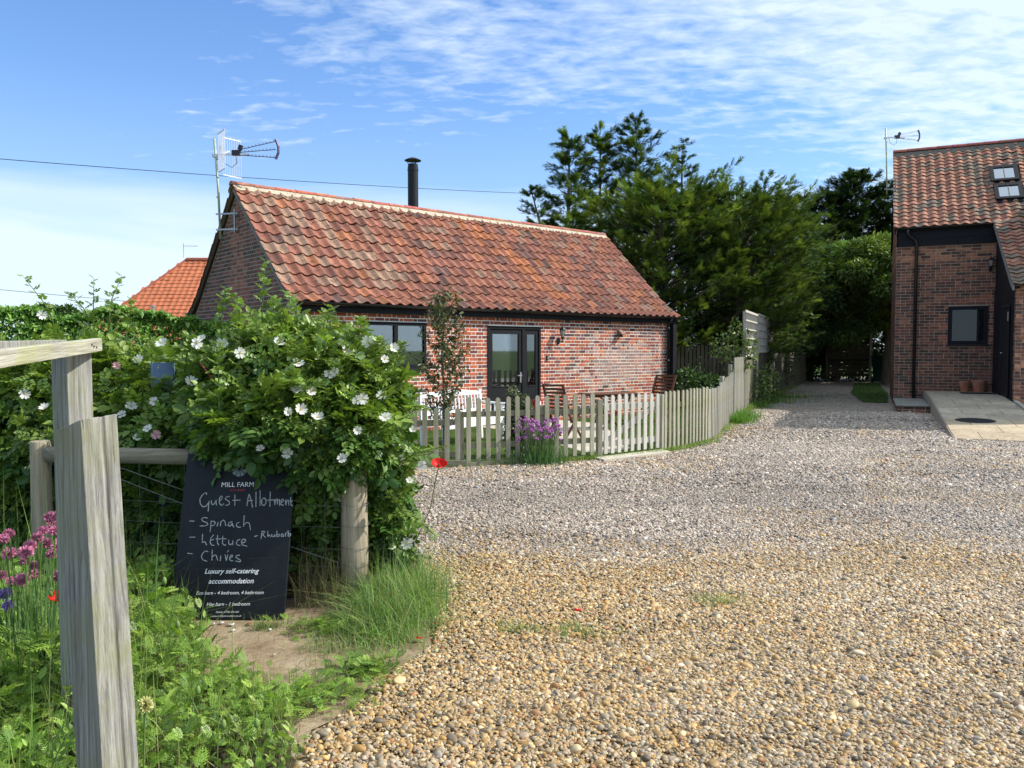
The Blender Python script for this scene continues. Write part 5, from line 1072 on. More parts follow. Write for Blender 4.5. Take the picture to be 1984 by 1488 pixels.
def spray():
    V, F = [], []
    def tri(a, b, w_):
        a, b = np.array(a, float), np.array(b, float); d = b-a; s = np.cross(d, [0, 0, 1.0]); s = s/np.linalg.norm(s)*w_; i = len(V); V.extend([a-s*0.5, a+s*0.5, b]); F.append((i, i+1, i+2))
    tri((0, 0, 0), (0, 1.0, 0.06), 0.13)
    for k in range(3):
        y = 0.12+0.24*k; L_ = 0.50*(1-0.18*k)
        for sx in (-1, 1): tri((0, y, 0), (sx*L_*0.75, y+L_*0.75, 0.07*((k % 3)-1)), 0.13)
    return np.array(V), [np.array(F)]
SPRAY = spray()
def lobed():
    """feathery lobed herb leaf"""
    V, F = [], []
    def tri(a, b, w_):
        a, b = np.array(a, float), np.array(b, float); d = b-a; s = np.cross(d, [0, 0, 1.0]); s = s/np.linalg.norm(s)*w_; m_ = a+d*0.45; i = len(V); V.extend([a, m_-s*0.5, b, m_+s*0.5]); F.append((i, i+1, i+2, i+3))
    for k in range(4): y = k*0.24; tri((0, y, -0.30*y*y), (0, y+0.30, -0.30*(y+0.3)**2), 0.085)
    for k in range(6):
        y = 0.14+0.125*k; L_ = 0.34*math.sin(math.pi*(0.25+0.6*k/6))
        for sx in (-1, 1):
            tri((0, y, -0.3*y*y), (sx*L_, y+L_*0.55, -0.3*y*y-0.03+0.02*(k % 2)), 0.085)
            tri((sx*L_*0.45, y+L_*0.25, -0.3*y*y), (sx*L_*0.55, y+L_*0.85, -0.3*y*y), 0.06)
    return np.array(V), [np.array(F)]
LOBED = lobed()
def blob_leaves(blobs, dens, size, templ, r, depth=0.25, up=0.5, pal=None, lim=None, tiltout=0.7, sizevar=0.25, nmod=None, zmin=None):
    """leaves near the surface of a union of ellipsoids; blobs: (cx,cy,cz,rx,ry,rz)"""
    T, Nn = [], []
    for b in blobs:
        c = np.array(b[:3]); a = np.array(b[3:6]); area = 4*math.pi*((a[0]*a[1])**1.6/3+(a[0]*a[2])**1.6/3+(a[1]*a[2])**1.6/3)**(1/1.6); n = int(area*dens)
        d = nrmv(r.normal(size=(n, 3))); rad = 1-np.abs(r.normal(0, depth, n)); rad = rad + 0.11*lownoise(d[:, 0]*2+c[0], d[:, 2]*2+d[:, 1], 3.4, 5) + r.normal(0, 0.045, n)
        P = c + d*a*rad[:, None]; nn = nrmv(d/a); k = np.ones(n, bool)
        for o_ in blobs:
            if o_ is b: continue
            q = (P-np.array(o_[:3]))/np.array(o_[3:6]); k &= (q**2).sum(1) > 0.50
        T.append(P[k]); Nn.append(nn[k])
    T = np.concatenate(T); Nn = np.concatenate(Nn)
    if zmin is not None: k = T[:, 2] > zmin; T, Nn = T[k], Nn[k]
    if lim is not None: k = lim(T); T, Nn = T[k], Nn[k]
    n = len(T); tip = nrmv(Nn*tiltout + r.normal(0, 0.55, (n, 3)) + np.array([0, 0, -0.25])); nor = nrmv(Nn*0.6+np.array([0, 0, up])+r.normal(0, 0.30, (n, 3)))
    R = basis(tip, nor); S = size*np.exp(r.normal(0, sizevar, n)); C = pal(T, Nn, r); return multi(templ[0], templ[1], R, S, T, C)
def palmix(cols, wts, var=0.18):
    cols = np.array(cols); wts = np.array(wts, float)/sum(wts)
    def f(T, Nn, r): n = len(T); return cols[r.choice(len(cols), n, p=wts)]*np.exp(r.normal(0, var, (n, 1)))
    return f
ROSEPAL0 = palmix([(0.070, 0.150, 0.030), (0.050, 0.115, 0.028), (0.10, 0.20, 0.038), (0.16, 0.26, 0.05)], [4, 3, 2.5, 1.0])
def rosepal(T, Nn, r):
    c = ROSEPAL0(T, Nn, r); y = np.clip(Nn[:, 2]*1.2+0.15+r.normal(0, 0.35, len(T)), 0, 1)[:, None]; return c*(1-y*0.55)+np.array([0.32, 0.42, 0.07])*y*0.55  # upward-facing leaves painted lighter yellow-green, standing in for sunlight on top
def canes(mb_leaf, path, r, n=14, size=0.085, pal=None, taper=True):
    """arching shoot with alternate leaves"""
    P = [Vector(p) for p in path]; Q = []
    for k in range(13):
        t = k/12*(len(P)-1); i = min(int(t), len(P)-2); f = t-i; Q.append(P[i].lerp(P[i+1], f))
    Q = [Q[0]]+[(Q[i-1]+Q[i]*2+Q[i+1])/4 for i in range(1, 12)]+[Q[-1]]
    T, tip, nor, S = [], [], [], []
    for k in range(n):
        f = 0.12+0.88*k/(n-1); t = f*12; i = min(int(t), 11); p = Q[i].lerp(Q[i+1], t-i); d = (Q[i+1]-Q[i]).normalized(); a = k*2.4+r.uniform(0, 1)
        s = Vector((math.cos(a), math.sin(a), 0.0)); tv = s*0.8+d*0.6+Vector((0, 0, 0.1)); T.append(p); tip.append(tv); nor.append((0, 0, 1)); S.append(size*(1.0-0.55*f if taper else 1)*r.uniform(0.8, 1.2))
    T = np.array([tuple(v) for v in T]); R = basis(np.array([tuple(v) for v in tip]), np.array(nor, float)+r.normal(0, 0.2, (n, 3))); C = pal(T, np.tile([0, 0, 1.0], (n, 1)), r)
    return Q, multi(ROSE_S[0], ROSE_S[1], R, np.array(S), T, C)

# ---------------------------------------------------------------- rose bushes on the rail
rr = np.random.RandomState(5)
BMAIN = [(-1.38, 5.42, 1.22, 0.58, 0.56, 0.48), (-1.06, 5.38, 1.20, 0.32, 0.50, 0.42), (-1.62, 5.50, 1.38, 0.40, 0.5, 0.42), (-0.93, 5.28, 0.88, 0.20, 0.32, 0.42), (-0.84, 5.26, 0.48, 0.15, 0.22, 0.42), (-1.20, 5.24, 0.62, 0.27, 0.30, 0.50), (-1.45, 5.35, 0.75, 0.3, 0.3, 0.35), (-1.95, 5.60, 1.15, 0.42, 0.5, 0.40), (-1.42, 5.03, 1.12, 0.48, 0.36, 0.28), (-1.00, 5.00, 1.04, 0.22, 0.30, 0.30), (-1.75, 5.10, 1.10, 0.3, 0.3, 0.24), (-1.66, 4.88, 1.00, 0.24, 0.12, 0.12), (-1.15, 4.88, 0.90, 0.22, 0.14, 0.16)]
BLEFT = [(-2.55, 5.95, 1.05, 0.60, 0.55, 0.52), (-3.25, 6.05, 1.10, 0.60, 0.5, 0.55), (-4.1, 6.1, 1.05, 0.7, 0.5, 0.58), (-2.3, 5.62, 0.98, 0.42, 0.40, 0.34), (-3.1, 5.75, 0.90, 0.45, 0.42, 0.36), (-2.6, 5.75, 0.42, 0.75, 0.38, 0.50), (-3.7, 5.85, 0.45, 0.8, 0.4, 0.5), (-1.75, 5.62, 0.45, 0.50, 0.34, 0.50)]
def front_y(blobs, x, z):
    best = None
    for b in blobs:
        q = 1-((x-b[0])/b[3])**2-((z-b[2])/b[5])**2
        if q > 0:
            y = b[1]-b[4]*math.sqrt(q); best = y if best is None else min(best, y)
    return best
def make_bush(label, blobs, n_leaves, canes_, seed, base):
    t_ = thing('rose_bush', label, 'bush', base); off_ = Vector(base); r = np.random.RandomState(seed)
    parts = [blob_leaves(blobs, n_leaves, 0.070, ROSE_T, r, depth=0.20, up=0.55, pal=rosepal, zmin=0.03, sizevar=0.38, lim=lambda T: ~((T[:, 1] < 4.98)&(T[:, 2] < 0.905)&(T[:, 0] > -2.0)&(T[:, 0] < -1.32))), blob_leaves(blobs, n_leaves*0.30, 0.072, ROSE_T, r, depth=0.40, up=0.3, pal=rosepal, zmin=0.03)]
    mb = MB()
    for cn in canes_: Q, lv = canes(None, cn, r, 18, 0.105, pal=lambda T, N_, r_: np.array([0.20, 0.29, 0.07])*np.exp(r_.normal(0, 0.25, (len(T), 1)))); parts.append(lv); mb.tube([q-off_ for q in Q], [0.006*(1-0.7*k/12) for k in range(13)], 5)
    for k in range(26):
        b = blobs[r.randint(len(blobs))]; p = Vector((b[0]+r.uniform(-0.5, 0.5)*b[3], b[1]+0.25, 0)); q = Vector((b[0]+r.uniform(-0.9, 0.9)*b[3], b[1]-b[4]*r.uniform(0.2, 0.8), b[2]+b[5]*r.uniform(0, 0.8))); m_ = (p+q)/2+Vector((0, 0.1, 0.25)); mb.tube([p-off_, p.lerp(m_, 0.6)-off_, m_-off_, q-off_], [0.006, 0.005, 0.004, 0.002], 5)
    V, F, C = merge(parts); V = V-np.array(base); npmesh('foliage', V, F, M['roseleaf'], C, t_); mb.col = (1, 1, 1); mb.build('stems', M['stem'], t_); return t_
cM = [[(-1.68, 5.3, 1.55), (-1.66, 5.3, 1.95), (-1.64, 5.3, 2.17)], [(-1.98, 5.4, 1.45), (-1.97, 5.4, 1.85), (-1.94, 5.4, 1.99)], [(-1.26, 5.3, 1.5), (-1.26, 5.3, 1.74), (-1.22, 5.3, 1.86)], [(-1.49, 5.3, 1.6), (-1.43, 5.3, 1.85), (-1.50, 5.3, 1.96)], [(-1.85, 5.4, 1.6), (-1.85, 5.4, 1.86), (-1.90, 5.4, 1.95)], [(-1.01, 5.3, 1.45), (-0.99, 5.3, 1.68), (-1.01, 5.3, 1.79)], [(-0.80, 5.2, 1.35), (-0.75, 5.2, 1.55), (-0.71, 5.2, 1.62)], [(-0.80, 5.1, 0.81), (-0.60, 5.0, 0.93), (-0.44, 4.95, 0.97)], [(-0.80, 5.1, 0.55), (-0.62, 5.0, 0.52), (-0.48, 4.9, 0.42)], [(-1.6, 5.3, 1.55), (-1.58, 5.3, 1.8), (-1.6, 5.3, 1.93)], [(-0.75, 5.2, 1.15), (-0.62, 5.15, 1.22), (-0.56, 5.1, 1.2)]]
import itertools
rs2 = random.Random(44)
for q_ in range(64):
    bb = rs2.choice(BMAIN[:5]+BMAIN[6:9]); a_ = rs2.uniform(-0.4, math.pi+0.4); x_ = bb[0]+bb[3]*0.8*math.cos(a_); z_ = bb[2]+bb[5]*0.75*abs(math.sin(a_)); y_ = bb[1]-bb[4]*rs2.uniform(0.2, 0.8); l_ = rs2.uniform(0.12, 0.38); dx_ = rs2.uniform(-0.16, 0.16)
    cM.append([(x_, y_, z_), (x_+dx_*0.5, y_-0.05, z_+l_*0.7), (x_+dx_*1.3, y_-0.10, z_+l_*rs2.uniform(0.7, 1.1))])
cL = [[(-3.35, 6.0, 1.35), (-3.49, 6.0, 1.88), (-3.68, 6.0, 2.13)], [(-3.17, 6.0, 1.4), (-3.16, 6.0, 1.86), (-3.15, 6.0, 2.12)], [(-3.07, 6.0, 1.4), (-3.03, 6.0, 1.94), (-2.94, 6.0, 2.13)], [(-3.13, 6.0, 1.5), (-3.22, 6.0, 1.88), (-3.33, 6.0, 2.0)], [(-2.6, 5.9, 1.35), (-2.82, 5.9, 1.73), (-3.02, 5.9, 1.93)], [(-2.95, 6.0, 1.4), (-2.90, 6.0, 1.8), (-2.86, 6.0, 1.95)], [(-2.35, 5.8, 1.3), (-2.55, 5.8, 1.6), (-2.7, 5.8, 1.68)], [(-2.2, 5.6, 1.2), (-2.1, 5.5, 1.45), (-2.12, 5.5, 1.6)]]
ROSES = [(-1.72,1.56),(-1.81,1.62),(-1.47,1.62),(-1.35,1.49),(-1.36,1.33),(-1.28,1.31),(-1.34,1.20),(-1.42,1.19),(-1.23,1.15),(-1.60,0.95),(-1.42,0.92),(-1.16,1.42),(-1.12,1.44),(-0.98,1.26),(-0.95,1.27),(-0.83,1.29),(-0.80,1.15),(-0.98,1.07),(-0.63,1.07),(-0.57,0.85),(-1.10,0.63),(-0.67,0.34),(-1.08,0.89),(-0.77,0.97),(-0.96,1.54),(-1.05,1.57),(-1.08,1.63),(-0.91,1.63),(-0.81,1.52),(-0.75,1.59),(-2.04,1.18),(-2.03,1.38),(-1.83,1.62),(-1.96,1.65),(-2.22,1.62),(-1.99,1.62),(-2.97,1.21),(-3.10,1.30),(-2.42,1.22),(-2.27,1.25),(-2.47,1.17),(-2.31,1.08),(-2.26,1.04),(-2.39,1.02),(-2.16,0.91),(-1.95,1.34),(-2.36,1.52),(-2.51,1.48),(-2.96,1.80),(-2.20,1.47),(-0.75,1.01),(-0.73,0.88),(-0.65,0.75)]
bM = make_bush('large dog rose with white flowers sprawling over the rail above the sign', BMAIN, 1250, cM, 8, (-1.2, 5.4, 0))
bL = make_bush('rose thicket with fewer white flowers filling the left edge behind the posts', BLEFT, 1250, cL, 9, (-3.0, 6.0, 0))
rq = random.Random(8)
def rose_flower(parent, pos, facing, s, pink=False):
    f = Vector(facing).normalized(); q = f.to_track_quat('Z', 'Y'); V, F = [], []; cup = rq.uniform(0.1, 1.1); a0 = rq.uniform(0, 6.28)
    for k in range(5):
        a = a0+k*2*math.pi/5; w_ = 0.56; pr = [(0.08, 0), (0.50, -w_*0.74), (0.84, -w_*0.94), (1.08, -w_*0.52), (0.90, 0), (1.10, w_*0.48), (0.88, w_*0.92), (0.52, w_*0.74)]; i = len(V)
        cp = cup*rq.uniform(0.4, 1.5); a += rq.uniform(-0.12, 0.12)
        for (rr_, tt) in pr+[(0.6, 0)]: x = rr_*math.cos(a)-tt*math.sin(a)*0.84; y = rr_*math.sin(a)+tt*math.cos(a)*0.84; z = cp*(rr_**2)*0.5+0.22*abs(tt)+(0.02*k)+rq.uniform(-0.05, 0.05); V.append((x*s, y*s, z*s))
        F += [(i, i+1, i+8), (i+1, i+2, i+8), (i+2, i+3, i+8), (i+3, i+4, i+8), (i+4, i+5, i+8), (i+5, i+6, i+8), (i+6, i+7, i+8), (i+7, i, i+8)]
    V = np.array([tuple(q @ Vector(v)) for v in V]); c = np.array([(0.80, 0.45, 0.52)]) if pink else np.array([(0.82, 0.82, 0.76)])
    o_ = npmesh('flower', V, [np.array(F)], M['petal'], np.repeat(c, len(V), 0), parent, smooth=True); o_.location = Vector(pos)-parent.location
    mb = MB()
    for k in range(14): a = rq.uniform(0, 6.28); d = rq.uniform(0.04, 0.22); mb.tube([tuple(q @ Vector((0, 0, 0.02*s))), tuple(q @ Vector((d*s*math.cos(a), d*s*math.sin(a), 0.20*s)))], 0.028*s, 4)
    mb.build('stamens', M['yellow'], o_); return o_
for i, (x, z) in enumerate(ROSES):
    par, bl_ = (bM, BMAIN) if x > -2.25 else (bL, BLEFT); y = None; sc_ = 1.0
    for it in range(3):
        y = front_y(BMAIN+BLEFT, x*sc_, 1.58+(z-1.58)*sc_) or 5.15; sc_ = (y-0.08)/5.05
    if 0 < i and (x, z) in ((-0.57, 0.85),): y = 4.95; sc_ = 4.9/5.05
    p = (x*sc_, y-0.11+rq.uniform(-0.02, 0.02), 1.58+(z-1.58)*sc_)
    fx = rq.uniform(-0.3, 0.9); fo = rose_flower(par, p, (fx, -1, rq.uniform(-0.1, 1.2)), 0.035*rq.uniform(0.65, 1.15), pink=(i in (42, 47)))
    if i in (42, 47): fo['label'] = 'pale pink flower'
mb = MB(); mb.tube([(-1.80+1.2, 5.05-5.4, 1.25), (-1.90+1.2, 5.05-5.4, 1.38), (-1.98+1.2, 5.03-5.4, 1.50)], 0.006, 6); mb.build('red_shoot', M['redstem'], bM)

# ---------------------------------------------------------------- poppies
def poppy(label, pos, s, stem_from, openness=0.55, face=(0.2, -1, 0.35)):
    t_ = thing('poppy', label, 'flower', pos); q = Vector(face).normalized().to_track_quat('Z', 'Y'); V, F = [], []
    for k in range(4):
        a0_ = k*math.pi/2+(0.2 if k % 2 else 0); nr_, na = 4, 7
        for i in range(nr_+1):
            for j in range(na+1):
                rr_ = i/nr_; a = a0_+(j/na-0.5)*2.0; z = openness*rr_*rr_*0.8+0.07*math.sin(j*2.3+k)*rr_+(0.05 if k % 2 else 0); V.append(tuple(q @ Vector((rr_*math.cos(a)*s, rr_*math.sin(a)*s*0.9, z*s))))
        b = k*(nr_+1)*(na+1)
        for i in range(nr_):
            for j in range(na): F.append((b+i*(na+1)+j, b+i*(na+1)+j+1, b+(i+1)*(na+1)+j+1, b+(i+1)*(na+1)+j))
    npmesh('petals', np.array(V), [np.array(F)], M['redpetal'], np.tile([0.75, 0.018, 0.012], (len(V), 1)), t_, smooth=True)
    mb = MB(); mb.lathe([(0.01, 0), (0.14*s, 0.05*s), (0.16*s, 0.2*s), (0.05*s, 0.26*s)], (0, 0, 0), 10); o_ = mb.build('seed_head', M['blackmetal'], t_); o_.rotation_euler = q.to_euler()
    mb = MB(); st_ = Vector(stem_from)-Vector(pos); mb.tube([st_, st_*0.5+Vector((0.02, 0.01, -0.03)), st_*0.12+Vector((0, 0.02, -0.01)), (0, 0.004, 0)], 0.0032, 5); mb.build('stem', M['stem'], t_); return t_
poppy('open red poppy on a long stem beside the rose bush', (-0.455, 4.9, 0.855), 0.050, (-0.62, 5.05, 0.35), 0.75, (0.15, -0.5, 0.85))
poppy('small closed red poppy in the herb bed beside the near post', (-1.86, 3.2, 0.56), 0.030, (-1.84, 3.3, 0.1), 1.1, (0.2, -0.5, 0.8))
def petal_bit(name, label, cat, loc, col, s, mat, group=None):
    r = np.random.RandomState(int(abs(loc[0]*1000+loc[1]*77))); V = [(0, 0, 0.006)]; n = 8
    for k in range(n): a = k*2*math.pi/n; rr_ = s*r.uniform(0.7, 1.15); V.append((rr_*math.cos(a), rr_*0.75*math.sin(a), 0.004+0.35*s*r.uniform(0, 1)))
    V2 = [(x, y, z-0.003) for x, y, z in V]; F = [(0, 1+k, 1+(k+1) % n) for k in range(n)]+[(n+1, n+2+(k+1) % n, n+2+k) for k in range(n)]
    F4 = [(1+k, n+2+k, n+2+(k+1) % n, 1+(k+1) % n) for k in range(n)]
    o_ = npmesh(name, np.array(V+V2), [np.array(F), np.array(F4)], mat, np.tile(col, (2*n+2, 1)), None, smooth=True); o_.location = loc; return tag(o_, label, cat, group)
RED = (0.75, 0.02, 0.012)
petal_bit('poppy_petal', 'single red petal lying alone out on the golden gravel', 'petal', (0.395, 4.68, 0.022), RED, 0.022, M['redpetal'], 'fallen poppy petals')
petal_bit('poppy_petal', 'red petal on the gravel at the foot of the grass tuft', 'petal', (-0.50, 4.19, 0.03), RED, 0.024, M['redpetal'], 'fallen poppy petals')
petal_bit('poppy_petal', 'red petal caught at the right edge of the grass tuft', 'petal', (-0.43, 4.42, 0.03), RED, 0.016, M['redpetal'], 'fallen poppy petals')
petal_bit('poppy_petal', 'red petal held in the long grass right of the round post', 'petal', (-0.70, 4.62, 0.14), RED, 0.018, M['redpetal'], 'fallen poppy petals')
for (x, y, s, c, lb) in ((-1.70, 4.455, 0.012, (0.8, 0.8, 0.8), 'small white shell leftmost at the foot of the sign'), (-1.66, 4.47, 0.016, (0.8, 0.79, 0.75), 'second white shell from the left below the sign'), (-1.595, 4.44, 0.020, (0.82, 0.82, 0.8), 'largest white shell below the middle of the sign'), (-1.50, 4.45, 0.020, (0.40, 0.17, 0.06), 'orange brown pebble at the foot of the sign'), (-1.555, 4.35, 0.015, (0.8, 0.8, 0.78), 'white shell on bare soil a little in front of the sign'), (-1.35, 4.36, 0.014, (0.8, 0.8, 0.78), 'white shell on the soil towards the round post'), (-1.12, 4.27, 0.010, (0.6, 0.55, 0.45), 'small buff stone on the soil near the grass tuft'), (-1.22, 4.0, 0.010, (0.7, 0.62, 0.5), 'pale chip in the middle of the bare soil')):
    petal_bit('shell' if 'shell' in lb else 'stone', lb, 'shell' if 'shell' in lb else 'stone', (x, y, 0.016), c, s, M['petal'] if c[0] > 0.6 else M['leaf'], 'shells and stones below the sign')

# ---------------------------------------------------------------- flowering chives
def head_mesh(s, col, seed, n=90):
    r = np.random.RandomState(seed); d = nrmv(r.normal(size=(n, 3))); d = d[d[:, 2] > -0.75]; n = len(d); tv = np.array([(0, 0, 0), (-0.16, 0.55, 0.0), (0, 1.0, 0.05), (0.16, 0.55, 0.0)]); tf = [np.array([(0, 1, 2, 3)])]
    R = basis(d, r.normal(size=(n, 3))); C = np.array(col)*np.exp(r.normal(0, 0.22, (n, 1))); return multi(tv, tf, R, np.full(n, s)*r.uniform(0.85, 1.1, n), np.zeros((n, 3)), C)
def core(s, col): mb = MB(); mb.col = col; mb.lathe([(0.01, -s*0.62), (s*0.45, -s*0.42), (s*0.62, 0), (s*0.45, s*0.42), (0.01, s*0.62)], (0, 0, 0), 10); return mb
def chive_clump(label, base, heads, hs, col, nblades, bl_h, spread, seed, ndet=90, group=None):
    t_ = thing('flowering_chives', label, 'flowers', base, 0, group); r = np.random.RandomState(seed); B = Vector(base)
    meshes = []
    for k in range(3):
        V, F, C = head_mesh(hs, np.array(col)*(1+0.25*(k-1)), seed+k, ndet); c_ = core(hs, tuple(np.array(col)*0.6)); V2 = np.array(c_.v); F2 = {}
        for f in c_.f: F2.setdefault(len(f), []).append(f)
        V, F, C = merge([(V, F, C), (V2, [np.array(v) for v in F2.values()], np.array(c_.c))]); o_ = npmesh('flower_head', V, F, M['floret'], C, t_); meshes.append(o_.data); bpy.data.objects.remove(o_)
    mb = MB(); mb.col = (1, 1.1, 1.1)
    for i, h in enumerate(heads):
        p = Vector(h)-B; o_ = bpy.data.objects.new('flower_head', meshes[i % 3]); link(o_, t_); o_.location = p; o_.rotation_euler = (r.uniform(-0.4, 0.4), r.uniform(-0.4, 0.4), r.uniform(0, 6)); q = r.uniform(0.8, 1.12); o_.scale = (q, q, q*0.9)
        b = Vector((p.x*0.5+r.uniform(-0.1, 0.1)*spread, p.y*0.5+r.uniform(-0.1, 0.1), 0)); mb.tube([b, b.lerp(p, 0.6)+Vector((r.uniform(-0.01, 0.01), 0, 0.02)), p], hs*0.11, 5)
    mb.build('stems', M['stem'], t_)
    grass_mesh('leaves', nblades, lambda n: (r.normal(0, spread*0.5, n), r.normal(0, spread*0.4, n)), bl_h, 0.0035 if hs < 0.03 else 0.005, [(0.07, 0.15, 0.05), (0.05, 0.12, 0.04)], r, t_, lean=0.35); return t_
def grass_mesh(name, n, posf, h, w_, cols, r, parent=None, lean=0.6, z=0.0, seg=3, zf=None):
    x, y = posf(n); n = len(x); H = (h(x, y) if callable(h) else h)*np.exp(r.normal(0, 0.28, n)); a = r.uniform(0, 6.28, n); ln = np.abs(r.normal(0, lean, n)); cols = np.array(cols); C = cols[r.choice(len(cols), n)]*np.exp(r.normal(0, 0.2, (n, 1)))
    dx, dy = np.cos(a), np.sin(a); sx, sy = -dy, dx; V = []; ww = w_*np.exp(r.normal(0, 0.2, n)); z0 = z if zf is None else zf(x, y)
    for k in range(seg+1):
        f = k/seg; out_ = ln*H*f*f; hz = H*f*(1-0.25*ln*f); wk = ww*(1-f)**0.7 if k < seg else ww*0.02
        for s in (-1, 1): V.append(np.stack([x+dx*out_+sx*wk*s, y+dy*out_+sy*wk*s, z0+hz], 1))
    V = np.stack(V, 1).reshape(-1, 3); nv = 2*(seg+1); f = np.array([(2*k, 2*k+1, 2*k+3, 2*k+2) for k in range(seg)]); F = (f[None]+(np.arange(n)*nv)[:, None, None]).reshape(-1, 4); return npmesh(name, V, [F], M['grassblade'], np.repeat(C, nv, 0), parent)
rc = np.random.RandomState(3); hd = []
for k in range(95):
    a = rc.uniform(-1, 1); hd.append((0.36+a*0.30+rc.normal(0, 0.015), 10.95+rc.normal(0, 0.10), 0.26+0.30*rc.rand()+0.10*(1-abs(abs(a)-0.5))))
chive_clump('mauve flowering chives growing through the foot of the picket fence', (0.37, 10.92, 0), hd, 0.033, (0.68, 0.28, 0.66), 320, 0.22, 0.40, 3, 40)
ALL = [(-1.98,3.38,0.86),(-2.03,3.47,0.81),(-1.89,3.25,0.83),(-2.14,3.34,0.80),(-2.13,3.29,0.79),(-2.16,3.24,0.80),(-2.00,3.31,0.79),(-2.00,3.35,0.81),(-2.07,3.37,0.74),(-2.02,3.41,0.74),(-1.96,3.38,0.73),(-1.99,3.46,0.73),(-1.94,3.31,0.72),(-2.25,3.51,0.67),(-2.02,3.26,0.74),(-2.14,3.45,0.65),(-2.06,3.38,0.65),(-2.09,3.42,0.60),(-1.90,3.29,0.63),(-2.07,3.31,0.61),(-2.23,3.49,0.55),(-2.31,3.54,0.56)]
chive_clump('tall clump of pink round allium heads left of the near post', (-2.05, 3.40, 0), ALL, 0.030, (0.62, 0.25, 0.38), 160, 0.62, 0.35, 13, 260)
chive_clump('two violet blue allium heads low at the left edge', (-2.2, 3.42, 0), [(-2.16, 3.34, 0.54), (-2.15, 3.34, 0.49)], 0.034, (0.34, 0.24, 0.60), 40, 0.4, 0.2, 23, 300)
t_ = thing('pale_allium', 'pale yellow round seed head beside the near post low down', 'flower', (-1.085, 2.3, 0.53)); V, F, C = head_mesh(0.026, (0.62, 0.64, 0.28), 5, 300); npmesh('flower_head', V, F, M['floret'], C, t_); mb = MB(); mb.tube([(0, 0, 0), (-0.02, 0.02, -0.25), (-0.03, 0.02, -0.53)], 0.003, 5); mb.build('stem', M['stem'], t_)

# ---------------------------------------------------------------- herb bed foliage, grass, garden plants
rg = np.random.RandomState(17)
def inbed(n, poly, x0, x1, y0, y1):
    x = rg.uniform(x0, x1, n); y = rg.uniform(y0, y1, n); k = inpoly(x, y, poly); return x[k], y[k]
def edge_h(x, y): return np.clip(0.08+(-0.82-x)*0.40+0.05*np.clip(y-3.2, 0, 1), 0.06, 0.44)*(1-0.55*((y > 3.9)&(x > -2.05)))*(0.85+0.25*lownoise(x, y, 4, 8))
x, y = inbed(30000, BED, -4.5, -0.75, 1.6, 5.0); k = x < 0.3-0.72*y*0.0; 
vis = x > -0.72*y-0.3; x, y = x[vis], y[vis]; n = len(x); Hh = np.clip(edge_h(x, y), 0.06, 0.5); zt = Hh*np.sqrt(rg.rand(n)); az = rg.uniform(0, 6.28, n); el = rg.uniform(0.1, 1.2, n)
tip = np.stack([np.cos(az)*np.cos(el), np.sin(az)*np.cos(el), np.sin(el)], 1); nor = nrmv(np.stack([-np.cos(az)*0.5, -np.sin(az)*0.5, np.ones(n)], 1)+rg.normal(0, 0.25, (n, 3)))
HERB = palmix([(0.23, 0.36, 0.055), (0.17, 0.29, 0.045), (0.31, 0.42, 0.08), (0.12, 0.21, 0.04)], [4, 3, 2, 2])
C = HERB(np.zeros((n, 3)), None, rg); T = np.stack([x, y, zt*0.8+0.015], 1)
sel = rg.rand(n) < 0.88
p1 = multi(LOBED[0], LOBED[1], basis(tip, nor)[sel], (0.060*np.exp(rg.normal(0, 0.3, n))*(0.5+Hh*1.3))[sel], T[sel], C[sel])
p2 = multi(LEAF1[0], LEAF1[1], basis(tip, nor)[~sel], (0.042*np.exp(rg.normal(0, 0.35, n))*(0.5+Hh*1.2))[~sel], T[~sel], C[~sel]*1.05)
V, F, C = merge([p1, p2]); tag(npmesh('herb_bed_foliage', V, F, M['leaf'], C), 'lush feathery green herbs and young poppies filling the bed', kind='stuff')
def nearpoly(poly, n, x0, x1, y0, y1): return inbed(n, poly, x0, x1, y0, y1)
GP = [(0.18, 0.30, 0.06), (0.23, 0.34, 0.08), (0.12, 0.22, 0.05), (0.32, 0.32, 0.13)]
o_ = grass_mesh('bed_grass', 9000, lambda n: inbed(n, BED, -4, -0.75, 1.8, 5), lambda x, y: edge_h(x, y)*1.0+0.03, 0.0022, GP, rg, None, 0.5); tag(o_, kind='stuff')
# grass tuft round the post
def tuft(n):
    x = rg.normal(-0.72, 0.15, n); y = rg.normal(4.62, 0.30, n); k = (x < -0.36)&(x > -1.15)&(y > 3.75); return x[k], y[k]
GT = [(0.19, 0.33, 0.06), (0.25, 0.38, 0.10), (0.13, 0.24, 0.05), (0.38, 0.38, 0.17), (0.17, 0.28, 0.11)]
o_ = grass_mesh('grass_tuft', 4200, tuft, lambda x, y: 0.07+0.15*np.clip((y-3.9)/0.8, 0.1, 1.2)*np.clip((x+1.05)/0.2, 0.2, 1), 0.0024, GT, rg, None, 1.1); tag(o_, 'rough tuft of long grass at the foot of the round post', 'grass', kind='stuff')
def around(cs, n):
    i = rg.choice(len(cs), n); c = np.array(cs)[i]; return c[:, 0]+rg.normal(0, 1, n)*c[:, 2], c[:, 1]+rg.normal(0, 1, n)*c[:, 2]*0.7
o_ = grass_mesh('sparse_grass', 2600, lambda n: around([(-1.0, 4.35, 0.14), (-0.85, 3.55, 0.10), (-0.95, 3.72, 0.09), (-1.25, 3.55, 0.13), (-0.70, 3.78, 0.06), (-0.95, 4.1, 0.10), (-1.05, 3.35, 0.14), (-0.74, 3.9, 0.10), (0.37, 4.35, 0.09), (0.02, 4.4, 0.08), (1.3, 4.9, 0.10), (-1.2, 4.45, 0.10), (-1.4, 4.42, 0.05)], n), 0.055, 0.0018, GP, rg, None, 0.9); tag(o_, kind='stuff')
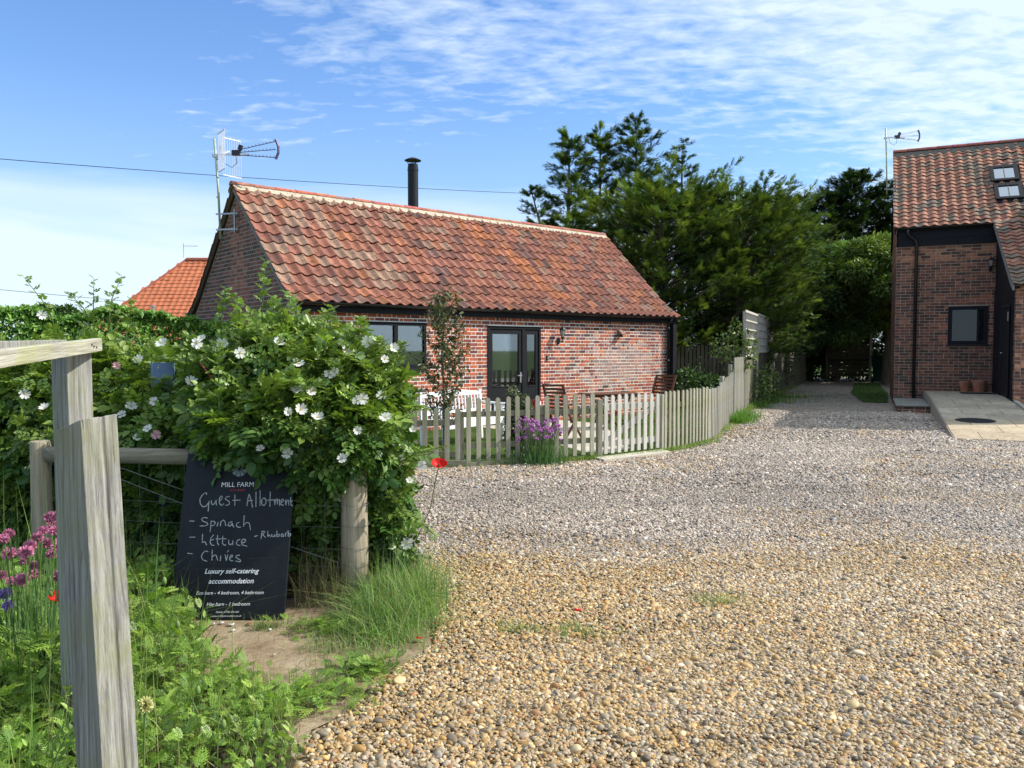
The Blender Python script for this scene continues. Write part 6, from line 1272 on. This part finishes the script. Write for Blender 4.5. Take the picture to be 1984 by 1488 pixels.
x, y = around([(-0.88, 3.52, 0.14), (-1.05, 3.40, 0.12), (-0.72, 3.80, 0.07), (-1.0, 4.38, 0.10), (-1.3, 3.62, 0.06)], 900); n = len(x); az = rg.uniform(0, 6.28, n); tip = np.stack([np.cos(az), np.sin(az), rg.uniform(0.1, 0.9, n)], 1)
V, F, C = multi(LOBED[0], LOBED[1], basis(tip, np.tile([0, 0, 1.0], (n, 1))), 0.055*np.exp(rg.normal(0, 0.3, n)), np.stack([x, y, rg.uniform(0.01, 0.06, n)], 1), HERB(np.zeros((n, 3)), None, rg)); tag(npmesh('creeping_weeds', V, F, M['leaf'], C), kind='stuff')
o_ = grass_mesh('dry_grass', 700, lambda n: (rg.uniform(-1.32, -1.0, n), rg.uniform(4.75, 5.15, n)), 0.32, 0.0016, [(0.30, 0.25, 0.15), (0.22, 0.19, 0.11), (0.2, 0.2, 0.1)], rg, None, 0.8); tag(o_, kind='stuff')
LAWN = [(-1.5, 10.75), (-0.7, 10.9), (0.05, 11.2), (1.3, 11.75), (2.35, 12.6), (3.3, 13.9), (4.1, 16), (5.0, 18.5), (5.8, 20.6), (4.0, 20), (0.2, 16.7), (-3.4, 13.6)]
PATHP = [cott(3.9, 0), cott(6.3, 0), cott(6.3, -1.3), (1.9, 12.6), (1.5, 12.0), (1.1, 12.1), cott(3.9, -1.2)]
def lawnp(n): x, y = inbed(n, LAWN, -3.5, 6, 10.7, 20.7); k = ~inpoly(x, y, [tuple(p)[:2] for p in PATHP]); return x[k], y[k]
o_ = grass_mesh('lawn_grass', 60000, lawnp, 0.045, 0.003, [(0.11, 0.19, 0.035), (0.15, 0.22, 0.05), (0.08, 0.15, 0.03)], rg, None, 0.6, seg=2); tag(o_, kind='stuff')
FB = [(-1.3, 10.62), (-0.7, 10.66), (0.05, 10.93), (0.8, 11.2), (1.2, 11.38), (2.38, 12.2), (2.9, 12.8), (3.4, 13.5), (4.2, 15.5), (4.9, 17.45), (5.4, 18.8), (5.95, 20.2), (6.8, 22.2), (9.2, 27.9), (12, 33.5)]
def fbase(n):
    i = rg.randint(0, len(FB)-1, n); f = rg.rand(n); P = np.array(FB); p = P[i]*(1-f[:, None])+P[i+1]*f[:, None]; return p[:, 0]+rg.normal(0.0, 0.05+0.02*p[:, 1]/10, n), p[:, 1]+rg.normal(0, 0.05, n)
o_ = grass_mesh('fence_foot_grass', 9000, fbase, lambda x, y: 0.05+0.010*np.clip(y-10, 0, 12)*0.5+0.05*(lownoise(x, y, 3, 6) > 0.4), 0.004, GP, rg, None, 0.8); tag(o_, kind='stuff')
o_ = grass_mesh('verge_grass', 2600, lambda n: around([(4.95, 17.3, 0.22), (4.7, 16.8, 0.16), (6.6, 21.8, 0.3), (7.6, 23.8, 0.5), (8.8, 26.3, 0.6), (5.3, 18.2, 0.2)], n), 0.20, 0.007, [(0.10, 0.22, 0.03), (0.14, 0.26, 0.05)], rg, None, 0.8); tag(o_, kind='stuff')
STR = [(10.5, 23.7), (11.0, 23.5), (13.5, 28.6), (17.0, 37), (16.2, 37), (12.4, 29)]
o_ = grass_mesh('strip_grass', 9000, lambda n: inbed(n, STR, 10.4, 17.2, 23.4, 37.1), 0.07, 0.006, [(0.07, 0.15, 0.03), (0.10, 0.18, 0.04)], rg, None, 0.6, z=0.02, seg=2); tag(o_, kind='stuff')

def bud_plant(label, base, hs, seed):
    t_ = thing('poppy_bud_stem', label, 'plant', base, 0, 'hooked poppy buds in the herb bed'); r = random.Random(seed); mb = MB()
    h = hs; a = r.uniform(0, 6.28); dx, dy = 0.05*math.cos(a), 0.05*math.sin(a)
    mb.tube([(0, 0, 0), (dx*0.3, dy*0.3, h*0.6), (dx*0.5, dy*0.5, h*0.93), (dx*0.8, dy*0.8, h), (dx*1.15, dy*1.15, h*0.975), (dx*1.25, dy*1.25, h*0.93)], 0.0022, 5); mb.build('stem', M['stem'], t_)
    mb = MB(); mb.col = (1.5, 1.4, 1.4); mb.lathe([(0.002, 0), (0.009, 0.006), (0.011, 0.018), (0.007, 0.032), (0.001, 0.038)], (dx*1.25, dy*1.25, h*0.93-0.034), 8); mb.build('bud', M['stem'], t_, smooth=True)
for i, (x, y, h, lb) in enumerate([(-1.90, 3.22, 0.66, 'hooked green poppy bud between the allium heads and the near post'), (-1.66, 3.6, 0.56, 'drooping poppy bud right of the near post, in front of the dark hedge'), (-1.55, 3.5, 0.40, 'poppy bud rising from the herbs below the left edge of the sign'), (-1.22, 2.95, 0.30, 'poppy bud low in the bed between post and bare soil'), (-1.05, 2.75, 0.26, 'poppy bud near the bottom edge right of the near post'), (-2.05, 3.0, 0.50, 'poppy bud at the left edge under the violet heads'), (-0.95, 2.9, 0.25, 'rightmost low poppy bud beside the gravel edge')]): bud_plant(lb, (x, y, 0), h, i)

# dark leaved sapling in front of the cottage window
sp = thing('sapling', 'slender dark leaved fruit sapling between the window and the cottage door', 'tree', (-1.02, 11.75, 0)); r = np.random.RandomState(6); mb = MB(); mb.tube([(0, 0, 0), (0.02, 0, 0.8), (-0.02, 0.02, 1.5), (0.02, 0, 2.05), (0.0, 0, 2.5)], [0.022, 0.018, 0.014, 0.009, 0.004], 8); LT, LD = [], []
for k in range(30):
    z = 0.45+1.95*k/30; a = k*2.4+r.uniform(-0.4, 0.4); L_ = (0.62*(1-((z-0.9)/1.7)**2*0.9) if z > 0.9 else 0.5)*r.uniform(0.55, 1.1); L_ = max(L_, 0.12); p0 = Vector((0, 0, z)); p2 = p0+Vector((math.cos(a)*L_*0.75, math.sin(a)*L_*0.75, L_*0.75)); p1 = p0.lerp(p2, 0.5)+Vector((0, 0, -0.04)); mb.tube([p0, p1, p2], [0.006, 0.004, 0.002], 5)
    for q in range(int(34+L_*95)):
        f = r.uniform(0.12, 1.0); p = p0.lerp(p1, f*2) if f < 0.5 else p1.lerp(p2, f*2-1); LT.append(np.array(p)+r.normal(0, 0.035, 3)); LD.append(r.normal(0, 0.6, 3)+[math.cos(a)*0.5, math.sin(a)*0.5, -0.1])
LT = np.array(LT); LD = np.array(LD); n = len(LT); V, F, C = multi(LEAF1[0], LEAF1[1], basis(LD, np.tile([0, -0.2, 1.0], (n, 1))+r.normal(0, 0.4, (n, 3))), 0.064*np.exp(r.normal(0, 0.25, n)), LT, palmix([(0.10, 0.12, 0.045), (0.14, 0.10, 0.055), (0.08, 0.11, 0.04)], [3, 2, 3])(LT, None, r))
npmesh('crown', V, F, M['leaf'], C, sp); mb.build('trunk', M['bark'], sp)
def shrub(name, label, cat, base, blobs, dens, size, cols, seed, templ=LEAF1, nstem=8, matn='leaf', wts=None, depth=0.25):
    t_ = thing(name, label, cat, base); r = np.random.RandomState(seed); bl = [(b[0]-base[0], b[1]-base[1], b[2]-base[2])+tuple(b[3:]) for b in blobs]
    V, F, C = blob_leaves(bl, dens, size, templ, r, depth=depth, up=0.6, pal=palmix(cols, wts or [1]*len(cols)), zmin=0.01); npmesh('foliage', V, F, M[matn], C, t_)
    mb = MB()
    for k in range(nstem): b = bl[r.randint(len(bl))]; mb.tube([(r.uniform(-0.05, 0.05), r.uniform(-0.05, 0.05), 0), ((b[0])*0.5, b[1]*0.5, b[2]*0.6), (b[0]+r.uniform(-0.4, 0.4)*b[3], b[1]+r.uniform(-.4, .4)*b[4], b[2]+b[5]*0.5)], [0.012, 0.008, 0.004], 5)
    mb.build('stems', M['bark'], t_); return t_
shrub('rosemary', 'grey green upright rosemary bush behind the picket fence by the door', 'shrub', (0.10, 11.65, 0), [(0.10, 11.65, 0.45, 0.20, 0.2, 0.45), (0.02, 11.65, 0.75, 0.10, 0.12, 0.30), (0.2, 11.6, 0.65, 0.10, 0.12, 0.28)], 2200, 0.05, [(0.10, 0.125, 0.06), (0.14, 0.16, 0.085), (0.08, 0.10, 0.05)], 4)
shrub('climbing_rose', 'straggly yellow green climber spilling over the trellis end of the fence', 'climber', (5.9, 20.5, 0), [(5.5, 20.5, 1.65, 0.36, 0.3, 0.35), (6.05, 20.3, 1.55, 0.20, 0.2, 0.55), (5.75, 20.5, 2.1, 0.14, 0.2, 0.30), (6.9, 22.0, 0.5, 0.3, 0.3, 0.5), (7.5, 23.4, 0.6, 0.4, 0.4, 0.6)], 170, 0.10, [(0.12, 0.18, 0.045), (0.17, 0.23, 0.06), (0.08, 0.13, 0.035)], 5)
shrub('garden_shrub', 'low dark shrub in the shaded corner behind the cottage corner post', 'shrub', (4.9, 21.8, 0), [(4.8, 21.8, 0.55, 0.7, 0.5, 0.5), (5.7, 22.2, 0.45, 0.6, 0.5, 0.45)], 330, 0.12, [(0.05, 0.11, 0.03), (0.08, 0.15, 0.04)], 6)
shrub('garden_shrub', 'bright sunlit bush beyond the screen at the end of the drive', 'shrub', (18.9, 43.0, 0), [(18.9, 43, 2.0, 1.0, 1.0, 1.4), (19.3, 43, 3.2, 0.9, 0.9, 1.0)], 120, 0.20, [(0.16, 0.26, 0.05), (0.12, 0.2, 0.04)], 7)
# clipped leafy hedge on the left
hd_ = thing('hedge', 'dense bright green clipped hedge between the left edge and the cottage gable', 'hedge', (-7.5, 13.0, 0)); r = np.random.RandomState(31)
A_, B_ = np.array([-12.5, 10.6]), np.array([-4.9, 15.4]); d_ = (B_-A_)/np.linalg.norm(B_-A_); n_ = np.array([-d_[1], d_[0]]); Lh = np.linalg.norm(B_-A_)
N_ = 64000; s = r.uniform(0, Lh, N_); face = r.rand(N_) < 0.68; ztop = 2.12+0.10*np.sin(s*1.3)+0.10*lownoise(s, s*0, 2.2, 3)-0.12*(s > Lh-1.2)+0.08*np.sin(s*4.1)
z = np.where(face, ztop*r.uniform(0.15, 1, N_), ztop+np.abs(r.normal(0, 0.02, N_))); off = np.where(face, -0.6+0.07*lownoise(s, z, 3.5, 4)+np.abs(r.normal(0, 1, N_))*np.where(r.rand(N_) < 0.35, 0.30, 0.05)+0.10*np.clip((z-1.8)/0.3, 0, 1)**2, r.uniform(-0.6, 0.6, N_))
T = np.stack([A_[0]+d_[0]*s+n_[0]*off+7.5, A_[1]+d_[1]*s+n_[1]*off-13.0, z], 1); nf = np.where(face[:, None], np.array([-n_[0], -n_[1], 0.25]), np.array([0, 0, 1.0])); tip = nrmv(nf*0.3+np.array([0, 0, -0.4])+r.normal(0, 0.6, (N_, 3))); R = basis(tip, nf*0.45+np.array([0.35, -0.1, 0.75])+r.normal(0, 0.40, (N_, 3)))
V, F, C = multi(LEAF1[0], LEAF1[1], R, 0.085*np.exp(r.normal(0, 0.25, N_)), T, palmix([(0.13, 0.27, 0.05), (0.19, 0.35, 0.06), (0.085, 0.19, 0.04), (0.25, 0.36, 0.08)], [4, 3, 2, 0.8])(T, None, r)); npmesh('foliage', V, F, M['leaf'], C, hd_)
mb = MB(); mb.col = (0.3, 0.35, 0.3)
for k in range(16): f = (k+0.5)/16; c_ = A_+d_*Lh*f; mb.tube([(c_[0]+7.5, c_[1]-13, 0), (c_[0]+7.5+0.1, c_[1]-13, 0.8), (c_[0]+7.5-0.05, c_[1]-13, 1.7)], [0.05, 0.03, 0.01], 6)
mb.build('stems', M['bark'], hd_)

# ---------------------------------------------------------------- trees
CPAL = [(0.045, 0.092, 0.028), (0.065, 0.125, 0.032), (0.030, 0.064, 0.022)]
def conifer(label, x, y, h, prof, nb, seed, size=0.42, lean=(0, 0), gold=0.5, dens=1.0, cols=CPAL, z0=0.1, rise=(0.15, 0.65), group=None, dark=False):
    """prof(t)-> branch length at relative height t"""
    t_ = thing('conifer', label, 'tree', (x, y, 0), 0, group); r = np.random.RandomState(seed); rp = random.Random(seed); mb = MB(); mb.tube([(0, 0, 0), (lean[0]*0.3, lean[1]*0.3, h*0.35), (lean[0]*0.65, lean[1]*0.65, h*0.7), (lean[0], lean[1], h*0.98)], [0.16+0.01*h, 0.12, 0.07, 0.015], 8)
    T, D, Nn, S, G, BF_ = [], [], [], [], [], []
    for k in range(nb):
        f = z0+(1-z0)*((k+rp.random())/nb); L_ = prof(f)*rp.choice((1, 1, 0.8, 1.15, 0.6))*rp.uniform(0.75, 1.12)
        if L_ < 0.08: continue
        a = k*2.399+rp.uniform(-0.5, 0.5); el = rp.uniform(*rise); c = f/0.98; p0 = np.array([lean[0]*f, lean[1]*f, h*f]); d = np.array([math.cos(a)*math.cos(el), math.sin(a)*math.cos(el), math.sin(el)]); p2 = p0+d*L_+np.array([0, 0, 0.10*L_]); p1 = (p0+p2)/2-np.array([0, 0, 0.08*L_])
        mb.tube([p0, p1, p2], [max(0.012, 0.022*L_), 0.012*max(L_, 1), 0.004], 4, cap=False)
        side = np.cross(d, [0, 0, 1.0]); side /= np.linalg.norm(side)
        for j in range(int(dens*(2.5+L_*2.7))):
            g = 0.22+0.78*rp.random()**0.7 if j else 1.0; q = p0*(1-g)**2+2*p1*g*(1-g)+p2*g*g; sw = rp.uniform(-1, 1)*(0 if g > 0.97 else 1); fl = rp.uniform(0.40, 0.80)*min(1.0, 0.45+L_*0.35)*size/0.42; ax = d*(1-0.55*abs(sw))+side*sw*0.95+np.array([0, 0, rp.uniform(-0.22, 0.26)]); ax /= np.linalg.norm(ax); sd = np.cross(ax, [0, 0, 1.0]); sd /= np.linalg.norm(sd); up_ = np.cross(sd, ax)
            m_ = 12; u = r.rand(m_)**0.8; BF_.append(np.full(m_, math.exp(rp.gauss(0, 0.30)))); lat = r.uniform(-1, 1, m_)*0.30*(1.05-u); T.append(q+ax*(u*fl)[:, None]+sd*(lat*fl)[:, None]+up_*(r.normal(0, 0.06, m_)*fl-0.12*fl*u*u)[:, None]); D.append(nrmv(ax+sd*(lat*2.2)[:, None]+np.array([0, 0, 0.05])+r.normal(0, 0.30, (m_, 3)))); Nn.append(nrmv(up_+r.normal(0, 0.22, (m_, 3)))); S.append(size*0.54*np.exp(r.normal(0, 0.22, m_))); G.append(np.clip(0.10+g*0.75*u+r.normal(0, 0.20, m_)+0.6*(rp.random()-0.5), 0, 1)*np.clip((g-0.2)*1.4, 0, 1))
    T, D, Nn, S, G, BF_ = [np.concatenate(v) for v in (T, D, Nn, S, G, BF_)]; base_ = palmix(cols, [3, 2, 2], 0.22)(T, None, r); tipc = np.array([0.30, 0.365, 0.065]); C = (base_*(1-gold*G[:, None])+tipc*gold*G[:, None])*BF_[:, None]
    V, F, C = multi(SPRAY[0], SPRAY[1], basis(D, Nn), S, T, C); npmesh('crown', V, F, M['conifer'], C, t_); mb.build('trunk', M['bark'], t_); return t_
def spire(r0, tb): return lambda t: (r0*(1-t)**0.75 if t > tb else r0*(1-tb)**0.75*0.9)
def dome(r0): return lambda t: r0*(1.0-0.25*(1-t))*math.sqrt(max(0.0, 1-max(0, (t-0.45)/0.56)**2))*(1.0 if t > 0.12 else 0.7)
G1 = 'row of tall conifers behind the cottage'
conifer('thin conifer leaning far left, lowest of the spiky tops above the roof', 2.3, 29.0, 7.5, lambda t: 1.4*(1-t)**0.7, 52, 1, 0.40, (-1.6, 0), 0.35, 1.1, z0=0.45, group=G1)
conifer('spiky conifer top second from the left above the cottage ridge', 2.0, 29.3, 9.35, lambda t: 1.8*(1-t)**0.8+0.10, 70, 2, 0.42, (0.1, 0), 0.45, 1.4, z0=0.35, group=G1)
conifer('tall conifer with golden shoots left of the highest spire', 3.3, 30.0, 9.65, lambda t: 2.1*(1-t)**0.72+0.12, 92, 3, 0.42, (0, 0), 0.5, 1.4, z0=0.3, group=G1)
conifer('tallest conifer spire, with bare trunk showing between its branches', 4.7, 30.3, 10.15, lambda t: 2.0*(1-t)**0.66+0.1, 90, 4, 0.42, (0.0, 0), 0.4, 1.4, z0=0.3, group=G1)
conifer('narrow separate sparse conifer spire right of the tallest one', 7.0, 33.0, 10.1, lambda t: 2.0*(1-t)**0.9+0.08, 76, 5, 0.40, (0, 0), 0.3, 0.9, z0=0.35, group=G1)
conifer('huge bushy golden green conifer right behind the cottage end', 4.9, 26.3, 6.5, dome(3.0), 180, 6, 0.44, (0.2, 0), 0.62, 1.3, z0=0.08, group=G1)
conifer('wide bushy conifer whose boughs hang over the trellis', 7.6, 27.4, 6.5, dome(2.7), 170, 7, 0.44, (0.3, 0), 0.50, 1.3, z0=0.10, group=G1)
conifer('conifer behind the golden bushy one, left edge of the mass', 2.2, 27.5, 5.9, dome(1.7), 90, 16, 0.42, (0.0, 0), 0.5, 1.2, z0=0.08, group=G1)
conifer('windswept conifer sloping to the right over the drive', 9.3, 30.5, 7.1, dome(2.1), 120, 8, 0.46, (0.7, 0), 0.42, 1.25, z0=0.18, group=G1)
conifer('plume topped conifer at the right end of the row, over the drive', 11.0, 34.0, 7.6, dome(1.6), 85, 9, 0.46, (1.1, 0), 0.40, 1.2, z0=0.25, group=G1)
conifer('small rounded treetop peeping far behind the conifer row', 9.7, 39.0, 9.2, dome(1.6), 80, 10, 0.5, (0, 0), 0.1, 1.1, z0=0.5, group=G1)
conifer('distant grey green treetop right of the rounded one', 12.2, 42.0, 9.3, dome(1.5), 70, 17, 0.5, (0, 0), 0.05, 1.0, z0=0.5, group=G1)
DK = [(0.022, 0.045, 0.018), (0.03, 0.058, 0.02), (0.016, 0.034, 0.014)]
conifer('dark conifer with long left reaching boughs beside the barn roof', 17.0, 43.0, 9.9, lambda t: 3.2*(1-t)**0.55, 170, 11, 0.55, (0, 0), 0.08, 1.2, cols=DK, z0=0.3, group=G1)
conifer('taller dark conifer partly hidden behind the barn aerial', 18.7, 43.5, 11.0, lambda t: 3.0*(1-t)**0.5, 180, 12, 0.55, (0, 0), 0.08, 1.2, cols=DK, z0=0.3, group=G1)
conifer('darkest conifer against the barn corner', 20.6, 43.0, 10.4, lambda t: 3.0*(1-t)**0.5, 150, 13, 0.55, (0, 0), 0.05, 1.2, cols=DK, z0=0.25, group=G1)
def broadleaf(label, x, y, h, clumps, cols, seed, leaf=0.2, dens=26, z0=0.3, group=None):
    t_ = thing('broadleaf_tree', label, 'tree', (x, y, 0), 0, group); r = np.random.RandomState(seed); mb = MB(); mb.tube([(0, 0, 0), (0.1, 0, h*0.3), (0, 0.1, h*0.6)], [0.2, 0.15, 0.08], 8); parts = []
    for k in range(clumps):
        d = nrmv(r.normal(size=3)); f = r.uniform(0.45, 1.0); c = np.array([d[0]*h*0.30*f, d[1]*h*0.30*f, h*(z0+(1-z0)*0.5)+d[2]*h*(1-z0)*0.44*f]); rad = h*r.uniform(0.07, 0.13); mb.tube([(0, 0, h*0.35), tuple(c*0.6+np.array([0, 0, h*0.12])), tuple(c)], [0.06, 0.04, 0.015], 5, cap=False)
        n = int(dens*rad*rad*150); dd = nrmv(r.normal(size=(n, 3))); P = c+dd*rad*np.array([1.15, 1.15, 0.8])*(1-np.abs(r.normal(0, 0.25, n)))[:, None]; shade_ = palmix(cols, [1]*len(cols), 0.2)(P, None, r)
        parts.append(multi(LEAF1[0], LEAF1[1], basis(nrmv(dd+[0, 0, -0.3]+r.normal(0, 0.5, (n, 3))), dd*0.4+[0, 0, 0.8]+r.normal(0, 0.3, (n, 3))), leaf*np.exp(r.normal(0, 0.25, n)), P, shade_))
    V, F, C = merge(parts); npmesh('crown', V, F, M['leaf'], C, t_); mb.build('trunk', M['bark'], t_); return t_
G2 = 'leafy trees over the end of the drive'
LG = [(0.18, 0.30, 0.09), (0.23, 0.34, 0.10), (0.13, 0.23, 0.07)]
broadleaf('soft light green leafy tree in front of the dark conifers', 16.1, 39.5, 7.5, 60, LG, 1, 0.16, group=G2, z0=0.15)
broadleaf('leafy tree touching the barn corner with yellowish leaves', 17.2, 36.5, 7.0, 55, [(0.14, 0.22, 0.05), (0.22, 0.27, 0.05), (0.09, 0.15, 0.04)], 2, 0.15, group=G2, z0=0.38)
broadleaf('bluish green leafy tree between the conifers and the light green tree', 13.6, 38.0, 6.6, 55, [(0.07, 0.15, 0.07), (0.10, 0.19, 0.08), (0.05, 0.11, 0.05)], 3, 0.16, group=G2, z0=0.12)
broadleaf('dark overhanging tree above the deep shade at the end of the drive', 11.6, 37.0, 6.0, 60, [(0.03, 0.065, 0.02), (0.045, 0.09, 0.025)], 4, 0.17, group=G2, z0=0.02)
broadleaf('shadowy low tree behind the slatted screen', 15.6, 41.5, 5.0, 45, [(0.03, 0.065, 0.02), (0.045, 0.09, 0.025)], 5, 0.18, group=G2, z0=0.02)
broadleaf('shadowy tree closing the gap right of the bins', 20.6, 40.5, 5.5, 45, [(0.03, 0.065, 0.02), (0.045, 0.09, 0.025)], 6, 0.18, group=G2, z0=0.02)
broadleaf('distant low tree on the horizon at the far left edge', -26.0, 45.0, 4.6, 40, [(0.05, 0.10, 0.03), (0.07, 0.13, 0.035)], 7, 0.2, group=None, z0=0.1)

broadleaf('added unseen leafy tree behind the barn, shading the drive from nearer by', 19.3, 31.0, 8.4, 60, [(0.05, 0.10, 0.03), (0.07, 0.13, 0.035)], 8, 0.22, group=None, z0=0.1)  # added out of sight to keep sun off the far drive and fence
broadleaf('second added unseen leafy tree behind the barn, shading the drive from farther back', 22.5, 35.5, 9.0, 60, [(0.05, 0.10, 0.03), (0.07, 0.13, 0.035)], 9, 0.22, group=None, z0=0.1)  # also added hidden, to darken the end of the drive

DKC = [(0.035, 0.075, 0.022), (0.05, 0.10, 0.03)]
shrub('thicket', 'dark undergrowth filling the space beneath the conifers behind the garden fence', 'thicket', (5.0, 27.5, 0), [(0.5, 27.8, 1.2, 2.0, 0.8, 1.5), (3.6, 28.2, 1.6, 2.2, 0.9, 1.9), (6.8, 28.6, 1.5, 2.0, 0.9, 1.8), (9.6, 31.5, 1.5, 1.8, 1.0, 1.9)], 70, 0.17, DKC, 41)
shrub('thicket', 'black green undergrowth closing the view behind the slatted screen', 'thicket', (16.0, 41.5, 0), [(13.4, 40.6, 1.4, 1.6, 0.9, 1.8), (16.0, 40.3, 1.1, 1.9, 0.7, 1.6), (14.6, 39.8, 0.9, 0.9, 0.6, 1.3), (18.3, 40.6, 0.8, 1.2, 0.6, 1.2), (20.4, 41.0, 1.5, 1.6, 0.9, 1.9), (11.6, 38.6, 1.4, 1.6, 0.9, 1.8)], 75, 0.18, DKC, 42)
